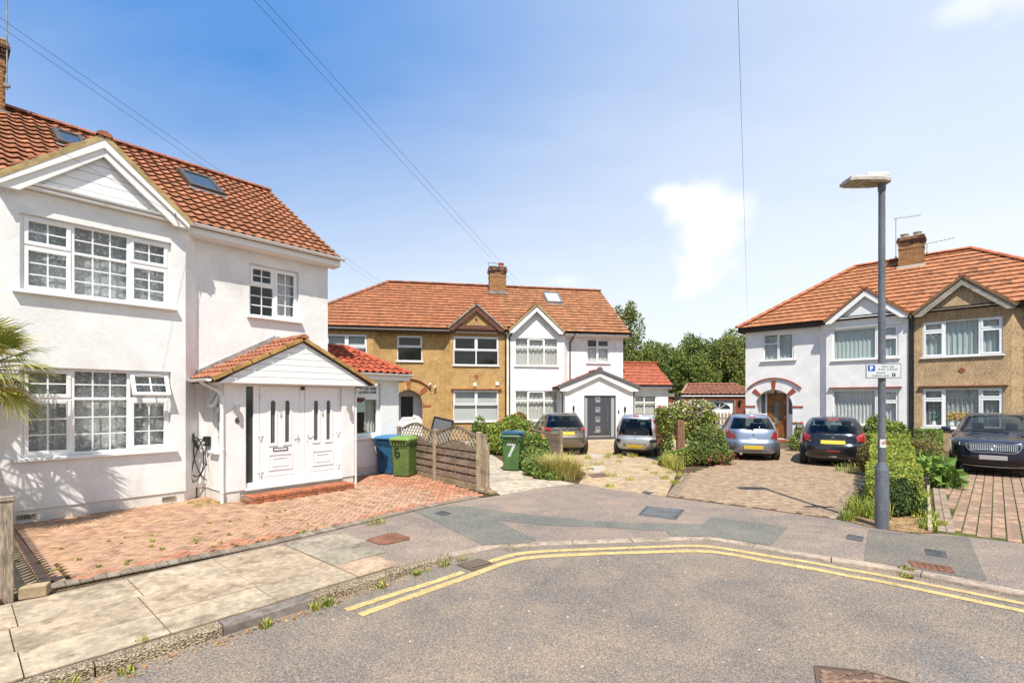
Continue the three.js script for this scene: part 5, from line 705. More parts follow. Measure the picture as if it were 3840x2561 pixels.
// driveway of number 6: red herringbone with a dark soldier course
{ const poly = [[-4.92, 5.50], [-1.40, 9.72], [-.64, 10.62], [-2.62, 13.45], [-3.25, 14.25], [-6.4, 10.35], [-8.12, 7.98], [-7.98, 7.90]];
  const bed = struct('driveway', flat([[-4.98, 5.42], [-1.34, 9.66], [-.5, 10.5], [-3.2, 14.3], [-6.5, 10.4], [-8.3, 8.0]].reverse(), -.1, .008), std([.22, .165, .085], 1, { map: T.soil }), 'red herringbone block driveway in front of the number 6 house'); const q = RNG(44);
  const [px, pz] = [0, 0]; const inv = (X, Z) => { const dx = X + 6.5406, dz = Z - 9.8707, c = Math.cos(A6), s = Math.sin(A6); return [dx * c + dz * s, dx * s - dz * c]; };
  const base = herring(poly, A6 + Math.PI / 4, .1035, (X, Z) => { const [s, n] = inv(X, Z); return (s > .5 && s < 3.25 && n < .75 && n > -.4) || (s > .75 && s < 2.9 && n < 1.3 && n > 0); }, q, 8);
  // weathered pinkish tan near the house, redder towards the right end and along the front edge
  base.forEach((it) => { const [s, n] = inv(it.X, it.Z); const red = smooth(2.9, 4.4, s + (q() - .5) * 1.0) * 1 + (n > 3.86 + (q() - .5) * .25 + .12 * Math.sin(s * 2.1) ? 1 : 0); it.g = (red > .5 ? 8 : 0) + (q() < .07 ? 16 - (red > .5 ? 8 : 0) + 0 : Math.floor(q() * 8)); if (it.g > 17) it.g = 17; });
  const cols = [...shades([.55, .325, .205], 8, .22, 51), ...shades([.57, .25, .145], 8, .20, 52), [.60, .37, .20], [.46, .25, .15]];
  const vs = variantsOf(() => blockGeo(.200, .0985, .022, .007), cols); base.forEach((it) => { it.m.setPosition(it.X, .005 + rr(-.003, .003, q), -it.Z); }); pieces(bed, 'paving_block', 'paving_block_field', vs, M.block, base, 300);
  const eg = variantsOf(() => blockGeo(.19, .112, .022, .006), shades([.30, .24, .18], 6, .3, 53)), fr = along([[-5.02, 5.36], [-3.42, 7.02], [-2.95, 7.64], [-1.81, 9.18], [-1.30, 9.78], [-.75, 10.34]]), ei = []; for (let s = .06; s < fr.len; s += .118) { const a = fr.at(s), b = fr.at(s + .03), an = Math.atan2(b[1] - a[1], b[0] - a[0]); ei.push({ m: new THREE.Matrix4().makeRotationY(an + Math.PI / 2).setPosition(a[0] - Math.sin(an) * .03, .006 + rr(-.002, .002, q), -(a[1] + Math.cos(an) * .03)), g: Math.floor(q() * 6) }); } pieces(bed, 'edging_block', 'edging_rest', eg, M.block, ei, 120);
  const lb = along([[-5.06, 5.52], [-8.2, 8.12]]), li = []; for (let s = .1; s < lb.len; s += .205) { const a = lb.at(s); li.push({ m: new THREE.Matrix4().makeRotationY(Math.atan2(2.6, -3.14)).setPosition(a[0], .008, -a[1]), g: Math.floor(q() * 8) }); const b = lb.at(s + .1); li.push({ m: new THREE.Matrix4().makeRotationY(Math.atan2(2.6, -3.14)).setPosition(b[0] - .067, .008, -b[1] + .08), g: Math.floor(q() * 8) }); } pieces(bed, 'border_block', 'border_rest', vs, M.block, li, 60); }
// rough strip between the picket fence and the driveway
struct('rough_strip', flat([[-5.10, 5.36], [-8.28, 8.0], [-9.2, 7.1], [-5.75, 4.62]].reverse(), -.08, .004), std([.42, .33, .21], 1, { map: T.conc }));
// concrete drives ahead
struct('concrete_driveway', flat([[1.64, 12.1], [2.34, 11.17], [3.27, 10.45], [4.45, 13.4], [4.95, 15.6], [6.6, 17.9], [10.1, 26.6], [-.6, 24.6], [.95, 20.2], [1.70, 17.2], [2.05, 13.6]].reverse(), -.1, .006), M.concD, 'cracked sandy concrete driveway in front of the white house with the grey door');
struct('concrete_path', flat([[-.24, 10.6], [.81, 11.6], [1.55, 12.05], [.9, 13.0], [.76, 13.9], [-.2, 15.9], [-1.2, 20.5], [-2.0, 24.9], [-3.4, 24.6], [-1.9, 18], [-1.0, 14.6], [-.5, 11.4]].reverse(), -.1, .005), M.concP, 'pale concrete path leading to the ochre house');
{ const p = scene.getObjectByName('concrete_driveway'); sheet('mortar_patch', [[2.2, 13.95], [2.72, 14.3], [2.85, 15.4], [2.35, 15.2]], .011, std([.66, .58, .47], .95, { map: T.conc }), p); sheet('mortar_patch', [[2.75, 17.6], [3.55, 17.6], [3.6, 18.4], [2.9, 18.6]], .011, std([.66, .58, .47], .95, { map: T.conc }), p); const p2 = scene.getObjectByName('concrete_path'); sheet('mortar_patch', [[-.46, 11.3], [-.1, 11.1], [.35, 11.5], [.25, 12.1], [.35, 13.9], [-.05, 13.8], [-.12, 12.6], [-.44, 11.9]].reverse(), .010, std([.70, .60, .45], .95, { map: T.conc }), p2); }
// block driveway of the house with the timber door
{ const poly = [[3.42, 10.40], [5.60, 8.48], [9.82, 13.50], [11.25, 15.3], [15.2, 21.6], [12.2, 25.0], [10.4, 25.6], [7.55, 17.7], [6.62, 15.6], [4.85, 13.5]]; const bed = struct('block_driveway', flat([[3.28, 10.43], [5.67, 8.39], [9.95, 13.4], [11.5, 15.2], [15.4, 21.6], [12.2, 25.2], [10.2, 25.8], [7.4, 17.7], [6.55, 15.6], [4.66, 13.5]].reverse(), -.1, .004), std([.25, .20, .11], 1, { map: T.soil }), 'brown block driveway under the silver and black cars'); const q = RNG(64);
  const it = herring(poly, A9, .1035, (X, Z) => Z > 20.5, q, 8); const vs = variantsOf(() => blockGeo(.2, .098, .02, .008), shades([.42, .295, .19], 8, .40, 61)); it.forEach((k) => k.m.setPosition(k.X, .003 + rr(-.004, .004, q), -k.Z)); pieces(bed, 'paving_block', 'paving_block_field', vs, M.block, it, 300);
  const eg = variantsOf(() => blockGeo(.2, .1, .02, .006), shades([.34, .25, .17], 5, .3, 62)); const ei = []; for (const ln of [[[3.36, 10.5], [4.8, 13.6]], [[3.46, 10.44], [4.9, 13.5]], [[5.62, 8.56], [9.9, 13.62]], [[5.52, 8.62], [9.8, 13.68]]]) { const c = along(ln); for (let s = .1; s < c.len; s += .206) { const a = c.at(s); ei.push({ m: new THREE.Matrix4().makeRotationY(Math.atan2(ln[1][1] - ln[0][1], ln[1][0] - ln[0][0])).setPosition(a[0], .006, -a[1]), g: Math.floor(q() * 5) }); } } pieces(bed, 'edging_block', 'edging_rest', eg, M.block, ei, 120); }
// block driveway of the beige house, mossy joints
{ const bed = struct('mossy_driveway', flat([[6.55, 7.60], [7.30, 7.05], [12.4, 2.2], [22, 11], [16.2, 18.6], [11.3, 13.3]].reverse(), -.1, .0), std([.20, .19, .05], 1, { map: T.grass }), 'pinkish block driveway with mossy joints under the blue car'); const q = RNG(65), it = [], u = [.713, -.701], v = [.701, .713]; const poly = [[6.84, 7.60], [7.30, 7.10], [12.4, 2.3], [22, 11], [16.2, 18.5], [11.55, 13.3]];
  for (let i = -2; i < 70; i++) for (let j = -4; j < 60; j++) { const v0 = j * .214 + (i % 2 ? .107 : 0), X = 6.84 + u[0] * i * .164 + v[0] * v0, Z = 7.62 + u[1] * i * .164 + v[1] * v0; if (!inPoly(poly, X, Z) || X > 15.5) continue; it.push({ m: new THREE.Matrix4().makeRotationY(Math.atan2(v[1], v[0]) + (q() - .5) * .03).setPosition(X, .0 + rr(-.003, .003, q), -Z), g: Math.floor(q() * 8) }); }
  pieces(bed, 'paving_block', 'paving_block_field', variantsOf(() => blockGeo(.190, .148, .018, .006), shades([.44, .28, .19], 8, .24, 66)), M.block, it, 300);
  const c = along([[6.66, 7.66], [11.4, 13.35]]), ei = []; for (let s = .1; s < c.len; s += .206) { const a = c.at(s); for (const d of [.02, .125]) ei.push({ m: new THREE.Matrix4().makeRotationY(Math.atan2(5.69, 4.74)).setPosition(a[0] + d * .76, .006, -a[1] + d * .65), g: Math.floor(q() * 5) }); } pieces(bed, 'edging_block', 'edging_rest', variantsOf(() => blockGeo(.2, .1, .02, .006), shades([.40, .30, .22], 5, .3, 67)), M.block, ei, 90);
  obj('concrete_edging', beam([6.50, .03, -7.66], [11.25, .03, -13.32], .05, .10), M.concP, bed); }
/* ---------- covers and grates ---------- */
function cover(name, label, pts, y, m, o = {}) { const c = [0, 1].map((k) => pts.reduce((a, p) => a + p[k], 0) / pts.length), loc = pts.map(([a, b]) => [a - c[0], b - c[1]]); const t = thing(name, label, o.cat || 'manhole cover', [c[0], y, -c[1]]); const sh = (f) => loc.map(([a, b]) => [a * f, b * f]); const cw = (p) => { let s = 0; p.forEach((a, i) => { const b = p[(i + 1) % p.length]; s += a[0] * b[1] - b[0] * a[1]; }); return s < 0 ? p.slice().reverse() : p; };
  obj('frame', flat(cw(sh(1)), -.02, .006, [cw(sh(o.rim || .9))]), o.frame || M.ironGrey, t); obj('lid', flat(cw(sh((o.rim || .9) - .015)), -.02, .004), m, t);
  if (o.bars) { const g = [], n = o.bars, [A, B, C, D] = loc; for (let i = 1; i < n; i++) { const k = i / n; const p = [mix(A[0], B[0], k), mix(A[1], B[1], k)], r = [mix(D[0], C[0], k), mix(D[1], C[1], k)]; g.push(beam([p[0] * .86, .006, -p[1] * .86], [r[0] * .86, .006, -r[1] * .86], o.bw || .016, .012)); } obj('bar', g, o.barMat || M.ironGrey, t); }
  if (o.studs) { const g = []; for (let i = 1; i < o.studs; i++) for (let j = 1; j < o.studs; j++) { const [A, B, C, D] = loc, a = i / o.studs, b = j / o.studs, x = mix(mix(A[0], B[0], a), mix(D[0], C[0], a), b) * .9, z = mix(mix(A[1], B[1], a), mix(D[1], C[1], a), b) * .9; g.push(bx(x - .012, x + .012, .003, .009, -z - .012, -z + .012)); } obj('tread_stud', g, m, t); } return t; }
const rustC = std([.27, .115, .065], .85, { map: T.wear, bumpMap: T.slabB, bumpScale: .004 });
cover('access_cover', 'rusty brown rounded access cover in the footway beside the red driveway', [[-2.14, 7.18], [-2.05, 7.32], [-1.88, 7.55], [-1.79, 7.57], [-1.52, 7.32], [-1.50, 7.22], [-1.76, 6.98], [-1.88, 6.97]].reverse(), .008, rustC, { rim: .97, frame: rustC });
cover('access_cover', 'small square grey access cover in the dark tarmac patch near the fence', [[-1.40, 8.88], [-1.22, 8.68], [-1.09, 8.86], [-1.28, 9.08]], .010, M.ironGrey, { rim: .82, studs: 5 });
cover('vent_grate', 'large galvanised louvre grate set in the footway', [[2.24, 8.76], [2.80, 8.40], [3.22, 9.16], [2.58, 9.50]], .006, M.ironGrey, { rim: .95, bars: 18, barMat: M.galv, frame: M.galv, cat: 'grate' });
cover('access_cover', 'rusty rectangular cover in the concrete driveway', [[2.06, 13.5], [2.12, 12.95], [2.60, 13.12], [2.56, 13.85]], .008, M.castIron, { rim: .96 });
cover('access_cover', 'small grey cover at the edge of the concrete driveway', [[2.84, 10.82], [2.98, 10.66], [3.12, 10.86], [2.97, 11.04]], .008, M.ironGrey, { rim: .9, studs: 4 });
cover('access_cover', 'ribbed dark cover in the square patch to the right of the lamp post', [[5.47, 6.49], [5.64, 6.38], [5.83, 6.63], [5.67, 6.77]], .010, M.ironGrey, { rim: .95, bars: 7 });
cover('access_cover', 'rusty plate cover lying against the kerb at the right', [[4.92, 6.04], [5.22, 5.80], [5.36, 6.02], [5.04, 6.27]], .010, rustC, { rim: .97, frame: rustC, studs: 6 });
cover('access_cover', 'small grey plate cover left of the lamp post patch', [[4.93, 7.26], [5.07, 7.13], [5.25, 7.35], [5.11, 7.50]], .008, M.ironGrey, { rim: .93 });
{ const t = cover('gully_grate', 'slotted road gully grate beside the kerb', [[-.70, 6.28], [-.49, 6.08], [-.22, 6.30], [-.43, 6.50]], roadY(-.47, 6.3) + .012, M.black, { rim: .88, bars: 7, bw: .020, barMat: std([.17, .12, .085], .8), frame: std([.17, .12, .085], .8), cat: 'grate' }); }
// big cast cover at the bottom edge with lettering read from the other side
{ const pts = [[2.44, 3.98], [2.80, 3.90], [3.04, 3.72], [3.0, 3.32], [2.62, 3.02], [2.30, 3.06], [2.16, 3.46]].reverse(), c = [2.62, 3.5]; const t = thing('manhole_cover', 'large patterned cast iron road cover at the bottom edge of the picture', 'manhole cover', [c[0], -.092, -c[1]]); const loc = pts.map(([a, b]) => [a - c[0], b - c[1]]); const im = std([.33, .205, .14], .8, { map: T.wear }); obj('frame', flat(loc, -.02, .006, [loc.map(([a, b]) => [a * .955, b * .955])]), std([.12, .08, .06], .8), t); obj('lid', flat(loc.map(([a, b]) => [a * .95, b * .95]), -.02, -.002), std([.13, .08, .055], .85), t);
  const g = [], R = .041; const PL = loc.map(([a, b]) => [a * .90, b * .90]); for (let i = -9; i < 10; i++) for (let j = -9; j < 10; j++) { const x = i * .082 + (j % 2 ? .041 : 0), z = j * .062; if (!inPoly(PL, x, z) || (z > .285 && x > -.1 && x < .2)) continue; const a = new THREE.CylinderGeometry(.026, .029, .012, 6); a.translate(x, .003, -z); g.push(fin(a)); g.push(bx(x + .02, x + .062, -.003, .008, -z - .009, -z + .009)); } obj('tread_pattern', g, im, t);
  { const tg = new TextGeometry('STANTON PLC', { font, size: .034, depth: .012, curveSegments: 3, bevelEnabled: false }); tg.computeBoundingBox(); tg.translate(-(tg.boundingBox.max.x) / 2, 0, 0); tg.rotateX(-Math.PI / 2); tg.rotateY(Math.PI + .22); tg.translate(.04, .0, -.365); obj('lettering', fin(tg), im, t); } }
/* ---------- plants ---------- */
function leaves(blobs, n, size, cols, seed, o = {}) {
  const q = RNG(seed), pos = [], nor = [], cl = [], tot = blobs.reduce((a, b) => a + (b[6] || b[3] * b[4] + b[4] * b[5]), 0), a = V(0, 0, 0), t = V(0, 0, 0), b = V(0, 0, 0);
  for (let i = 0; i < n; i++) {
    let w = q() * tot, k = 0; while (k < blobs.length - 1 && (w -= (blobs[k][6] || blobs[k][3] * blobs[k][4] + blobs[k][4] * blobs[k][5])) > 0) k++;
    const B = blobs[k]; a.set(q() * 2 - 1, q() * 2 - 1, q() * 2 - 1); if (a.lengthSq() > 1 || a.lengthSq() < .01) { i--; continue; } a.normalize(); const r = o.box ? 1 : 1 - (1 - (o.core ?? .5)) * q() * q() + (q() - .5) * (o.fuzz ?? .12);
    let p; if (o.box) { p = V((q() * 2 - 1), (q() * 2 - 1), (q() * 2 - 1)); const ax = Math.floor(q() * 3), f = q() < .86; const key = 'xyz'[ax]; if (f) p[key] = Math.sign(p[key]) * (1 - q() * q() * .12 + (q() - .5) * .08); a.copy(p).normalize(); p.set(p.x * B[3], p.y * B[4], p.z * B[5]); if (B[7]) p.applyAxisAngle(V(0, 1, 0), B[7]); p.add(V(B[0], B[1], B[2])); } else p = V(B[0] + a.x * B[3] * r, B[1] + a.y * B[4] * r, B[2] + a.z * B[5] * r);
    if (p.y < (o.floor ?? -99)) p.y = (o.floor) + q() * .05;
    const s = size * (.6 + q() * .8); t.set(q() * 2 - 1, q() * 2 - 1 + (o.droop || 0), q() * 2 - 1).addScaledVector(a, o.out ?? .6).normalize(); b.set(q() * 2 - 1, q() * 2 - 1, q() * 2 - 1).cross(t).normalize(); const c = t.clone().cross(b).multiplyScalar(.18 * s); const wd = (o.wide ?? .34) * s;
    const tip = p.clone().addScaledVector(t, s), m = p.clone().addScaledVector(t, s * .45), l = m.clone().addScaledVector(b, wd).add(c), rr2 = m.clone().addScaledVector(b, -wd).add(c);
    const C = cols[Math.floor(q() * cols.length)], kk = .72 + q() * .56; for (const T3 of [[p, l, tip], [p, tip, rr2]]) { const nn = T3[1].clone().sub(T3[0]).cross(T3[2].clone().sub(T3[0])).normalize(); for (const vtx of T3) { pos.push(vtx.x, vtx.y, vtx.z); nor.push(nn.x, nn.y, nn.z); cl.push(C[0] * kk, C[1] * kk, C[2] * kk); } }
  }
  const g = new THREE.BufferGeometry(); g.setAttribute('position', new THREE.Float32BufferAttribute(pos, 3)); g.setAttribute('normal', new THREE.Float32BufferAttribute(nor, 3)); g.setAttribute('color', new THREE.Float32BufferAttribute(cl, 3)); g.setAttribute('uv', new THREE.Float32BufferAttribute(new Float32Array(pos.length / 3 * 2), 2)); return g;
}
// grass blades: curved thin triangles
function blades(spots, n, h, cols, seed, lean = .5, w = .006) { const q = RNG(seed), pos = [], cl = []; for (let i = 0; i < n; i++) { const S = spots[Math.floor(q() * spots.length)], r = S[2] * Math.sqrt(q()), t = q() * 6.283, x = S[0] + r * Math.cos(t), z = S[1] + r * Math.sin(t), y = S[3] || 0, H = h * (.4 + q() * .8) * (S[4] || 1), d = q() * 6.283, L0 = lean * H * (.3 + q()), dx = Math.cos(d) * L0, dz = Math.sin(d) * L0, px = -Math.sin(d) * w, pz = Math.cos(d) * w; const A = [x - px, y, z - pz], B = [x + px, y, z + pz], C = [x + dx * .35 + px * .8, y + H * .65, z + dz * .35 + pz * .8], D = [x + dx * .35 - px * .8, y + H * .65, z + dz * .35 - pz * .8], E2 = [x + dx, y + H, z + dz]; pos.push(...A, ...B, ...C, ...A, ...C, ...D, ...D, ...C, ...E2); const c = cols[Math.floor(q() * cols.length)], k = .7 + q() * .6; for (let v = 0; v < 9; v++) cl.push(c[0] * k, c[1] * k, c[2] * k); } const g = new THREE.BufferGeometry(); g.setAttribute('position', new THREE.Float32BufferAttribute(pos, 3)); g.computeVertexNormals(); g.setAttribute('color', new THREE.Float32BufferAttribute(cl, 3)); g.setAttribute('uv', new THREE.Float32BufferAttribute(new Float32Array(pos.length / 3 * 2), 2)); return g; }
const GR = { mid: [[.16, .25, .035], [.23, .32, .05], [.11, .18, .025], [.30, .37, .06]], dark: [[.05, .10, .02], [.075, .14, .025], [.11, .18, .03]], lime: [[.34, .38, .03], [.42, .44, .04], [.26, .32, .03], [.48, .46, .06]], olive: [[.18, .19, .04], [.25, .24, .05], [.32, .28, .07], [.15, .17, .03]], rust: [[.24, .13, .05], [.30, .17, .06], [.18, .14, .04]], straw: [[.55, .42, .14], [.62, .50, .20], [.45, .38, .10], [.35, .36, .06]], tree: [[.12, .18, .025], [.19, .26, .03], [.26, .32, .04], [.09, .14, .02], [.30, .33, .05]] };
function clumpCrown(cx, cy, cz, rx, ry, rz, n, seed, k = .34) { const q = RNG(seed), b = []; for (let i = 0; i < n; i++) { const u = q() * 2 - 1, t = q() * 6.283, s = Math.sqrt(1 - u * u), r = .35 + .65 * Math.sqrt(q()); const rad = k * (.6 + q() * .7); b.push([cx + s * Math.cos(t) * rx * r, cy + u * ry * r, cz + s * Math.sin(t) * rz * r, rx * rad, ry * rad * .85, rz * rad]); } return b; }
function tree(name, label, x, z, H, rx, seed, o = {}) {
  const t = thing(name, label, 'tree', [x, 0, z], 0, o.group), q = RNG(seed), base = o.base ?? H * .25; const gs = [rod([0, 0, 0], [q() * .3 - .15, H * .75, q() * .3 - .15], .16 * H / 8, .04, 8)]; for (let i = 0; i < 9; i++) { const y = mix(base, H * .75, i / 9), a = q() * 6.28, l = rx * (.5 + q() * .4); gs.push(rod([0, y, 0], [Math.cos(a) * l, y + l * .5, Math.sin(a) * l], .06, .015, 6)); } obj('trunk', gs, M.bark, t);
  const ry = (H - base) / 2, bl = o.spire ? Array.from({ length: 34 }, (_, i) => { const f = i / 33, y = base + (H - base) * f, w = rx * (1.15 - f) * (.7 + q() * .5), a = q() * 6.28; return [Math.cos(a) * w * .65, y, Math.sin(a) * w * .65, w * .55 + .12, .5, w * .55 + .12]; }) : clumpCrown(0, base + ry, 0, rx, ry, rx, o.clumps || 30, seed + 1, o.k); obj('crown', leaves(bl, o.n || 9000, o.leaf || .2, o.cols || GR.tree, seed + 2, { core: .45, fuzz: .3, droop: -.1, wide: .3 }), M.leaf, t); return t; }
{ const spec = [[13.0, 45, 7.2, 1.7, 'leftmost', 0], [14.6, 46.5, 7.5, 1.9, '', 0], [16.2, 44.5, 7.2, 2.0], [17.6, 46, 8.0, 2.0], [19.2, 44.5, 7.6, 2.0], [20.9, 46, 8.6, 2.2], [23, 45, 8.0, 2.2]];
  const names = ['leftmost of the dark trees showing above the brick garage', 'second from left of the trees above the brick garage', 'third from left of the trees above the brick garage, low and rounded', 'tall middle tree behind the brick garage roof', 'yellowish green tree over the right end of the garage roof', 'tree rising beside the left corner of the arched white house', 'tree mostly hidden behind the arched white house'];
  spec.forEach(([x, z, H, r], i) => tree('garden_tree', names[i], x, -z, H, r, 900 + i * 31, { group: 'trees behind the garage', base: .8, n: 15000, leaf: .19, clumps: 46, k: .30, cols: i % 3 === 1 ? [...GR.tree, ...GR.olive] : i % 3 === 0 ? [...GR.tree, ...GR.dark] : GR.tree }));
  tree('tall_tree', 'slim tall tree with clumped foliage rising behind the white house extension', 9.1, -39.5, 9.4, 1.35, 970, { base: 2.4, n: 11000, leaf: .17, clumps: 30, k: .36, cols: [...GR.olive, ...GR.tree, [.24, .25, .05]] }); tree('tall_tree', 'lower bushy tree between the slim tall tree and the garage trees', 11.6, -43, 6.4, 1.1, 975, { base: .8, n: 7000, leaf: .18, cols: GR.tree });
  // trees on the other side of the road, seen only in the window glass
  [[-9, 19, 8, 3], [3, 24, 9, 3.6], [13, 20, 8, 3.2], [24, 12, 9, 3.6]].forEach(([x, z, H, r], i) => tree('street_tree', ['rounded street tree behind the camera at the left', 'large street tree straight behind the camera', 'street tree behind the camera at the right', 'street tree far right beyond the picture'][i], x, z, H, r, 990 + i, { base: 2, n: 6000, leaf: .35 }));
}
function shrub(name, label, cat, pos, blobs, n, size, cols, seed, o = {}) { const t = thing(name, label, cat, pos, o.turn || 0, o.group), q = RNG(seed); if (!o.nostem) obj('stem', Array.from({ length: o.stems || 6 }, () => { const b = blobs[Math.floor(q() * blobs.length)]; return rod([(q() - .5) * .2 * (o.sp || 1) + b[0] * .3, 0, (q() - .5) * .2 + b[2] * .3], [b[0] + (q() - .5) * b[3], b[1] + (q() - .3) * b[4], b[2] + (q() - .5) * b[5]], .014, .004, 5); }), M.bark, t); obj('foliage', leaves(blobs, n, size, cols, seed + 1, { floor: .01, ...o }), M.leaf, t); if (o.flowers) { const [fn, fs, fc, fb] = o.flowers; obj('flower', leaves(fb || blobs, fn, fs, fc, seed + 2, { core: .9, wide: .5, fuzz: .16, floor: .03 }), M.leaf, t); } return t; }
// rose bushes between the drives
shrub('rose_bush', 'tall rambling rose bush with pale blossoms behind the timber post', 'rose bush', [5.75, 0, -16.4], [[-.45, 1.42, 0, .36, .42, .4], [0, 1.66, -.1, .34, .28, .45], [.62, 1.62, 0, .28, .38, .4], [.2, 1.1, 0, .5, .42, .5], [-.62, .8, .1, .14, .5, .3], [.7, 1.1, .1, .26, .5, .4], [.35, 1.9, 0, .16, .16, .2], [-.2, 1.9, 0, .2, .12, .2], [-.75, 1.5, 0, .14, .25, .2], [.88, 1.35, .1, .16, .3, .2]], 5200, .085, [...GR.mid, ...GR.lime.slice(0, 2), ...GR.olive], 700, { wide: .4, fuzz: .5, core: .3, stems: 14, flowers: [560, .075, [[.78, .70, .58], [.72, .60, .50], [.66, .50, .40]], [[0, 1.72, 0, .62, .30, .4], [.5, 1.75, 0, .35, .3, .4], [.8, .95, .1, .25, .5, .3]]] });
shrub('red_rose', 'red climbing rose at the left end of the rambling bush', 'rose bush', [4.98, 0, -16.5], [[0, 1.45, 0, .18, .4, .2], [.05, .9, 0, .16, .5, .2]], 900, .075, GR.mid, 708, { flowers: [110, .085, [[.55, .02, .05], [.62, .05, .10], [.5, .02, .03]]] });
shrub('garden_shrub', 'dense green shrub with red flowers low beside the silver car', 'shrub', [6.25, 0, -15.8], [[0, .42, 0, .55, .42, .5], [.35, .28, .2, .38, .28, .4], [-.35, .35, .2, .42, .35, .4], [.1, .85, -.1, .5, .35, .4], [.3, .6, -.2, .4, .3, .4]], 9000, .065, [...GR.mid, ...GR.olive, ...GR.dark], 712, { wide: .4, flowers: [240, .055, [[.42, .05, .04], [.36, .10, .07], [.5, .08, .06]], [[-.55, .25, .3, .25, .28, .25], [.5, .2, .4, .3, .2, .2], [.1, .2, .5, .3, .18, .2]]] });
shrub('low_planting', 'green weedy clump at the foot of the timber post', 'plant', [5.15, 0, -15.6], [[0, .2, 0, .36, .24, .3], [.3, .25, .1, .28, .28, .25], [-.3, .14, .2, .25, .16, .25]], 3000, .07, [...GR.mid, ...GR.lime.slice(0, 2)], 716);
stuff(tag(obj('dry_grass', blades([[4.9, -14.6, .22], [4.75, -14.9, .2]], 500, .42, [...GR.straw, ...GR.lime], 718, .4), M.blade), 'tuft of yellow green grass in front of the timber post', 'grass'));
// garden of the ochre house
shrub('garden_shrub', 'leafy shrubs under the ground floor window of the ochre house', 'shrub', [.1, 0, -19.2], [[-.7, .6, 0, .6, .55, .6], [0, .75, -.4, .6, .65, .6], [-.3, .4, .6, .6, .42, .5], [.5, .55, -1, .5, .6, .5], [-1.0, .35, .4, .5, .4, .5]], 8000, .10, [...GR.mid, ...GR.lime.slice(0, 2)], 720, { stems: 12, flowers: [50, .09, [[.5, .06, .03], [.55, .12, .05]]] });
shrub('garden_shrub', 'green shrub spilling along the low board fence behind the number 7 bin', 'shrub', [.72, 0, -15.2], [[0, .5, 0, .42, .5, .55], [.0, .45, -.9, .4, .5, .5], [-.15, .3, .7, .42, .34, .5], [.1, .25, 1.3, .4, .28, .45], [-.4, .55, -.6, .35, .5, .4]], 9500, .075, [...GR.mid, ...GR.dark, ...GR.lime.slice(1, 2)], 724, { stems: 10, flowers: [26, .10, [[.55, .05, .02], [.5, .12, .04]]] });
shrub('copper_shrub', 'orange tinted shrub beside the black downpipe of the ochre house', 'shrub', [.05, 0, -22.6], [[0, .85, 0, .5, .5, .4], [.3, 1.1, 0, .3, .35, .3], [-.5, .7, 0, .35, .4, .3]], 3000, .11, [[.42, .17, .06], [.48, .25, .09], [.30, .20, .06], [.18, .20, .04]], 728, { flowers: [40, .09, [[.5, .04, .02]]] });
shrub('leafy_vine', 'small vine climbing by the ochre house doorway behind the lattice', 'plant', [-1.35, 0, -18.5], [[0, .6, 0, .2, .6, .2], [.15, 1.1, 0, .2, .3, .2]], 900, .09, GR.mid, 731);
stuff(tag(obj('dry_grass', blades([[1.35, -12.75, .30], [1.15, -13.1, .28], [1.55, -12.9, .2], [1.0, -12.9, .2]], 2000, .60, GR.straw, 733, 1.0, .0045), M.blade), 'big tuft of long straw coloured grass at the front of the ochre house garden', 'grass'));
shrub('low_planting', 'green weeds below the straw coloured grass tuft', 'plant', [.85, 0, -12.9], [[0, .16, 0, .3, .18, .3], [-.25, .25, -.5, .3, .26, .3], [.3, .1, .25, .25, .1, .2]], 2200, .07, GR.mid, 735);
// bed beside the lamp post: hedge and shrubs
struct('planting_bed', flat([[5.64, 8.36], [5.82, 7.85], [6.22, 7.55], [6.49, 7.62], [11.22, 13.3], [14.6, 17.6], [13.6, 18.9], [9.95, 13.4]].reverse(), -.08, .016), std([.78, .60, .36], 1, { map: T.soil }));
{ const t = thing('clipped_hedge', 'clipped yellow green box hedge running back from the lamp post', 'hedge', [0, 0, 0]); const a = Math.atan2(4.75, 3.75), seg = []; const N = 9; for (let i = 0; i < N; i++) { const f = i / (N - 1), X = mix(7.02, 10.45, f), Z = mix(9.05, 13.6, f), h = mix(.70, 1.08, f) + Math.sin(i * 2.4) * .03; seg.push([X, h / 2, -Z, .40, h / 2, .38 + .03 * Math.sin(i * 1.7), 1, a]); } obj('stem', seg.map((s) => rod([s[0], 0, s[2]], [s[0], s[1] * 1.6, s[2]], .02, .01, 5)), M.bark, t);
  obj('foliage', leaves(seg, 42000, .040, [...GR.lime, ...GR.lime, ...GR.mid, [.14, .20, .02]], 740, { box: 1, wide: .42, out: .5, floor: .01 }), M.leaf, t); }
shrub('dark_shrub', 'dark glossy shrub at the near end of the hedge behind the lamp post', 'shrub', [6.88, 0, -8.78], [[0, .34, 0, .30, .34, .26], [.2, .22, .05, .2, .22, .2], [-.15, .25, .1, .2, .25, .2]], 7000, .042, GR.dark, 744, { wide: .42 });
shrub('brown_shrub', 'small brownish rounded shrub left of the hedge', 'shrub', [9.62, 0, -13.2], [[0, .5, 0, .28, .42, .30]], 4500, .05, [...GR.olive, ...GR.rust], 748);
shrub('brown_shrub', 'reddish brown rounded shrub between hedge and blue car', 'shrub', [10.65, 0, -12.9], [[0, .62, 0, .50, .40, .42], [.2, .4, .1, .4, .3, .3]], 6500, .05, [...GR.rust, ...GR.olive, ...GR.mid.slice(0, 1)], 752);
shrub('box_shrub', 'upright clipped green shrub under the window of the beige house', 'shrub', [11.75, 0, -13.9], [[0, .62, 0, .26, .58, .26, 1, .6]], 5000, .05, GR.mid, 756, { box: 1 });
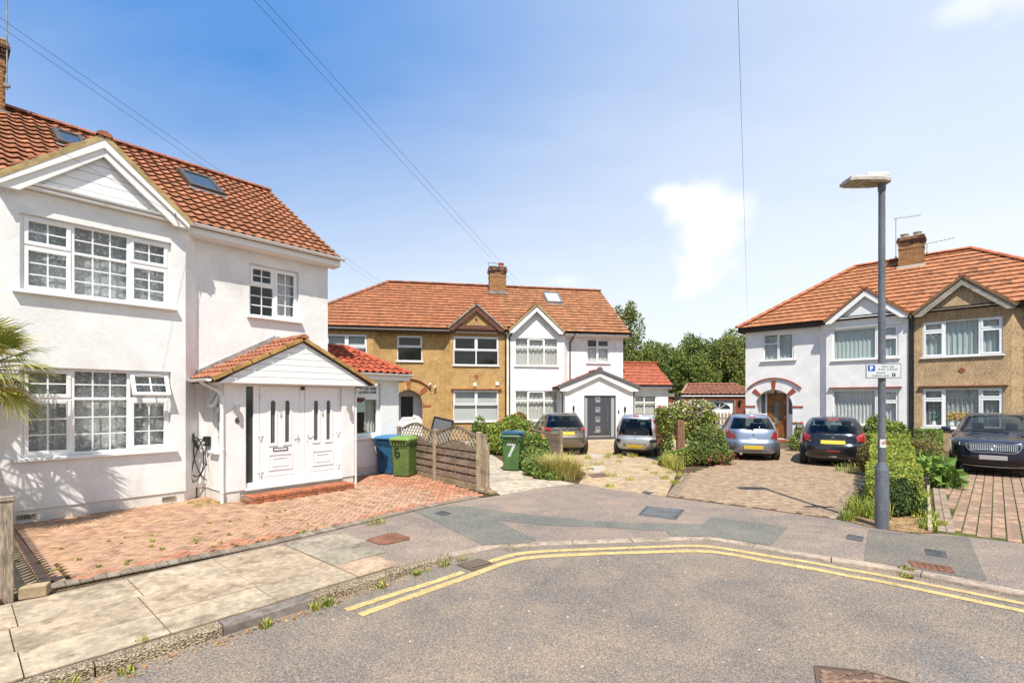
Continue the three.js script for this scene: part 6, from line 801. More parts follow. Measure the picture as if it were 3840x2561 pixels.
shrub('broadleaf_plant', 'broad leaved light green plant beside the mossy driveway', 'plant', [9.95, 0, -11.75], [[0, .35, 0, .45, .3, .4], [.15, .2, .2, .35, .2, .3]], 520, .19, [[.20, .32, .05], [.26, .38, .07], [.15, .26, .04]], 760, { wide: .42, out: .9, core: .2 });
shrub('garden_shrub', 'leafy green shrub between the black car and the hedge', 'shrub', [12.35, 0, -16.6], [[0, .8, 0, .42, .7, .4], [.45, .75, .2, .35, .55, .3]], 5000, .085, [...GR.mid, ...GR.lime.slice(1, 2)], 764);
shrub('rose_bush', 'thin rose with one red flower by the timber front door', 'rose bush', [11.35, 0, -19.6], [[0, .35, 0, .3, .35, .25], [.05, .8, 0, .12, .3, .12]], 900, .085, GR.mid, 768, { flowers: [14, .09, [[.55, .03, .04]], [[.05, 1.05, 0, .12, .12, .1]]] });
{ const t = thing('plant_pot', 'dark round plant pot half hidden under the broad leaved plant', 'plant pot', [9.42, .01, -11.35]); obj('pot', lathe([[.10, 0], [.15, .24], [.165, .25], [.165, .28], [.14, .28], [.09, .03]], 18), std([.06, .045, .035], .7), t); obj('compost', lathe([[0, .24], [.14, .24]], 16), M.soil, t); }
stuff(tag(obj('bed_weeds', blades([[6.15, -8.75, .22, .01], [6.3, -8.5, .2, .01], [6.6, -9.3, .2, .01], [7.6, -9.4, .3, .01], [8.3, -10.2, .3, .01], [5.72, -8.4, .12, .01, .5], [7.2, -8.6, .2, .01, .5], [6.9, -8.1, .2, .01, .35], [6.6, -7.8, .12, .01, .3], [9.2, -11.5, .3, .01], [9.7, -13.9, .5, .01, .8]], 2600, .30, [...GR.lime, ...GR.mid, ...GR.straw.slice(2)], 770, .5), M.blade), 'weeds and wild grass scattered in the planting bed by the lamp post', 'weeds'));
// weeds in kerb channel and joints
{ const sp = []; const c = along(kerb), q = RNG(12); for (let s = 8.5; s < 16; s += .13) { if (q() < .45) continue; const p = c.at(s); sp.push([p[0] + .05 + q() * .05, -(p[1] - .06), .05 + q() * .03, -.098, .35 + q() * .9]); } for (let s = 20.2; s < 23; s += .25) { const p = c.at(s); sp.push([p[0] - .03, -(p[1] - .05), .05, -.095, .5]); } sp.push([4.78, -5.98, .08, .0, .5], [4.68, -5.85, .07, -.06, .6]);
  stuff(tag(obj('kerb_weeds', blades(sp, 2600, .085, [...GR.lime, ...GR.mid, ...GR.rust], 780, .9, .005), M.blade), 'weeds and moss growing in the gutter along the kerb', 'weeds'));
  const lit = []; const ql = RNG(13); for (let i = 0; i < 420; i++) { const s = 8.2 + ql() * 7.6, p = c.at(s), d = .05 + ql() * ql() * .22, x = p[0] + d * .75, z = -(p[1] - d * .66); const g = new THREE.BoxGeometry(.008 + ql() * .03, .004, .006 + ql() * .016); g.rotateY(ql() * 6); g.rotateX((ql() - .5) * .6); g.translate(x, -.095 + ql() * .004, z); lit.push(paint(fin(g), [[.42, .20, .06], [.30, .16, .07], [.5, .36, .16], [.16, .10, .05]][Math.floor(ql() * 4)])); } stuff(tag(obj('leaf_litter', lit, std(0xffffff, .95, { vertexColors: true })), 'brown leaf litter lying in the gutter', 'leaf litter'));
  const jw = []; const qj = RNG(15); for (let i = 0; i < 70; i++) { const t = -5.2 + qj() * 5.4, w = 2.35 + qj() * 1.8, p = tw(t, w); if (w > 2.6 && !(t > -4.2 && t < 1)) continue; jw.push([p[0], -p[1], .03, .024, .3 + qj() * .6]); } { const p = tw(.62, 2.12); jw.push([p[0], -p[1], .11, .01, 2.0], [p[0] + .08, -p[1] - .05, .1, .01, 2.0], [p[0] - .05, -p[1] + .02, .09, .01, 1.8]); const r = tw(-2.9, .16); jw.push([r[0], -r[1], .05, .01, .8]); for (let i = 0; i < 40; i++) { const a = w6(.2 + qj() * .5 - .3, .1 + qj() * .9); jw.push([a[0], a[1], .05, .02, .35]); } }
  stuff(tag(obj('joint_weeds', blades(jw, 2600, .065, [...GR.lime, ...GR.olive, ...GR.straw.slice(2)], 784, .9, .004), M.blade), 'small weeds growing in the joints of the red driveway', 'weeds'));
  const cw2 = []; for (let i = 0; i < 26; i++) { const x = 1.8 + qj() * 3, z = 12 + qj() * 7; cw2.push([x, -z, .12, .006, .5 + qj()]); } cw2.push([2.7, -13.2, .2, .006, 1.4], [1.9, -13.7, .2, .006, 1.5], [1.85, -16.9, .35, .006, 2.2], [2.3, -11.6, .1, .006, 1], [2.7, -15.6, .3, .006, 1]); stuff(tag(obj('driveway_weeds', blades(cw2, 2200, .10, [...GR.straw, ...GR.lime], 788, .8, .006), M.blade), 'dry weeds in the cracks of the concrete driveway', 'weeds')); }
/* ---------- palm at the left edge ---------- */
{ const t = thing('palm_tree', 'spiky fan palm reaching in from the left edge in front of the white house', 'palm', [-7.78, 0, -7.15]); obj('trunk', [rod([0, 0, 0], [.02, 2.35, 0], .12, .10, 12), ...Array.from({ length: 26 }, (_, i) => { const a = i * 2.4, y = .3 + i * .078; return rod([.09 * Math.cos(a), y, .09 * Math.sin(a)], [.15 * Math.cos(a), y + .10, .15 * Math.sin(a)], .025, .008, 5); })], M.bark, t);
  const q = RNG(801), cols = [[.28, .29, .04], [.36, .35, .05], [.17, .21, .03], [.46, .38, .08]]; for (let f = 0; f < 30; f++) { const az = f * 2.39996, el = mix(-.75, 1.25, (f + .5) / 30) + (q() - .5) * .2, st = .42 + q() * .12, dir = V(Math.cos(az) * Math.cos(el), Math.sin(el), Math.sin(az) * Math.cos(el)), c0 = V(0, 2.5, 0), c1 = c0.clone().addScaledVector(dir, st); const fr = grp('frond', t); obj('stalk', rod(c0.toArray(), c1.toArray(), .012, .008, 5), M.bark, fr);
    const side = V(0, 1, 0).cross(dir).normalize(), nrm = dir.clone().cross(side).normalize(), pos = [], cl = []; const n = 30, C = cols[Math.floor(q() * 4)]; for (let i = 0; i < n; i++) { const a = mix(-1.5, 1.5, (i + .5) / n) + (q() - .5) * .05, len = (.62 - .12 * Math.abs(a)) * (.85 + q() * .3), d = dir.clone().multiplyScalar(Math.cos(a)).addScaledVector(side, Math.sin(a)), w = side.clone().multiplyScalar(Math.cos(a)).addScaledVector(dir, -Math.sin(a)); const P = (s, ww, dr) => c1.clone().addScaledVector(d, len * s).addScaledVector(w, ww).addScaledVector(nrm, -.02 + .02 * Math.abs(ww) / .01).add(V(0, -dr * len, 0)).toArray(); const b0 = P(.0, .004, 0), b1 = P(0, -.004, 0), m0 = P(.5, .013, .03), m1 = P(.5, -.013, .03), e0 = P(.82, .006, .12), e1 = P(.82, -.006, .12), tp = P(1, 0, .25); pos.push(...b0, ...m0, ...m1, ...b0, ...m1, ...b1, ...m0, ...e0, ...e1, ...m0, ...e1, ...m1, ...e0, ...tp, ...e1); const k = .75 + q() * .5; for (let v = 0; v < 15; v++) cl.push(C[0] * k, C[1] * k, C[2] * k); } const g = new THREE.BufferGeometry(); g.setAttribute('position', new THREE.Float32BufferAttribute(pos, 3)); g.computeVertexNormals(); g.setAttribute('color', new THREE.Float32BufferAttribute(cl, 3)); g.setAttribute('uv', new THREE.Float32BufferAttribute(new Float32Array(pos.length / 3 * 2), 2)); obj('leaf_blade', g, M.blade, fr); } }
/* ---------- fences ---------- */
{ const t = thing('picket_fence', 'weathered picket fence with square end post at the bottom left corner', 'fence', [-5.12, 0, -4.99], Math.PI - Math.atan2(.648, .762) * 1 * 1 + 0); // runs from the post towards the white house
  obj('end_post', [rbx(-.048, .048, 0, 1.03, -.048, .048, .01), rbx(-.06, .06, 1.03, 1.055, -.06, .06, .01), rbx(-.054, .054, 1.055, 1.075, -.054, .054, .01)], std([.50, .41, .31], .85, { map: T.woodV }), t);
  for (const y of [.28, .72]) obj('rail', bx(.06, 4.1, y, y + .07, -.03, .02), std([.34, .27, .2], .85, { map: T.woodV }), t); for (let i = 0; i < 30; i++) { const x = .14 + i * .132, h = .92; obj('picket', slab([[x, .06], [x + .075, .06], [x + .075, h - .05], [x + .0375, h], [x, h - .05]], [], .02, .042), std([.42, .35, .27], .85, { map: T.woodV }), t); } obj('end_post', rbx(4.06, 4.16, 0, 1.0, -.05, .05, .01), M.woodA, t); }
{ const q = Math.PI / 180 * -50.5, t = thing('lattice_fence', 'wavy topped timber fence with lattice above slats beside the green bin', 'fence', [-1.95, 0, -12.57], q);
  for (const [x, h] of [[-.06, 1.30], [1.85, 1.33]]) obj('post', rbx(x, x + .11, 0, h, -.055, .055, .008), std([.66, .53, .37], .85, { map: T.woodV }), t); obj('wall_post', rbx(-2.08, -1.99, 0, 1.3, -.05, .05, .008), M.woodB, t);
  obj('gravel_board', [bx(-1.99, 1.85, .0, .07, -.03, .03), bx(-1.99, 1.85, .075, .15, -.028, .028)], std([.42, .33, .2], .9, { map: T.conc }), t);
  for (const [x0, x1] of [[-1.99, -.06], [.05, 1.85]]) { const bump = (x) => Math.pow(Math.sin(Math.PI * (x - x0) / (x1 - x0)), 2), yU = (x) => 1.265 + .175 * bump(x), yL = (x) => .915 + .18 * bump(x);
    for (const [f, n] of [[yU, 'top_rail'], [yL, 'middle_rail']]) { const a = [], b = []; for (let i = 0; i <= 24; i++) { const x = mix(x0, x1, i / 24); a.push([x, f(x)]); b.unshift([x, f(x) - .045]); } obj(n, slab([...b.reverse(), ...a.reverse()], [], -.03, .03), std([.30, .235, .165], .88, { map: T.wood }), t); }
    const rows = [[.165, .305], [.345, .48], [.515, .655], [.70, .84], [.875, 1.1]]; rows.forEach(([y0, y1], r) => { if (r < 4) obj('slat', slab(rect(x0, x1, y0 + .006, y1 - .006), [], .022, .036, .002), M.woodB, t); else { const a = []; for (let i = 0; i <= 20; i++) { const x = mix(x1, x0, i / 20); a.push([x, Math.max(y0 + .005, yL(x) - .04)]); } obj('slat', slab([[x0, y0], [x1, y0], ...a], [], .022, .036), M.woodB, t); } }); [[.24, .41], [.42, .58], [.6, .76], [.78, .93]].forEach(([y0, y1]) => obj('slat', slab(rect(x0, x1, y0, y1), [], -.045, -.032, .002), M.woodB, t));
    for (let i = 1; i < 4; i++) { const x = mix(x0, x1, i / 4); obj('batten', bx(x - .02, x + .02, .15, yL(x) - .03, -.030, .021), std([.42, .34, .25], .88, { map: T.wood }), t); }
    const cross = (s, z, step, m) => { for (let c = -1.2; c < 3; c += step) { let a = null, b = null; for (let k = 0; k <= 200; k++) { const y = .88 + .6 * k / 200, x = x0 + c + s * (y - .9); if (x < x0 + .01 || x > x1 - .01) continue; if (y > yL(x) - .02 && y < yU(x) - .02) { if (!a) a = [x, y]; b = [x, y]; } } if (a && Math.hypot(b[0] - a[0], b[1] - a[1]) > .05) obj('lattice_strip', beam([a[0], a[1], z], [b[0], b[1], z], .012, .03), m, t); } }; const lw = std([.56, .48, .37], .85, { map: T.wood }); cross(-.9, .012, .155, lw); cross(.9, -.004, .155, std([.40, .33, .25], .85, { map: T.wood })); }
  for (const [x, h, d] of [[2.06, 1.28, -.03], [2.27, 1.08, .06]]) { const p = V(x, 0, d).applyAxisAngle(V(0, 1, 0), q), s = thing('timber_post', h > 1.2 ? 'tall timber post standing behind the end of the lattice fence' : 'short timber post beyond the end of the lattice fence', 'post', [-1.95 + p.x, 0, -12.57 + p.z], q); obj('shaft', rbx(-.045, .045, 0, h, -.045, .045, .008), M.woodA, s);  } 
  obj('kerb_block', rbx(1.97, 2.45, .0, .075, -.09, .10, .015), std([.40, .32, .19], .95, { map: T.conc }), t); }
{ const line = along([[1.70, 17.15], [1.12, 18.05], [-.22, 25.5]]), t = thing('board_fence', 'low timber board fence between the ochre house garden and the concrete driveway', 'fence', [0, 0, 0]), bm = std([.38, .29, .2], .88, { map: T.wood }), pm = std([.48, .37, .25], .85, { map: T.wood }); const P = (s) => { const a = line.at(s), b = line.at(s + .02); return [a[0], a[1], Math.atan2(b[1] - a[1], b[0] - a[0])]; };
  for (const s of [0, 1.07, 2.9, 4.7, 6.5, 8.3]) { const [x, z, a] = P(s); obj('post', turnY(rbx(-.055, .055, 0, s ? 1.06 : 1.0, -.055, .055, .01), a, x, 0, -z), pm, t); if (s === 2.9) obj('post_cap', fin(new THREE.SphereGeometry(.06, 12, 8)).translate(x, 1.12, -z), M.woodA, t); } for (let i = 0; i < 70; i++) { const [x, z, a] = P(.07 + i * .12); if (.2 + i * .12 > line.len) break; obj('board', turnY(bx(0, .113, .06, .86, -.062 + (i % 2) * .006, -.047 + (i % 2) * .006), a, x, 0, -z), bm, t); } for (const [s0, s1] of [[0, 1.07], [1.07, line.len - .03]]) { const [x, z, a] = P(s0 + .001), n = s1 - s0; obj('rail', [bx(0, n, .78, .86, -.034, .012), bx(0, n, .2, .27, -.034, .012), bx(0, n, .862, .887, -.06, .02)].map((g) => turnY(g, a, x, 0, -z)), M.woodA, t); }
  const h = thing('garden_hose', 'green garden hose hanging over a post of the low board fence', 'hose', [1.17, 0, -17.98]); obj('tube', tube([[0, 1.05, .06], [-.02, .98, .09], [.03, .75, .10], [.0, .5, .12], [.05, .25, .14], [.02, .02, .2]], .018, 30, 7), std([.03, .30, .16], .5), h); }
{ const t = thing('picket_fence', 'pale pointed picket fence in front of the garage', 'fence', [11.05, 0, -27], .02); for (let i = 0; i < 10; i++) { const x = .05 + i * .19; obj('picket', slab([[x, .15], [x + .115, .15], [x + .115, 1.28], [x + .0575, 1.38], [x, 1.28]], [], 0, .022), std([.55, .38, .25], .85, { map: T.woodV }), t); } obj('rail', [bx(0, 1.95, .45, .53, -.04, -.001), bx(0, 1.95, 1.0, 1.08, -.04, -.001)], M.woodC, t); obj('post', [bx(-.05, .04, 0, 1.3, -.1, -.041), bx(1.9, 1.99, 0, 1.3, -.1, -.041)], M.woodC, t); }
{ const t = thing('timber_post', 'square timber post in front of the rambling rose bush', 'post', [5.44, 0, -15.95], .2); obj('shaft', rbx(-.11, .11, 0, 1.40, -.06, .06, .01), std([.36, .19, .10], .85, { map: T.woodV }), t); obj('cleat', bx(.112, .15, .35, 1.36, -.04, .04), M.woodC, t); }
/* ---------- bins ---------- */
function bin(label, pos, turn, bodyC, lidC, text, txtC, o = {}) {
  const t = thing('wheelie_bin', label, 'wheelie bin', pos, turn); const bm = phy(bodyC, .5, { map: T.foil }), lm = phy(lidC, .48); const R = (w, d, y, r = .05) => { const p = []; for (const [sx, sz] of [[1, 1], [-1, 1], [-1, -1], [1, -1]]) for (let k = 0; k <= 3; k++) { const a = Math.atan2(sz, sx) - Math.PI / 4 + Math.PI / 2 * k / 3; p.push([sx * (w / 2 - r) + r * Math.cos(a), y, sz * (d / 2 - r) + r * Math.sin(a)]); } return p; };
  const loft = (rings, cap = true) => { const pos = []; for (let i = 0; i + 1 < rings.length; i++) { const a = rings[i], b = rings[i + 1], n = a.length; for (let j = 0; j < n; j++) { const k = (j + 1) % n; pos.push(...a[j], ...b[j], ...b[k], ...a[j], ...b[k], ...a[k]); } } if (cap) for (const [r, f] of [[rings[0], 1], [rings[rings.length - 1], 0]]) for (let j = 1; j + 1 < r.length; j++) f ? pos.push(...r[0], ...r[j], ...r[j + 1]) : pos.push(...r[0], ...r[j + 1], ...r[j]); const g = new THREE.BufferGeometry(); g.setAttribute('position', new THREE.Float32BufferAttribute(pos, 3)); g.computeVertexNormals(); return fin(g); };
  const sh = (r, dz) => r.map(([x, y, z]) => [x, y, z + dz]);
  obj('body', loft([sh(R(.44, .46, .02), .02), sh(R(.46, .48, .05), .02), sh(R(.54, .60, .84), 0), sh(R(.56, .64, .86), 0), sh(R(.56, .64, .92), 0)]), bm, t);
  obj('rim', loft([R(.595, .70, .90, .06), R(.60, .71, .94, .06), R(.60, .71, .955, .06)]), bm, t);
  obj('lid', loft([R(.61, .74, .956, .07), R(.615, .745, .985, .07), R(.58, .70, 1.02, .08), R(.44, .52, 1.055, .08)]), lm, t); obj('lid_grip', [rbx(-.2, .2, .965, .995, .355, .40, .012)], lm, t);
  obj('handle', [rod([-.22, .96, -.40], [.22, .96, -.40], .016), rod([-.22, .96, -.40], [-.22, .92, -.32], .016), rod([.22, .96, -.40], [.22, .92, -.32], .016)], bm, t); for (const s of [-1, 1]) { const w = grp('wheel', t); obj('tyre', fin(new THREE.TorusGeometry(.078, .024, 8, 20).rotateY(Math.PI / 2)).translate(s * .27, .10, -.22), M.rubber, w); obj('rim', rod([s * .255, .10, -.22], [s * .288, .10, -.22], .06, .06, 14), std([.30, .30, .27], .6), w); } obj('axle', rod([-.26, .10, -.22], [.26, .10, -.22], .012), M.galv, t);
  obj('comb', Array.from({ length: 6 }, (_, i) => bx(-.24 + i * .085, -.20 + i * .085, .83, .90, .322, .35)), bm, t);
  if (text) { const tg = new TextGeometry(text, { font, size: o.size || .30, depth: .004, curveSegments: 5, bevelEnabled: false }); tg.computeBoundingBox(); const b = tg.boundingBox; tg.translate(-(b.max.x + b.min.x) / 2, 0, 0); tg.scale(.92, 1, 1); tg.rotateZ(o.tilt || -.06); tg.rotateX(.052); tg.translate(o.tx || 0, o.ty || .42, .2585 + .052 * (o.ty || .42) + .004); obj('number', fin(tg), std(txtC, .8, { map: T.paint }), t); } return t; }
bin('green wheelie bin with a painted 6 next to the blue bin', [-2.86, .028, -13.2], -.30, [.14, .225, .055], [.17, .28, .06], '6', [.015, .02, .012], { size: .27, ty: .50, tx: -.06, tilt: .12, tz: -.028 });
bin('blue wheelie bin behind the green number 6 bin against the white wall', [-3.38, .028, -13.66], -.34, [.025, .13, .27], [.05, .17, .33], '6', [.02, .06, .12], { size: .22, ty: .38, tx: -.10, tz: -.038 });
bin('green wheelie bin with a painted white 7 in the ochre house garden', [.02, .012, -14.45], -.22, [.10, .20, .055], [.05, .10, .05], '7', [.62, .64, .60], { size: .40, ty: .40, tz: -.034 });
{ const t = thing('recycling_lid', 'crumpled blue black lid lying on top of the number 7 bin', 'lid', [.03, 1.07, -14.45], -.2); obj('lid', rbx(-.30, .34, 0, .05, -.28, .30, .02), phy([.03, .11, .20], .35), t); obj('fold', [rbx(-.26, .10, .05, .085, -.2, .22, .015), rbx(.02, .30, .05, .07, -.1, .26, .01)], phy([.05, .14, .23], .3), t); obj('slot', rbx(-.16, .06, .086, .096, .05, .15, .004), M.black, t); }
/* ---------- street lamp and its plates ---------- */
{ const t = thing('street_lamp', 'grey street lamp column with a flat lantern head', 'street lamp', [5.91, 0, -7.87]); const pm = phy([.165, .18, .205], .5, { map: T.foil }); obj('base_column', lathe([[.094, -.02], [.094, .92], [.090, .95], [.058, 1.05], [.054, 1.06]], 28), pm, t); obj('shaft', lathe([[.053, 1.05], [.050, 3.2], [.046, 5.45], [.046, 5.52], [.001, 5.52]], 24), pm, t);
  { const g = new THREE.CylinderGeometry(.0965, .0965, .5, 16, 1, true, -.05, 1.0); g.translate(0, .56, 0); obj('access_door', fin(g), pm, t); const e = new THREE.CylinderGeometry(.0975, .0975, .5, 2, 1, true, .93, .05); e.translate(0, .56, 0); obj('door_gap', fin(e), M.black, t); }
  const head = grp('lantern', t), hm = std([.55, .50, .43], .55, { map: T.foil }); const pl = [[.10, .05], [.06, .12], [-.10, .165], [-.50, .165], [-.59, .13], [-.59, -.13], [-.50, -.165], [-.10, -.165], [.06, -.12], [.10, -.05]]; const hg = flat(pl.map(([a, b]) => [a, b]).reverse(), 5.50, 5.545); obj('housing', hg, hm, head); obj('top_shell', [flat(pl.map(([a, b]) => [a * .93 - .01, b * .86]).reverse(), 5.545, 5.58), rbx(-.30, .06, 5.56, 5.65, -.11, .11, .04, 3)], std([.60, .57, .52], .5), head);
  obj('led_panel', [0, 1, 2, 3].map((i) => bx(-.55 + (i % 2) * .13, -.44 + (i % 2) * .13, 5.492, 5.499, -.12 + Math.floor(i / 2) * .125, -.005 + Math.floor(i / 2) * .125)), std([.30, .22, .12], .3), head); obj('gear_cover', [bx(-.30, -.285, 5.490, 5.499, -.14, .14), rbx(-.24, -.06, 5.486, 5.4995, -.07, .07, .004)], std([.26, .17, .10], .6), head); obj('spigot', rod([0, 5.38, 0], [0, 5.50, 0], .052, .056, 18), pm, head); obj('heat_fin', Array.from({ length: 9 }, (_, i) => bx(-.50 + i * .03, -.49 + i * .03, 5.5, 5.535, -.178, -.1655)), std([.75, .75, .74], .4), head);
  const lb = grp('column_label', t); const g = new THREE.CylinderGeometry(.0545, .0545, .13, 16, 1, true, -1.15, 2.3); g.translate(0, 1.36, 0); obj('label_plate', fin(g), M.sticker, lb); const ring = new THREE.TorusGeometry(.028, .005, 6, 20); ring.translate(0, 1.375, .055); obj('red_ring', fin(ring), std([.55, .06, .05], .5), lb); obj('symbol', [bx(-.018, .018, 1.37, 1.38, .0545, .057)], M.black, lb); }
{ const cv = document.createElement('canvas'); cv.width = 640; cv.height = 280; const x = cv.getContext('2d'); x.fillStyle = '#c3c8c6'; x.fillRect(0, 0, 640, 280); x.strokeStyle = '#23252a'; x.lineWidth = 8; x.strokeRect(8, 8, 624, 264); x.fillStyle = '#1e4f9e'; x.fillRect(34, 30, 132, 116); x.fillStyle = '#eef2f4'; x.font = 'bold 112px sans-serif'; x.textAlign = 'center'; x.fillText('P', 100, 128); x.fillStyle = '#1c1d20'; x.font = 'bold 50px sans-serif'; x.fillText('Mon - Sat', 400, 76); x.fillText('8 am - 6.30 pm', 400, 126); x.textAlign = 'left'; x.fillText('Permit', 190, 196); x.fillText('holders only', 120, 250); x.fillRect(470, 186, 66, 66); x.fillStyle = '#d9dcd8'; x.font = 'bold 56px sans-serif'; x.textAlign = 'center'; x.fillText('C', 503, 239);
  const tx = new THREE.CanvasTexture(cv); tx.colorSpace = THREE.SRGBColorSpace; const t = thing('parking_sign', 'grey parking permit plate on the lamp column', 'sign', [5.88, 2.51, -7.795], -.06); obj('plate', rbx(-.272, .272, -.118, .118, -.006, 0, .003), M.galv, t); const pg = new THREE.PlaneGeometry(.536, .228); pg.translate(0, 0, .0025); const m = new THREE.Mesh(pg, new THREE.MeshStandardMaterial({ map: tx, roughness: .5 })); m.name = 'print'; m.castShadow = m.receiveShadow = true; t.add(m); obj('clip', [bx(-.06, .06, -.07, -.045, -.08, -.006), bx(-.06, .06, .045, .07, -.08, -.006)], M.steel, t); }
/* ---------- overhead wires and their pole ---------- */
{ const top = [-9.6, 8.1, 19.1]; const p = thing('telegraph_pole', 'telegraph pole behind the camera carrying the overhead wires', 'pole', [top[0], 0, top[2]]); obj('shaft', rod([0, -.3, 0], [0, 8.3, 0], .15, .10, 12), M.bark, p); obj('ring_head', [rod([-.3, 8.05, 0], [.3, 8.05, 0], .03), rod([0, 8.05, -.3], [0, 8.05, .3], .03)], M.galv, p);
  const ends = [[w6(-.24, .26), 5.62, 'overhead wire running down to the gable of the number 6 house'], [w7(.0, .32), 5.72, 'upper left overhead wire crossing the sky to the ochre house'], [w7(-.25, .32), 5.66, 'overhead wire beside the upper left one, ending at the ochre house eaves'], [w7(6.05, .32), 5.8, 'overhead wire over the middle of the sky ending at the white house gable'], [w7(5.7, .32), 5.85, 'short looking overhead wire next to the middle one'], [w9(.15, .1), 5.66, 'near vertical overhead wire at the top right running to the arched white house']];
  ends.forEach(([[x, z], y, label], i) => { const pts = []; for (let k = 0; k <= 14; k++) { const t = k / 14; pts.push([mix(top[0] + (i - 2.5) * .08, x, t), mix(top[1], y, t) - .55 * 4 * t * (1 - t) * .35, mix(top[2], z, t)]); } tag(obj('overhead_wire', tube(pts, .0026, 60, 5), std([.03, .035, .045], .7)), label, 'wire'); }); }
/* ---------- small things near the number 6 house ---------- */
{ const [x, z] = w6(.33, -.22), t = thing('charging_cable', 'black charging cable looped on a hook beside the porch', 'cable', [x, 0, z], A6); const ell = (cx, cy, a, b, r, n, z0) => { const p = []; for (let i = 0; i < n; i++) { const k = i / n * 6.283; p.push([cx + a * Math.sin(k) * Math.cos(r) - b * Math.cos(k) * Math.sin(r), cy + a * Math.sin(k) * Math.sin(r) + b * Math.cos(k) * Math.cos(r), z0 + .02 * Math.sin(k * 2)]); } return tube(p, .011, 60, 6, true); };
  obj('loop', [ell(-.10, .88, .16, .42, .10, 12, .0), ell(.0, .82, .12, .48, -.28, 12, .03), ell(.06, .80, .17, .45, .22, 12, .05)], M.rubber, t); obj('connector', [rod([-.15, 1.36, .02], [-.13, 1.22, .05], .02, .03, 10), rod([-.13, 1.22, .05], [-.05, 1.02, .05], .035, .022, 10)], M.rubber, t); obj('hook', rbx(-.20, -.10, 1.20, 1.40, -.06, -.01, .01), M.black, t);
  const [x2, z2] = w6(.43, .0), b = thing('charger_box', 'small black charger socket box on the side of the porch', 'charger', [x2, 1.10, z2], A6 - Math.PI / 2); obj('case', rbx(-.09, .09, 0, .20, .0, .10, .015), M.black, b); obj('socket', rod([0, .06, .10], [0, .06, .13], .035, .035, 14), std([.4, .4, .38], .5), b); obj('lead', tube([[0, .0, .06], [-.03, -.2, .07], [.02, -.4, .06]], .010, 16, 6), M.rubber, b); }
{ const tg = new TextGeometry('6', { font, size: .115, depth: .012, curveSegments: 6, bevelEnabled: false }); const [x, z] = w6(.625, .782), t = thing('house_number', 'black metal house number 6 on the porch wall', 'house number', [x, 1.585, z], A6); obj('digit', fin(tg), M.black, t); }
{ const t = thing('stone_block', 'loose sandy stone block beside the fence post at the bottom left', 'block', [-4.98, .004, -5.14], .5); obj('stone', rbx(-.11, .11, 0, .12, -.07, .07, .012), std([.50, .37, .22], .95, { map: T.conc }), t); const b = thing('loose_brick', 'red brick lying at the bottom left edge', 'brick', [-5.16, .004, -4.82], .75); obj('clay', rbx(-.107, .107, 0, .065, -.05, .05, .006), std([.42, .12, .05], .9, { map: T.wear }), b); }
{ const t = thing('framed_panel', 'grey panel with a black frame leaning behind the lattice fence', 'panel', [-2.45, 0, -15.1], -.15); const g = grp('board', t); g.rotation.set(-.12, 0, -.22); obj('face', rbx(-.30, .30, .0, 1.50, 0, .02, .006), std([.13, .13, .135], .5), g); obj('frame', slab(rect(-.33, .33, -.02, 1.53), [rect(-.28, .28, .04, 1.48)], .0, .035, .005), M.black, g); }
{ const q = RNG(55); const t = []; for (let i = 0; i < 46; i++) { const x = -2 + q() * 7, z = 3.8 + q() * 3; const g = new THREE.BoxGeometry(.01 + q() * .015, .004, .008 + q() * .012); g.rotateY(q() * 6); g.translate(x, roadY(x, z) + .003, -z); t.push(fin(g)); } stuff(tag(obj('road_grit', t, std([.58, .52, .44], .9)), 'pale grit scattered on the road', 'grit')); }
/* ---------- cars: a shell lofted from plan outlines, cut into paint, glass, lamps ---------- */
function pchip(tab, k) { const n = tab.length, h = [], d = [], m = []; for (let i = 0; i < n - 1; i++) { h.push(tab[i + 1][0] - tab[i][0]); d.push((tab[i + 1][k] - tab[i][k]) / h[i]); } m[0] = d[0]; m[n - 1] = d[n - 2]; for (let i = 1; i < n - 1; i++) m[i] = d[i - 1] * d[i] <= 0 ? 0 : 3 * (h[i - 1] + h[i]) / ((2 * h[i] + h[i - 1]) / d[i - 1] + (h[i] + 2 * h[i - 1]) / d[i]); return (x) => { let i = 0; while (i < n - 2 && x > tab[i + 1][0]) i++; const t = clamp((x - tab[i][0]) / h[i]), t2 = t * t, t3 = t2 * t; return (2 * t3 - 3 * t2 + 1) * tab[i][k] + (t3 - 2 * t2 + t) * h[i] * m[i] + (-2 * t3 + 3 * t2) * tab[i + 1][k] + (t3 - t2) * h[i] * m[i + 1]; }; }
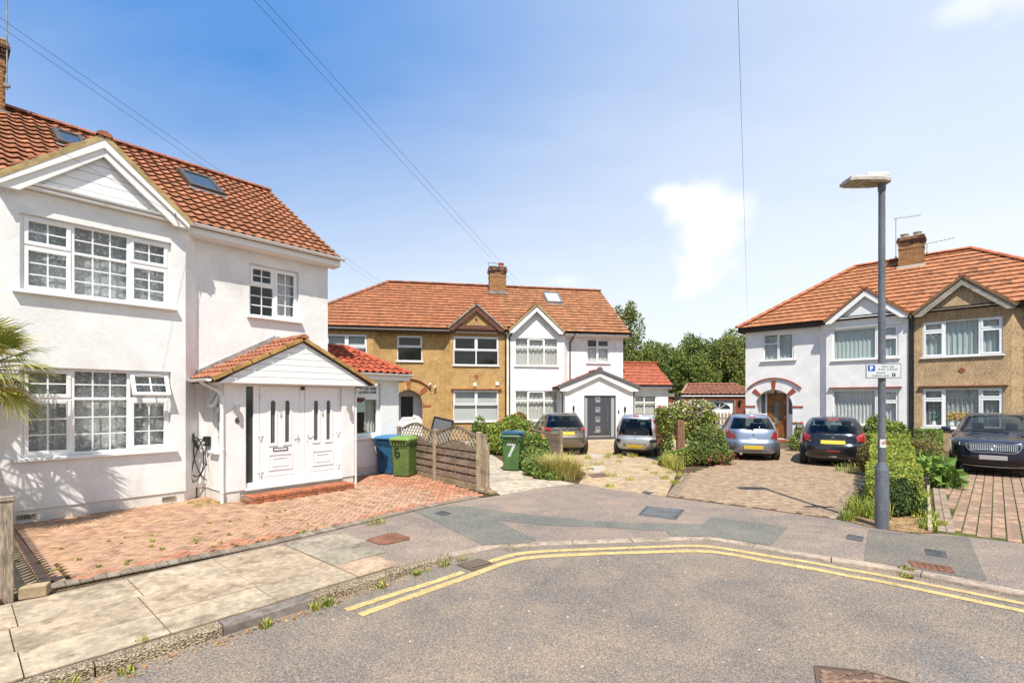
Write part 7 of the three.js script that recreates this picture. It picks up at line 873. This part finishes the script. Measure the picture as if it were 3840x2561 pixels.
function carShell(tab, nPow = 4.2) {
  const zF = pchip(tab, 1), zR = pchip(tab, 2), w = pchip(tab, 3), y0 = tab[0][0], y1 = tab[tab.length - 1][0]; const pw = (y) => mix(nPow, 3.0, smooth(.9, 1.4, y));
  const S = (y, th) => { const n = pw(y), c = Math.cos(th), s = Math.sin(th), f = (v) => Math.sign(v) * Math.pow(Math.abs(v), 2 / n), m = (zF(y) + zR(y)) / 2, hl = (zR(y) - zF(y)) / 2; return V(w(y) * f(c), y, m + hl * f(s)); };
  const ys = []; for (let i = 0; i <= 70; i++) { const t = i / 70; ys.push(mix(y0, y1, t < .85 ? t / .85 * .94 : .94 + (t - .85) / .15 * .06)); } const NT = 120, ths = []; for (let j = 0; j < NT; j++) { ths.push(j / NT * Math.PI * 2); }
  const P = ys.map((y) => ths.map((t) => S(y, t))), N = P.map((r, i) => r.map((p, j) => { const a = P[Math.min(i + 1, ys.length - 1)][j].clone().sub(P[Math.max(i - 1, 0)][j]), b = r[(j + 1) % NT].clone().sub(r[(j + NT - 1) % NT]); const n = b.cross(a); return n.lengthSq() > 1e-12 ? n.normalize().negate() : V(0, 1, 0); }));
  const tris = [], vx = (i, j) => { const p = P[i][j % NT], n = N[i][j % NT]; return [p.x, p.y, p.z, n.x, n.y, n.z]; };
  for (let i = 0; i + 1 < ys.length; i++) for (let j = 0; j < NT; j++) { const a = vx(i, j), b = vx(i, j + 1), c = vx(i + 1, j + 1), d = vx(i + 1, j); tris.push([a, c, b], [a, d, c]); }
  { const top = ys.length - 1, c = [0, y1 + .001, (zF(y1) + zR(y1)) / 2, 0, 1, 0]; for (let j = 0; j < NT; j++) tris.push([vx(top, j), c, vx(top, j + 1)]); }
  const fSide = (y, x, sgn) => { const n = pw(y), c = Math.pow(clamp(Math.abs(x) / w(y)), n / 2), s = Math.sqrt(Math.max(0, 1 - c * c)), m = (zF(y) + zR(y)) / 2, hl = (zR(y) - zF(y)) / 2; return m + sgn * hl * Math.pow(s, 2 / n); };
  const sSide = (y, z) => { const n = pw(y), m = (zF(y) + zR(y)) / 2, hl = (zR(y) - zF(y)) / 2, s = Math.pow(clamp(Math.abs(z - m) / hl), n / 2); return w(y) * Math.pow(Math.sqrt(Math.max(0, 1 - s * s)), 2 / n); };
  return { tris, w, zF, zR, rear: (x, y) => fSide(y, x, 1), front: (x, y) => fSide(y, x, -1), side: sSide };
}
function cut(tris, f) { const I = [], O = []; const lerp = (a, b, t) => a.map((v, k) => v + (b[k] - v) * t); for (const T3 of tris) { const v = T3.map((p) => f(p[0], p[1], p[2])); const pos = v.filter((q) => q > 0).length; if (pos === 3) { I.push(T3); continue; } if (pos === 0) { O.push(T3); continue; } const pi = [], po = []; for (let i = 0; i < 3; i++) { const j = (i + 1) % 3; (v[i] > 0 ? pi : po).push(T3[i]); if ((v[i] > 0) !== (v[j] > 0)) { const m = lerp(T3[i], T3[j], v[i] / (v[i] - v[j])); pi.push(m); po.push(m); } } for (const [poly, out] of [[pi, I], [po, O]]) for (let k = 1; k + 1 < poly.length; k++) out.push([poly[0], poly[k], poly[k + 1]]); } return [I, O]; }
function triGeo(tris, off = 0) { const pos = [], nor = []; for (const t of tris) for (const v of t) { pos.push(v[0] + v[3] * off, v[1] + v[4] * off, v[2] + v[5] * off); nor.push(v[3], v[4], v[5]); } const g = new THREE.BufferGeometry(); g.setAttribute('position', new THREE.Float32BufferAttribute(pos, 3)); g.setAttribute('normal', new THREE.Float32BufferAttribute(nor, 3)); return fin(g); }
const convex = (pts) => { let A = 0; pts.forEach((p, i) => { const q = pts[(i + 1) % pts.length]; A += p[0] * q[1] - q[0] * p[1]; }); if (A < 0) pts = pts.slice().reverse(); return (x, y) => { let m = 9; for (let i = 0; i < pts.length; i++) { const a = pts[i], b = pts[(i + 1) % pts.length], l = Math.hypot(b[0] - a[0], b[1] - a[1]); m = Math.min(m, ((b[0] - a[0]) * (y - a[1]) - (b[1] - a[1]) * (x - a[0])) / l); } return m; }; };
const carGlass = phy([.30, .34, .33], .0, { transmission: 1, thickness: 0, ior: 1.5 }), carGlassL = phy([.62, .70, .67], .0, { transmission: 1, thickness: 0, ior: 1.5 });
const redLamp = phy([.38, .018, .02], .12, { clearcoat: 1 }), orangeLamp = phy([.55, .12, .03], .12, { clearcoat: 1 }), plateY = std([.70, .48, .04], .5), plateW = std([.62, .62, .60], .5), cabin = std([.03, .03, .032], .9), plasticB = std([.02, .02, .021], .55);
function car(o) {
  const t = thing('parked_car', o.label, 'car', [o.at[0], .008, -o.at[1]], -o.h * Math.PI / 180, 'cars parked on the driveways'); t.scale.setScalar(o.k || 1.04); const sh = carShell(o.tab, o.n || 4.2); let rest = sh.tris; const paintM = phy(o.paint, o.rough ?? .34, { metalness: o.metal ?? .55, clearcoat: 1, clearcoatRoughness: .06 });
  const take = (name, f, mat, off = 0, per) => { const [I, O] = cut(rest, f); rest = O; if (I.length && mat) obj(name, triGeo(I, off), mat, per || t); return I; };
  const yb = o.belt, yt = o.roofY;
  // wheel openings
  for (const z of o.axles) take('x', (x, y, zz) => Math.min(o.wr + .055 - Math.hypot(y - o.wr, zz - z), Math.abs(x) - .45), null);
  // glass
  const rw = convex([[-o.rw[1], o.rw[0]], [o.rw[1], o.rw[0]], [o.rw[3], o.rw[2]], [-o.rw[3], o.rw[2]]]); take('rear_window', (x, y, z) => Math.min(rw(x, y), z - .9), o.rearGlass || carGlass);
  const ws = convex([[-o.ws[1], o.ws[0]], [o.ws[1], o.ws[0]], [o.ws[3], o.ws[2]], [-o.ws[3], o.ws[2]]]); take('windscreen', (x, y, z) => Math.min(ws(x, y), -.0 + o.wsz - z), o.wsGlass || carGlassL);
  for (const s of [-1, 1]) { for (const q of o.sides) { const f = convex(q); take('side_window', (x, y, z) => Math.min(f(z, y), x * s - .35), carGlass); } }
  // lamps
  for (const s of [-1, 1]) for (const [name, poly, zmin, mat] of o.lamps) { const f = convex(poly); take(name, (x, y, z) => Math.min(f(x * s, y), zmin > 0 ? z - zmin : -z + zmin), mat, .006); }
  for (const [name, f, mat, off] of o.regions || []) take(name, f, mat, off || 0);
  obj('body', triGeo(rest), paintM, t);
  obj('underbody', [bx(-.60, .60, .16, .70, o.axles[1] - .40, o.axles[0] + .36), bx(-.72, .72, .5, .84, o.axles[1] + .5, o.axles[0] - .5)], cabin, t);
  // seats
  for (const x of [-.36, .36]) { obj('seat', [rbx(x - .24, x + .24, .8, 1.14, .08, .26, .06, 3), rbx(x - .13, x + .13, 1.16, 1.36, .14, .24, .05, 3)], cabin, t); obj('rear_headrest', rbx(x - .13, x + .13, .98, 1.18, 1.0, 1.1, .04, 3), cabin, t); } obj('rear_bench', rbx(-.62, .62, .7, 1.0, .9, 1.12, .06, 3), cabin, t); obj('dashboard', rbx(-.66, .66, .7, o.belt + .0, -1.0, -.55, .06, 3), cabin, t); obj('steering_wheel', fin(new THREE.TorusGeometry(.18, .016, 6, 20).rotateX(-.5)).translate(.36, 1.0, -.42), cabin, t);
  // wheels
  for (const z of o.axles) for (const s of [-1, 1]) { const w = grp('wheel', t), X = s * o.track, pts = []; for (const [r, xx] of [[.62, -.095], [.93, -.10], [1, -.075], [1, .075], [.93, .10], [.62, .095]]) pts.push([o.wr * r, xx]); const tg = lathe(pts, 26); tg.rotateZ(-Math.PI / 2); tg.translate(X, o.wr, z); obj('tyre', tg, M.rubber, w); const rim = []; rim.push(rod([X + s * .04, o.wr, z], [X + s * .075, o.wr, z], .05, .045, 12)); for (let k = 0; k < 5; k++) { const a = k * 1.2566 + .3; rim.push(beam([X + s * .07, o.wr, z], [X + s * .078, o.wr + Math.sin(a) * o.wr * .60, z + Math.cos(a) * o.wr * .60], .06, .02)); } obj('rim', rim, M.steel, w); obj('hub_disc', rod([X - s * .02, o.wr, z], [X + s * .03, o.wr, z], o.wr * .62, o.wr * .62, 20), M.ironGrey, w); }
  // mirrors
  for (const s of [-1, 1]) { const m = grp('door_mirror', t); obj('shell', rbx(s * (o.mx) - .11, s * o.mx + .11, o.belt + .02, o.belt + .16, o.mz - .07, o.mz + .07, .045, 3), o.mirror || paintM, m); obj('arm', rbx(s * (o.mx - .12) - .05, s * (o.mx - .12) + .05, o.belt + .0, o.belt + .05, o.mz - .04, o.mz + .04, .015), plasticB, m); obj('mirror_glass', rbx(s * o.mx - .085, s * o.mx + .085, o.belt + .04, o.belt + .14, o.mz + .071, o.mz + .075, .0015), M.chrome, m); }
  const on = (x, y, e = .004) => [x, y, sh.rear(x, y) + e]; const strip = (name, pts, r, mat, front) => obj(name, tube(pts.map(([x, y]) => front ? [x, y, sh.front(x, y) - .002] : on(x, y, .001)), r, 30, 5), mat, t);
  const plate = (y, hw, front, m, x0 = 0) => { const z = front ? sh.front(x0, y) - .012 : sh.rear(x0, y) + .012; const slope = (front ? sh.front(x0, y + .05) - sh.front(x0, y - .05) : sh.rear(x0, y + .05) - sh.rear(x0, y - .05)) / .1; const g = rbx(-hw, hw, -.056, .056, -.006, .006, .004); g.rotateX(Math.atan(slope)); g.translate(x0, y, z + (front ? -.008 : .008)); obj('number_plate', g, m, t); };
  o.more?.({ t, sh, on, strip, plate, paintM }); return t;
}
const hatch = (ex, L2, W, Hh, belt) => ex;
// silver-blue five door by the timber door
const tabC = [[.19, -1.72, 1.74, .74], [.27, -1.90, 1.90, .81], [.38, -1.97, 1.975, .842], [.50, -1.99, 1.995, .853], [.60, -1.98, 1.985, .855], [.68, -1.93, 1.93, .850], [.78, -1.80, 1.905, .846], [.86, -1.55, 1.885, .838], [.93, -1.14, 1.862, .822], [.98, -.92, 1.84, .800], [1.10, -.70, 1.775, .752], [1.25, -.44, 1.675, .688], [1.37, -.20, 1.56, .622], [1.43, -.02, 1.46, .572], [1.465, .15, 1.33, .485], [1.485, .35, 1.1, .31], [1.492, .62, .84, .08]];
const sidesA = [[[-.52, 1.02], [.36, 1.02], [.36, 1.39], [-.06, 1.39]], [[.44, 1.02], [1.22, 1.05], [1.14, 1.36], [.44, 1.39]]];
car({ label: 'silver blue hatchback parked in front of the timber door, rear towards the road', at: [8.68, 18.28], h: 19, tab: tabC, belt: .98, roofY: 1.49, axles: [1.27, -1.24], wr: .30, track: .735, mx: .93, mz: -.66, paint: [.30, .34, .42], metal: .7, rw: [1.02, .655, 1.375, .525], ws: [1.0, .62, 1.40, .50], wsz: .3, sides: sidesA,
  lamps: [['tail_lamp', [[.50, .74], [.90, .70], [.90, .96], [.80, 1.0], [.69, .98]], 1.2, redLamp], ['headlamp', [[.45, .62], [.9, .66], [.9, .82], [.5, .74]], -1.2, M.glass]],
  regions: [['lower_trim', (x, y) => .255 - y, plasticB], ['brake_lamp', (x, y, z) => Math.min(.10 - Math.abs(x), .016 - Math.abs(y - 1.405), z - 1), redLamp, .005]],
  more: ({ t, sh, on, strip, plate }) => { plate(.45, .28, false, plateY); strip('shut_line', [[-.80, .655], [-.5, .64], [0, .635], [.5, .64], [.80, .655]], .005, M.black); strip('bumper_crease', [[-.82, .36], [-.4, .33], [0, .325], [.4, .33], [.82, .36]], .008, plasticB); strip('handle', [[-.09, .715], [.09, .715]], .016, M.chrome); const b = new THREE.TorusGeometry(.035, .006, 6, 18); b.translate(0, .84, sh.rear(0, .84) + .006); obj('badge', [fin(b), beam([-.035, .845, sh.rear(0, .84) + .008], [.035, .835, sh.rear(0, .84) + .008], .01, .01)], M.chrome, t); obj('wiper', [beam(on(0, 1.01, .02), on(-.42, 1.045, .02), .02, .018), rod(on(0, 1.01, 0), on(0, 1.01, .04), .025)], plasticB, t); obj('exhaust_tip', rod([-.36, .24, 1.7], [-.36, .24, 1.93], .045, .045, 16), M.chrome, t); obj('aerial', rod([0, 1.48, 1.2], [0, 1.66, 1.32], .006, .004), plasticB, t); strip('roof_spoiler', [[-.5, 1.435], [0, 1.45], [.5, 1.435]], .022, phy([.30, .34, .42], .34, { metalness: .7, clearcoat: 1 })); } });
// black five door
const tabP = [[.19, -1.70, 1.72, .74], [.27, -1.88, 1.90, .82], [.38, -1.95, 1.965, .852], [.50, -1.97, 1.985, .868], [.62, -1.96, 1.975, .870], [.70, -1.91, 1.925, .868], [.78, -1.80, 1.90, .864], [.86, -1.55, 1.88, .855], [.93, -1.14, 1.855, .835], [.98, -.92, 1.825, .806], [1.10, -.70, 1.74, .755], [1.25, -.44, 1.63, .69], [1.35, -.20, 1.53, .628], [1.41, -.02, 1.43, .575], [1.44, .15, 1.31, .485], [1.457, .35, 1.1, .31], [1.463, .62, .84, .08]];
car({ label: 'black hatchback parked right of the silver blue car by the planting bed', at: [10.78, 16.55], h: 33, tab: tabP, belt: .98, roofY: 1.46, axles: [1.26, -1.28], wr: .305, track: .755, mx: .95, mz: -.66, paint: [.012, .013, .016], metal: .3, rough: .28, rw: [.985, .66, 1.345, .515], ws: [1.0, .62, 1.38, .50], wsz: .3, sides: sidesA.map((q) => q.map(([a, b]) => [a, b * .985])), mirror: plasticB,
  lamps: [['tail_lamp', [[.545, .90], [.60, .77], [.95, .74], [.95, 1.0], [.70, .995]], 1.1, redLamp], ['headlamp', [[.45, .62], [.9, .66], [.9, .82], [.5, .74]], -1.2, M.glass]],
  regions: [['lower_trim', (x, y) => .245 - y, plasticB], ['diffuser', (x, y, z) => Math.min(.62 - Math.abs(x), .33 - y, z - 1.5), std([.09, .09, .09], .6)], ['brake_lamp', (x, y, z) => Math.min(.14 - Math.abs(x), .018 - Math.abs(y - 1.385), z - 1), redLamp, .005]],
  more: ({ t, sh, on, strip, plate, paintM }) => { plate(.735, .30, false, plateY); strip('shut_line', [[-.84, .64], [-.5, .60], [0, .59], [.5, .60], [.84, .64]], .005, M.black); strip('chrome_strip', [[-.17, .955], [.17, .955]], .010, M.chrome); strip('reflector', [[-.16, .475], [.16, .475]], .016, redLamp); const z = sh.rear(0, .87) + .008; obj('badge', [beam([-.03, .845, z], [.0, .90, z], .012, .012), beam([0, .90, z], [.03, .85, z], .012, .012), beam([-.02, .86, z], [.03, .90, z], .01, .01)], M.chrome, t); obj('wiper', [beam(on(0, .985, .02), on(-.42, 1.02, .02), .02, .018), rod(on(0, .985, 0), on(0, .985, .04), .025)], plasticB, t); obj('exhaust_tip', rod([.40, .235, 1.7], [.40, .235, 1.93], .035, .035, 14), M.chrome, t); obj('aerial', rod([0, 1.45, 1.25], [0, 1.62, 1.36], .006, .004), plasticB, t); obj('model_letters', [bx(-.60, -.52, .75, .775, sh.rear(-.56, .76), sh.rear(-.56, .76) + .006)], M.chrome, t); strip('bumper_bright', [[-.66, .335], [0, .315], [.66, .335]], .010, M.steel); } });
// small silver car by the grey door
const tabK = [[.19, -1.46, 1.50, .70], [.27, -1.62, 1.64, .765], [.38, -1.69, 1.705, .80], [.50, -1.71, 1.718, .813], [.60, -1.70, 1.71, .815], [.68, -1.65, 1.67, .812], [.78, -1.54, 1.655, .808], [.86, -1.32, 1.645, .802], [.93, -1.02, 1.635, .79], [.98, -.86, 1.625, .776], [1.10, -.66, 1.59, .735], [1.25, -.40, 1.54, .68], [1.36, -.18, 1.48, .625], [1.41, -.02, 1.42, .57], [1.44, .12, 1.3, .48], [1.458, .3, 1.08, .30], [1.465, .55, .8, .08]];
car({ label: 'small silver car with tall red lamps parked by the grey front door', at: [5.18, 19.25], h: 26, tab: tabK, n: 4.6, belt: .98, roofY: 1.465, axles: [1.16, -1.18], wr: .285, track: .705, mx: .89, mz: -.60, paint: [.50, .50, .50], metal: .65, rw: [.74, .585, 1.31, .50], ws: [1.0, .60, 1.38, .50], wsz: .3, sides: [[[-.48, 1.02], [.32, 1.02], [.32, 1.37], [-.04, 1.37]], [[.40, 1.02], [1.12, 1.03], [1.04, 1.35], [.40, 1.37]]], rearGlass: phy([.16, .18, .18], .0, { transmission: 1, thickness: 0 }),
  lamps: [['tail_lamp', [[.64, .84], [.82, .83], [.82, 1.06], [.68, 1.26], [.60, 1.24]], 1.0, redLamp], ['headlamp', [[.40, .62], [.85, .66], [.85, .84], [.5, .74]], -1.1, M.glass]],
  regions: [['lower_trim', (x, y) => .24 - y, plasticB], ...[-1, 1].map((s) => ['bumper_vent', (x, y, z) => Math.min(.10 - Math.abs(x * s - .60), .055 - Math.abs(y - .55), z - 1.2), plasticB, .004]), ['brake_lamp', (x, y, z) => Math.min(.12 - Math.abs(x), .016 - Math.abs(y - 1.39), z - 1), redLamp, .005]],
  more: ({ t, sh, on, strip, plate }) => { plate(.36, .27, false, plateY); strip('shut_line', [[-.6, .70], [0, .69], [.6, .70]], .005, M.black); strip('bumper_crease', [[-.78, .47], [-.4, .45], [0, .45], [.4, .45], [.78, .47]], .006, plasticB); const z = sh.rear(0, .83) + .01; obj('badge', [beam([-.03, .80, z], [0, .86, z], .012, .012), beam([0, .86, z], [.03, .81, z], .012, .012), beam([-.02, .82, z], [.03, .855, z], .01, .01)], M.chrome, t); obj('model_letters', [bx(-.50, -.36, .775, .79, sh.rear(-.45, .78), sh.rear(-.45, .78) + .006), bx(.40, .47, .775, .79, sh.rear(.45, .78), sh.rear(.45, .78) + .006)], M.steel, t); obj('lock', rod(on(0, .63, 0), on(0, .63, .012), .018), M.black, t); for (const x of [-.36, .36]) obj('fog_lamp', rod(on(x, .40, -.01), on(x, .40, .02), .05, .045, 14), M.chrome, t); strip('roof_spoiler', [[-.5, 1.40], [0, 1.415], [.5, 1.40]], .02, phy([.5, .5, .5], .34, { metalness: .65, clearcoat: 1 })); } });
// bronze grey hatch behind the board fence
const tabY = [[.20, -1.70, 1.70, .74], [.28, -1.87, 1.87, .82], [.40, -1.94, 1.94, .855], [.52, -1.97, 1.97, .868], [.64, -1.96, 1.965, .870], [.72, -1.91, 1.93, .868], [.80, -1.78, 1.90, .864], [.88, -1.50, 1.885, .855], [.95, -1.14, 1.865, .835], [1.0, -.92, 1.83, .806], [1.12, -.70, 1.74, .752], [1.27, -.44, 1.62, .685], [1.38, -.20, 1.51, .62], [1.44, -.02, 1.42, .565], [1.475, .15, 1.3, .475], [1.493, .35, 1.1, .30], [1.50, .62, .84, .08]];
car({ label: 'bronze grey hatchback behind the low board fence', at: [1.80, 19.95], h: -6, tab: tabY, belt: 1.0, roofY: 1.5, axles: [1.27, -1.28], wr: .31, track: .755, mx: .95, mz: -.66, paint: [.20, .17, .13], metal: .6, rw: [.99, .70, 1.40, .53], ws: [1.02, .62, 1.41, .50], wsz: .3, sides: sidesA.map((q) => q.map(([a, b]) => [a, b + .02])), rearGlass: phy([.10, .115, .12], .0, { transmission: 1, thickness: 0 }), mirror: plasticB,
  lamps: [['tail_lamp', [[.50, .90], [.90, .82], [.90, 1.0], [.72, 1.02], [.52, .955]], 1.1, redLamp], ['headlamp', [[.45, .64], [.9, .68], [.9, .84], [.5, .76]], -1.2, M.glass]],
  regions: [['tailgate_trim', (x, y, z) => Math.min(.56 - Math.abs(x), y - .885, .985 - y, z - 1.2), plasticB], ['lower_trim', (x, y) => .30 - y, plasticB], ...[-1, 1].map((s) => ['reflector', (x, y, z) => Math.min(.08 - Math.abs(x * s - .66), .05 - Math.abs(y - .42), z - 1.2), redLamp, .004])],
  more: ({ t, sh, on, strip, plate }) => { plate(.79, .27, false, plateY); strip('shut_line', [[-.82, .66], [-.5, .62], [0, .615], [.5, .62], [.82, .66]], .005, M.black); const b = new THREE.TorusGeometry(.045, .007, 6, 18); b.scale(1.2, .8, 1); b.translate(0, .93, sh.rear(0, .93) + .008); obj('badge', fin(b), M.chrome, t); obj('wiper', beam(on(0, 1.0, .02), on(.36, 1.03, .02), .02, .018), plasticB, t); obj('model_letters', [bx(-.58, -.44, .905, .925, sh.rear(-.5, .915), sh.rear(-.5, .915) + .006)], M.steel, t); strip('roof_spoiler', [[-.52, 1.44], [0, 1.455], [.52, 1.44]], .022, plasticB); } });
// dark blue sport utility car facing the road
const tabV = [[.22, -1.86, 1.95, .80], [.32, -2.08, 2.10, .895], [.45, -2.165, 2.17, .925], [.60, -2.20, 2.20, .932], [.78, -2.205, 2.19, .930], [.90, -2.175, 2.15, .925], [.98, -2.06, 2.12, .915], [1.04, -1.66, 2.10, .903], [1.09, -1.14, 2.08, .880], [1.14, -.98, 2.05, .852], [1.30, -.70, 1.97, .792], [1.45, -.41, 1.87, .730], [1.55, -.16, 1.77, .675], [1.60, .02, 1.68, .62], [1.632, .22, 1.5, .51], [1.648, .45, 1.2, .28], [1.653, .7, .95, .06]];
car({ k: 1, label: 'dark blue sport utility car facing the road at the right edge', at: [14.22, 14.52], h: 225, tab: tabV, n: 4.6, belt: 1.10, roofY: 1.65, axles: [1.36, -1.34], wr: .355, track: .80, mx: 1.03, mz: -.72, paint: [.012, .024, .060], metal: .45, rough: .26, rw: [1.10, .68, 1.52, .55], ws: [1.125, .755, 1.555, .60], wsz: .1, sides: [[[-.56, 1.16], [.38, 1.16], [.38, 1.54], [.02, 1.54]], [[.46, 1.16], [1.5, 1.2], [1.3, 1.5], [.46, 1.54]]], wsGlass: phy([.42, .52, .50], .0, { transmission: 1, thickness: 0 }), mirror: phy([.012, .024, .06], .26, { clearcoat: 1 }),
  lamps: [['headlamp', [[.44, .80], [.95, .80], [.95, .93], [.48, .91]], -1.5, phy([.05, .055, .06], .05, { clearcoat: 1 })], ['tail_lamp', [[.7, .9], [.95, .9], [.95, 1.3], [.7, 1.3]], 1.4, redLamp]],
  regions: [['grille', (x, y, z) => Math.min(convex([[-.52, .86], [-.43, .68], [.43, .68], [.52, .86], [.49, .90], [-.49, .90]])(x, y), -1.9 - z), M.black, .003], ['lower_intake', (x, y, z) => Math.min(.62 - Math.abs(x), y - .33, .48 - y, -1.7 - z), plasticB, .002], ...[-1, 1].map((s) => ['fog_recess', (x, y, z) => Math.min(.10 - Math.abs(x * s - .74), .12 - Math.abs(y - .52), -1.7 - z), plasticB, .002]), ['lower_trim', (x, y) => .30 - y, plasticB]],
  more: ({ t, sh, strip, plate }) => { plate(.52, .27, true, plateW); const fz = (x, y) => sh.front(x, y) - .012; for (let i = -13; i <= 13; i++) { const x = i * .034; obj('grille_bar', beam([x, .70, fz(x, .70)], [x, .875, fz(x, .875)], .010, .012), M.chrome, t); } strip('grille_surround', [[-.50, .885], [-.53, .84], [-.44, .675], [0, .665], [.44, .675], [.53, .84], [.50, .885], [0, .90], [-.50, .885]], .013, M.chrome, true); const b = new THREE.TorusGeometry(.062, .012, 8, 22); b.translate(0, .79, fz(0, .79) - .02); obj('badge', [fin(b), beam([.45, .69, fz(.45, .69) - .01], [-.44, .88, fz(.44, .88) - .01], .022, .012), rbx(-.07, .07, .775, .805, fz(0, .79) - .035, fz(0, .79) - .018, .004)], M.chrome, t); for (const s of [-1, 1]) { obj('daytime_lamp', [beam([s * .52, .865, sh.front(s * .52, .865) - .014], [s * .80, .865, sh.front(s * .80, .865) - .012], .014, .016), beam([s * .66, .82, sh.front(s * .66, .82) - .014], [s * .66, .90, sh.front(s * .66, .9) - .014], .012, .014)], std([.6, .6, .6], .3), t); obj('roof_rail', tube([[s * .60, 1.60, -.05], [s * .62, 1.67, .2], [s * .60, 1.68, .9], [s * .56, 1.60, 1.5]], .018, 24, 6), M.chrome, t); obj('fog_lamp', rod([s * .72, .48, sh.front(.72, .48) + .03], [s * .72, .48, sh.front(.72, .48) - .012], .04, .04, 14), M.chrome, t); obj('windscreen_wiper', beam([s * .1 - .2, 1.135, sh.front(.1, 1.135) - .02], [s * .1 + .35, 1.16, sh.front(.4, 1.16) - .02], .015, .015), plasticB, t); } strip('skid_strip', [[-.60, .285], [-.3, .265], [0, .26], [.3, .265], [.60, .285]], .018, M.steel, true); strip('bonnet_gap', [[-.80, .955], [-.5, .925], [0, .915], [.5, .925], [.80, .955]], .005, M.black, true); } });
renderer.render(scene, camera);
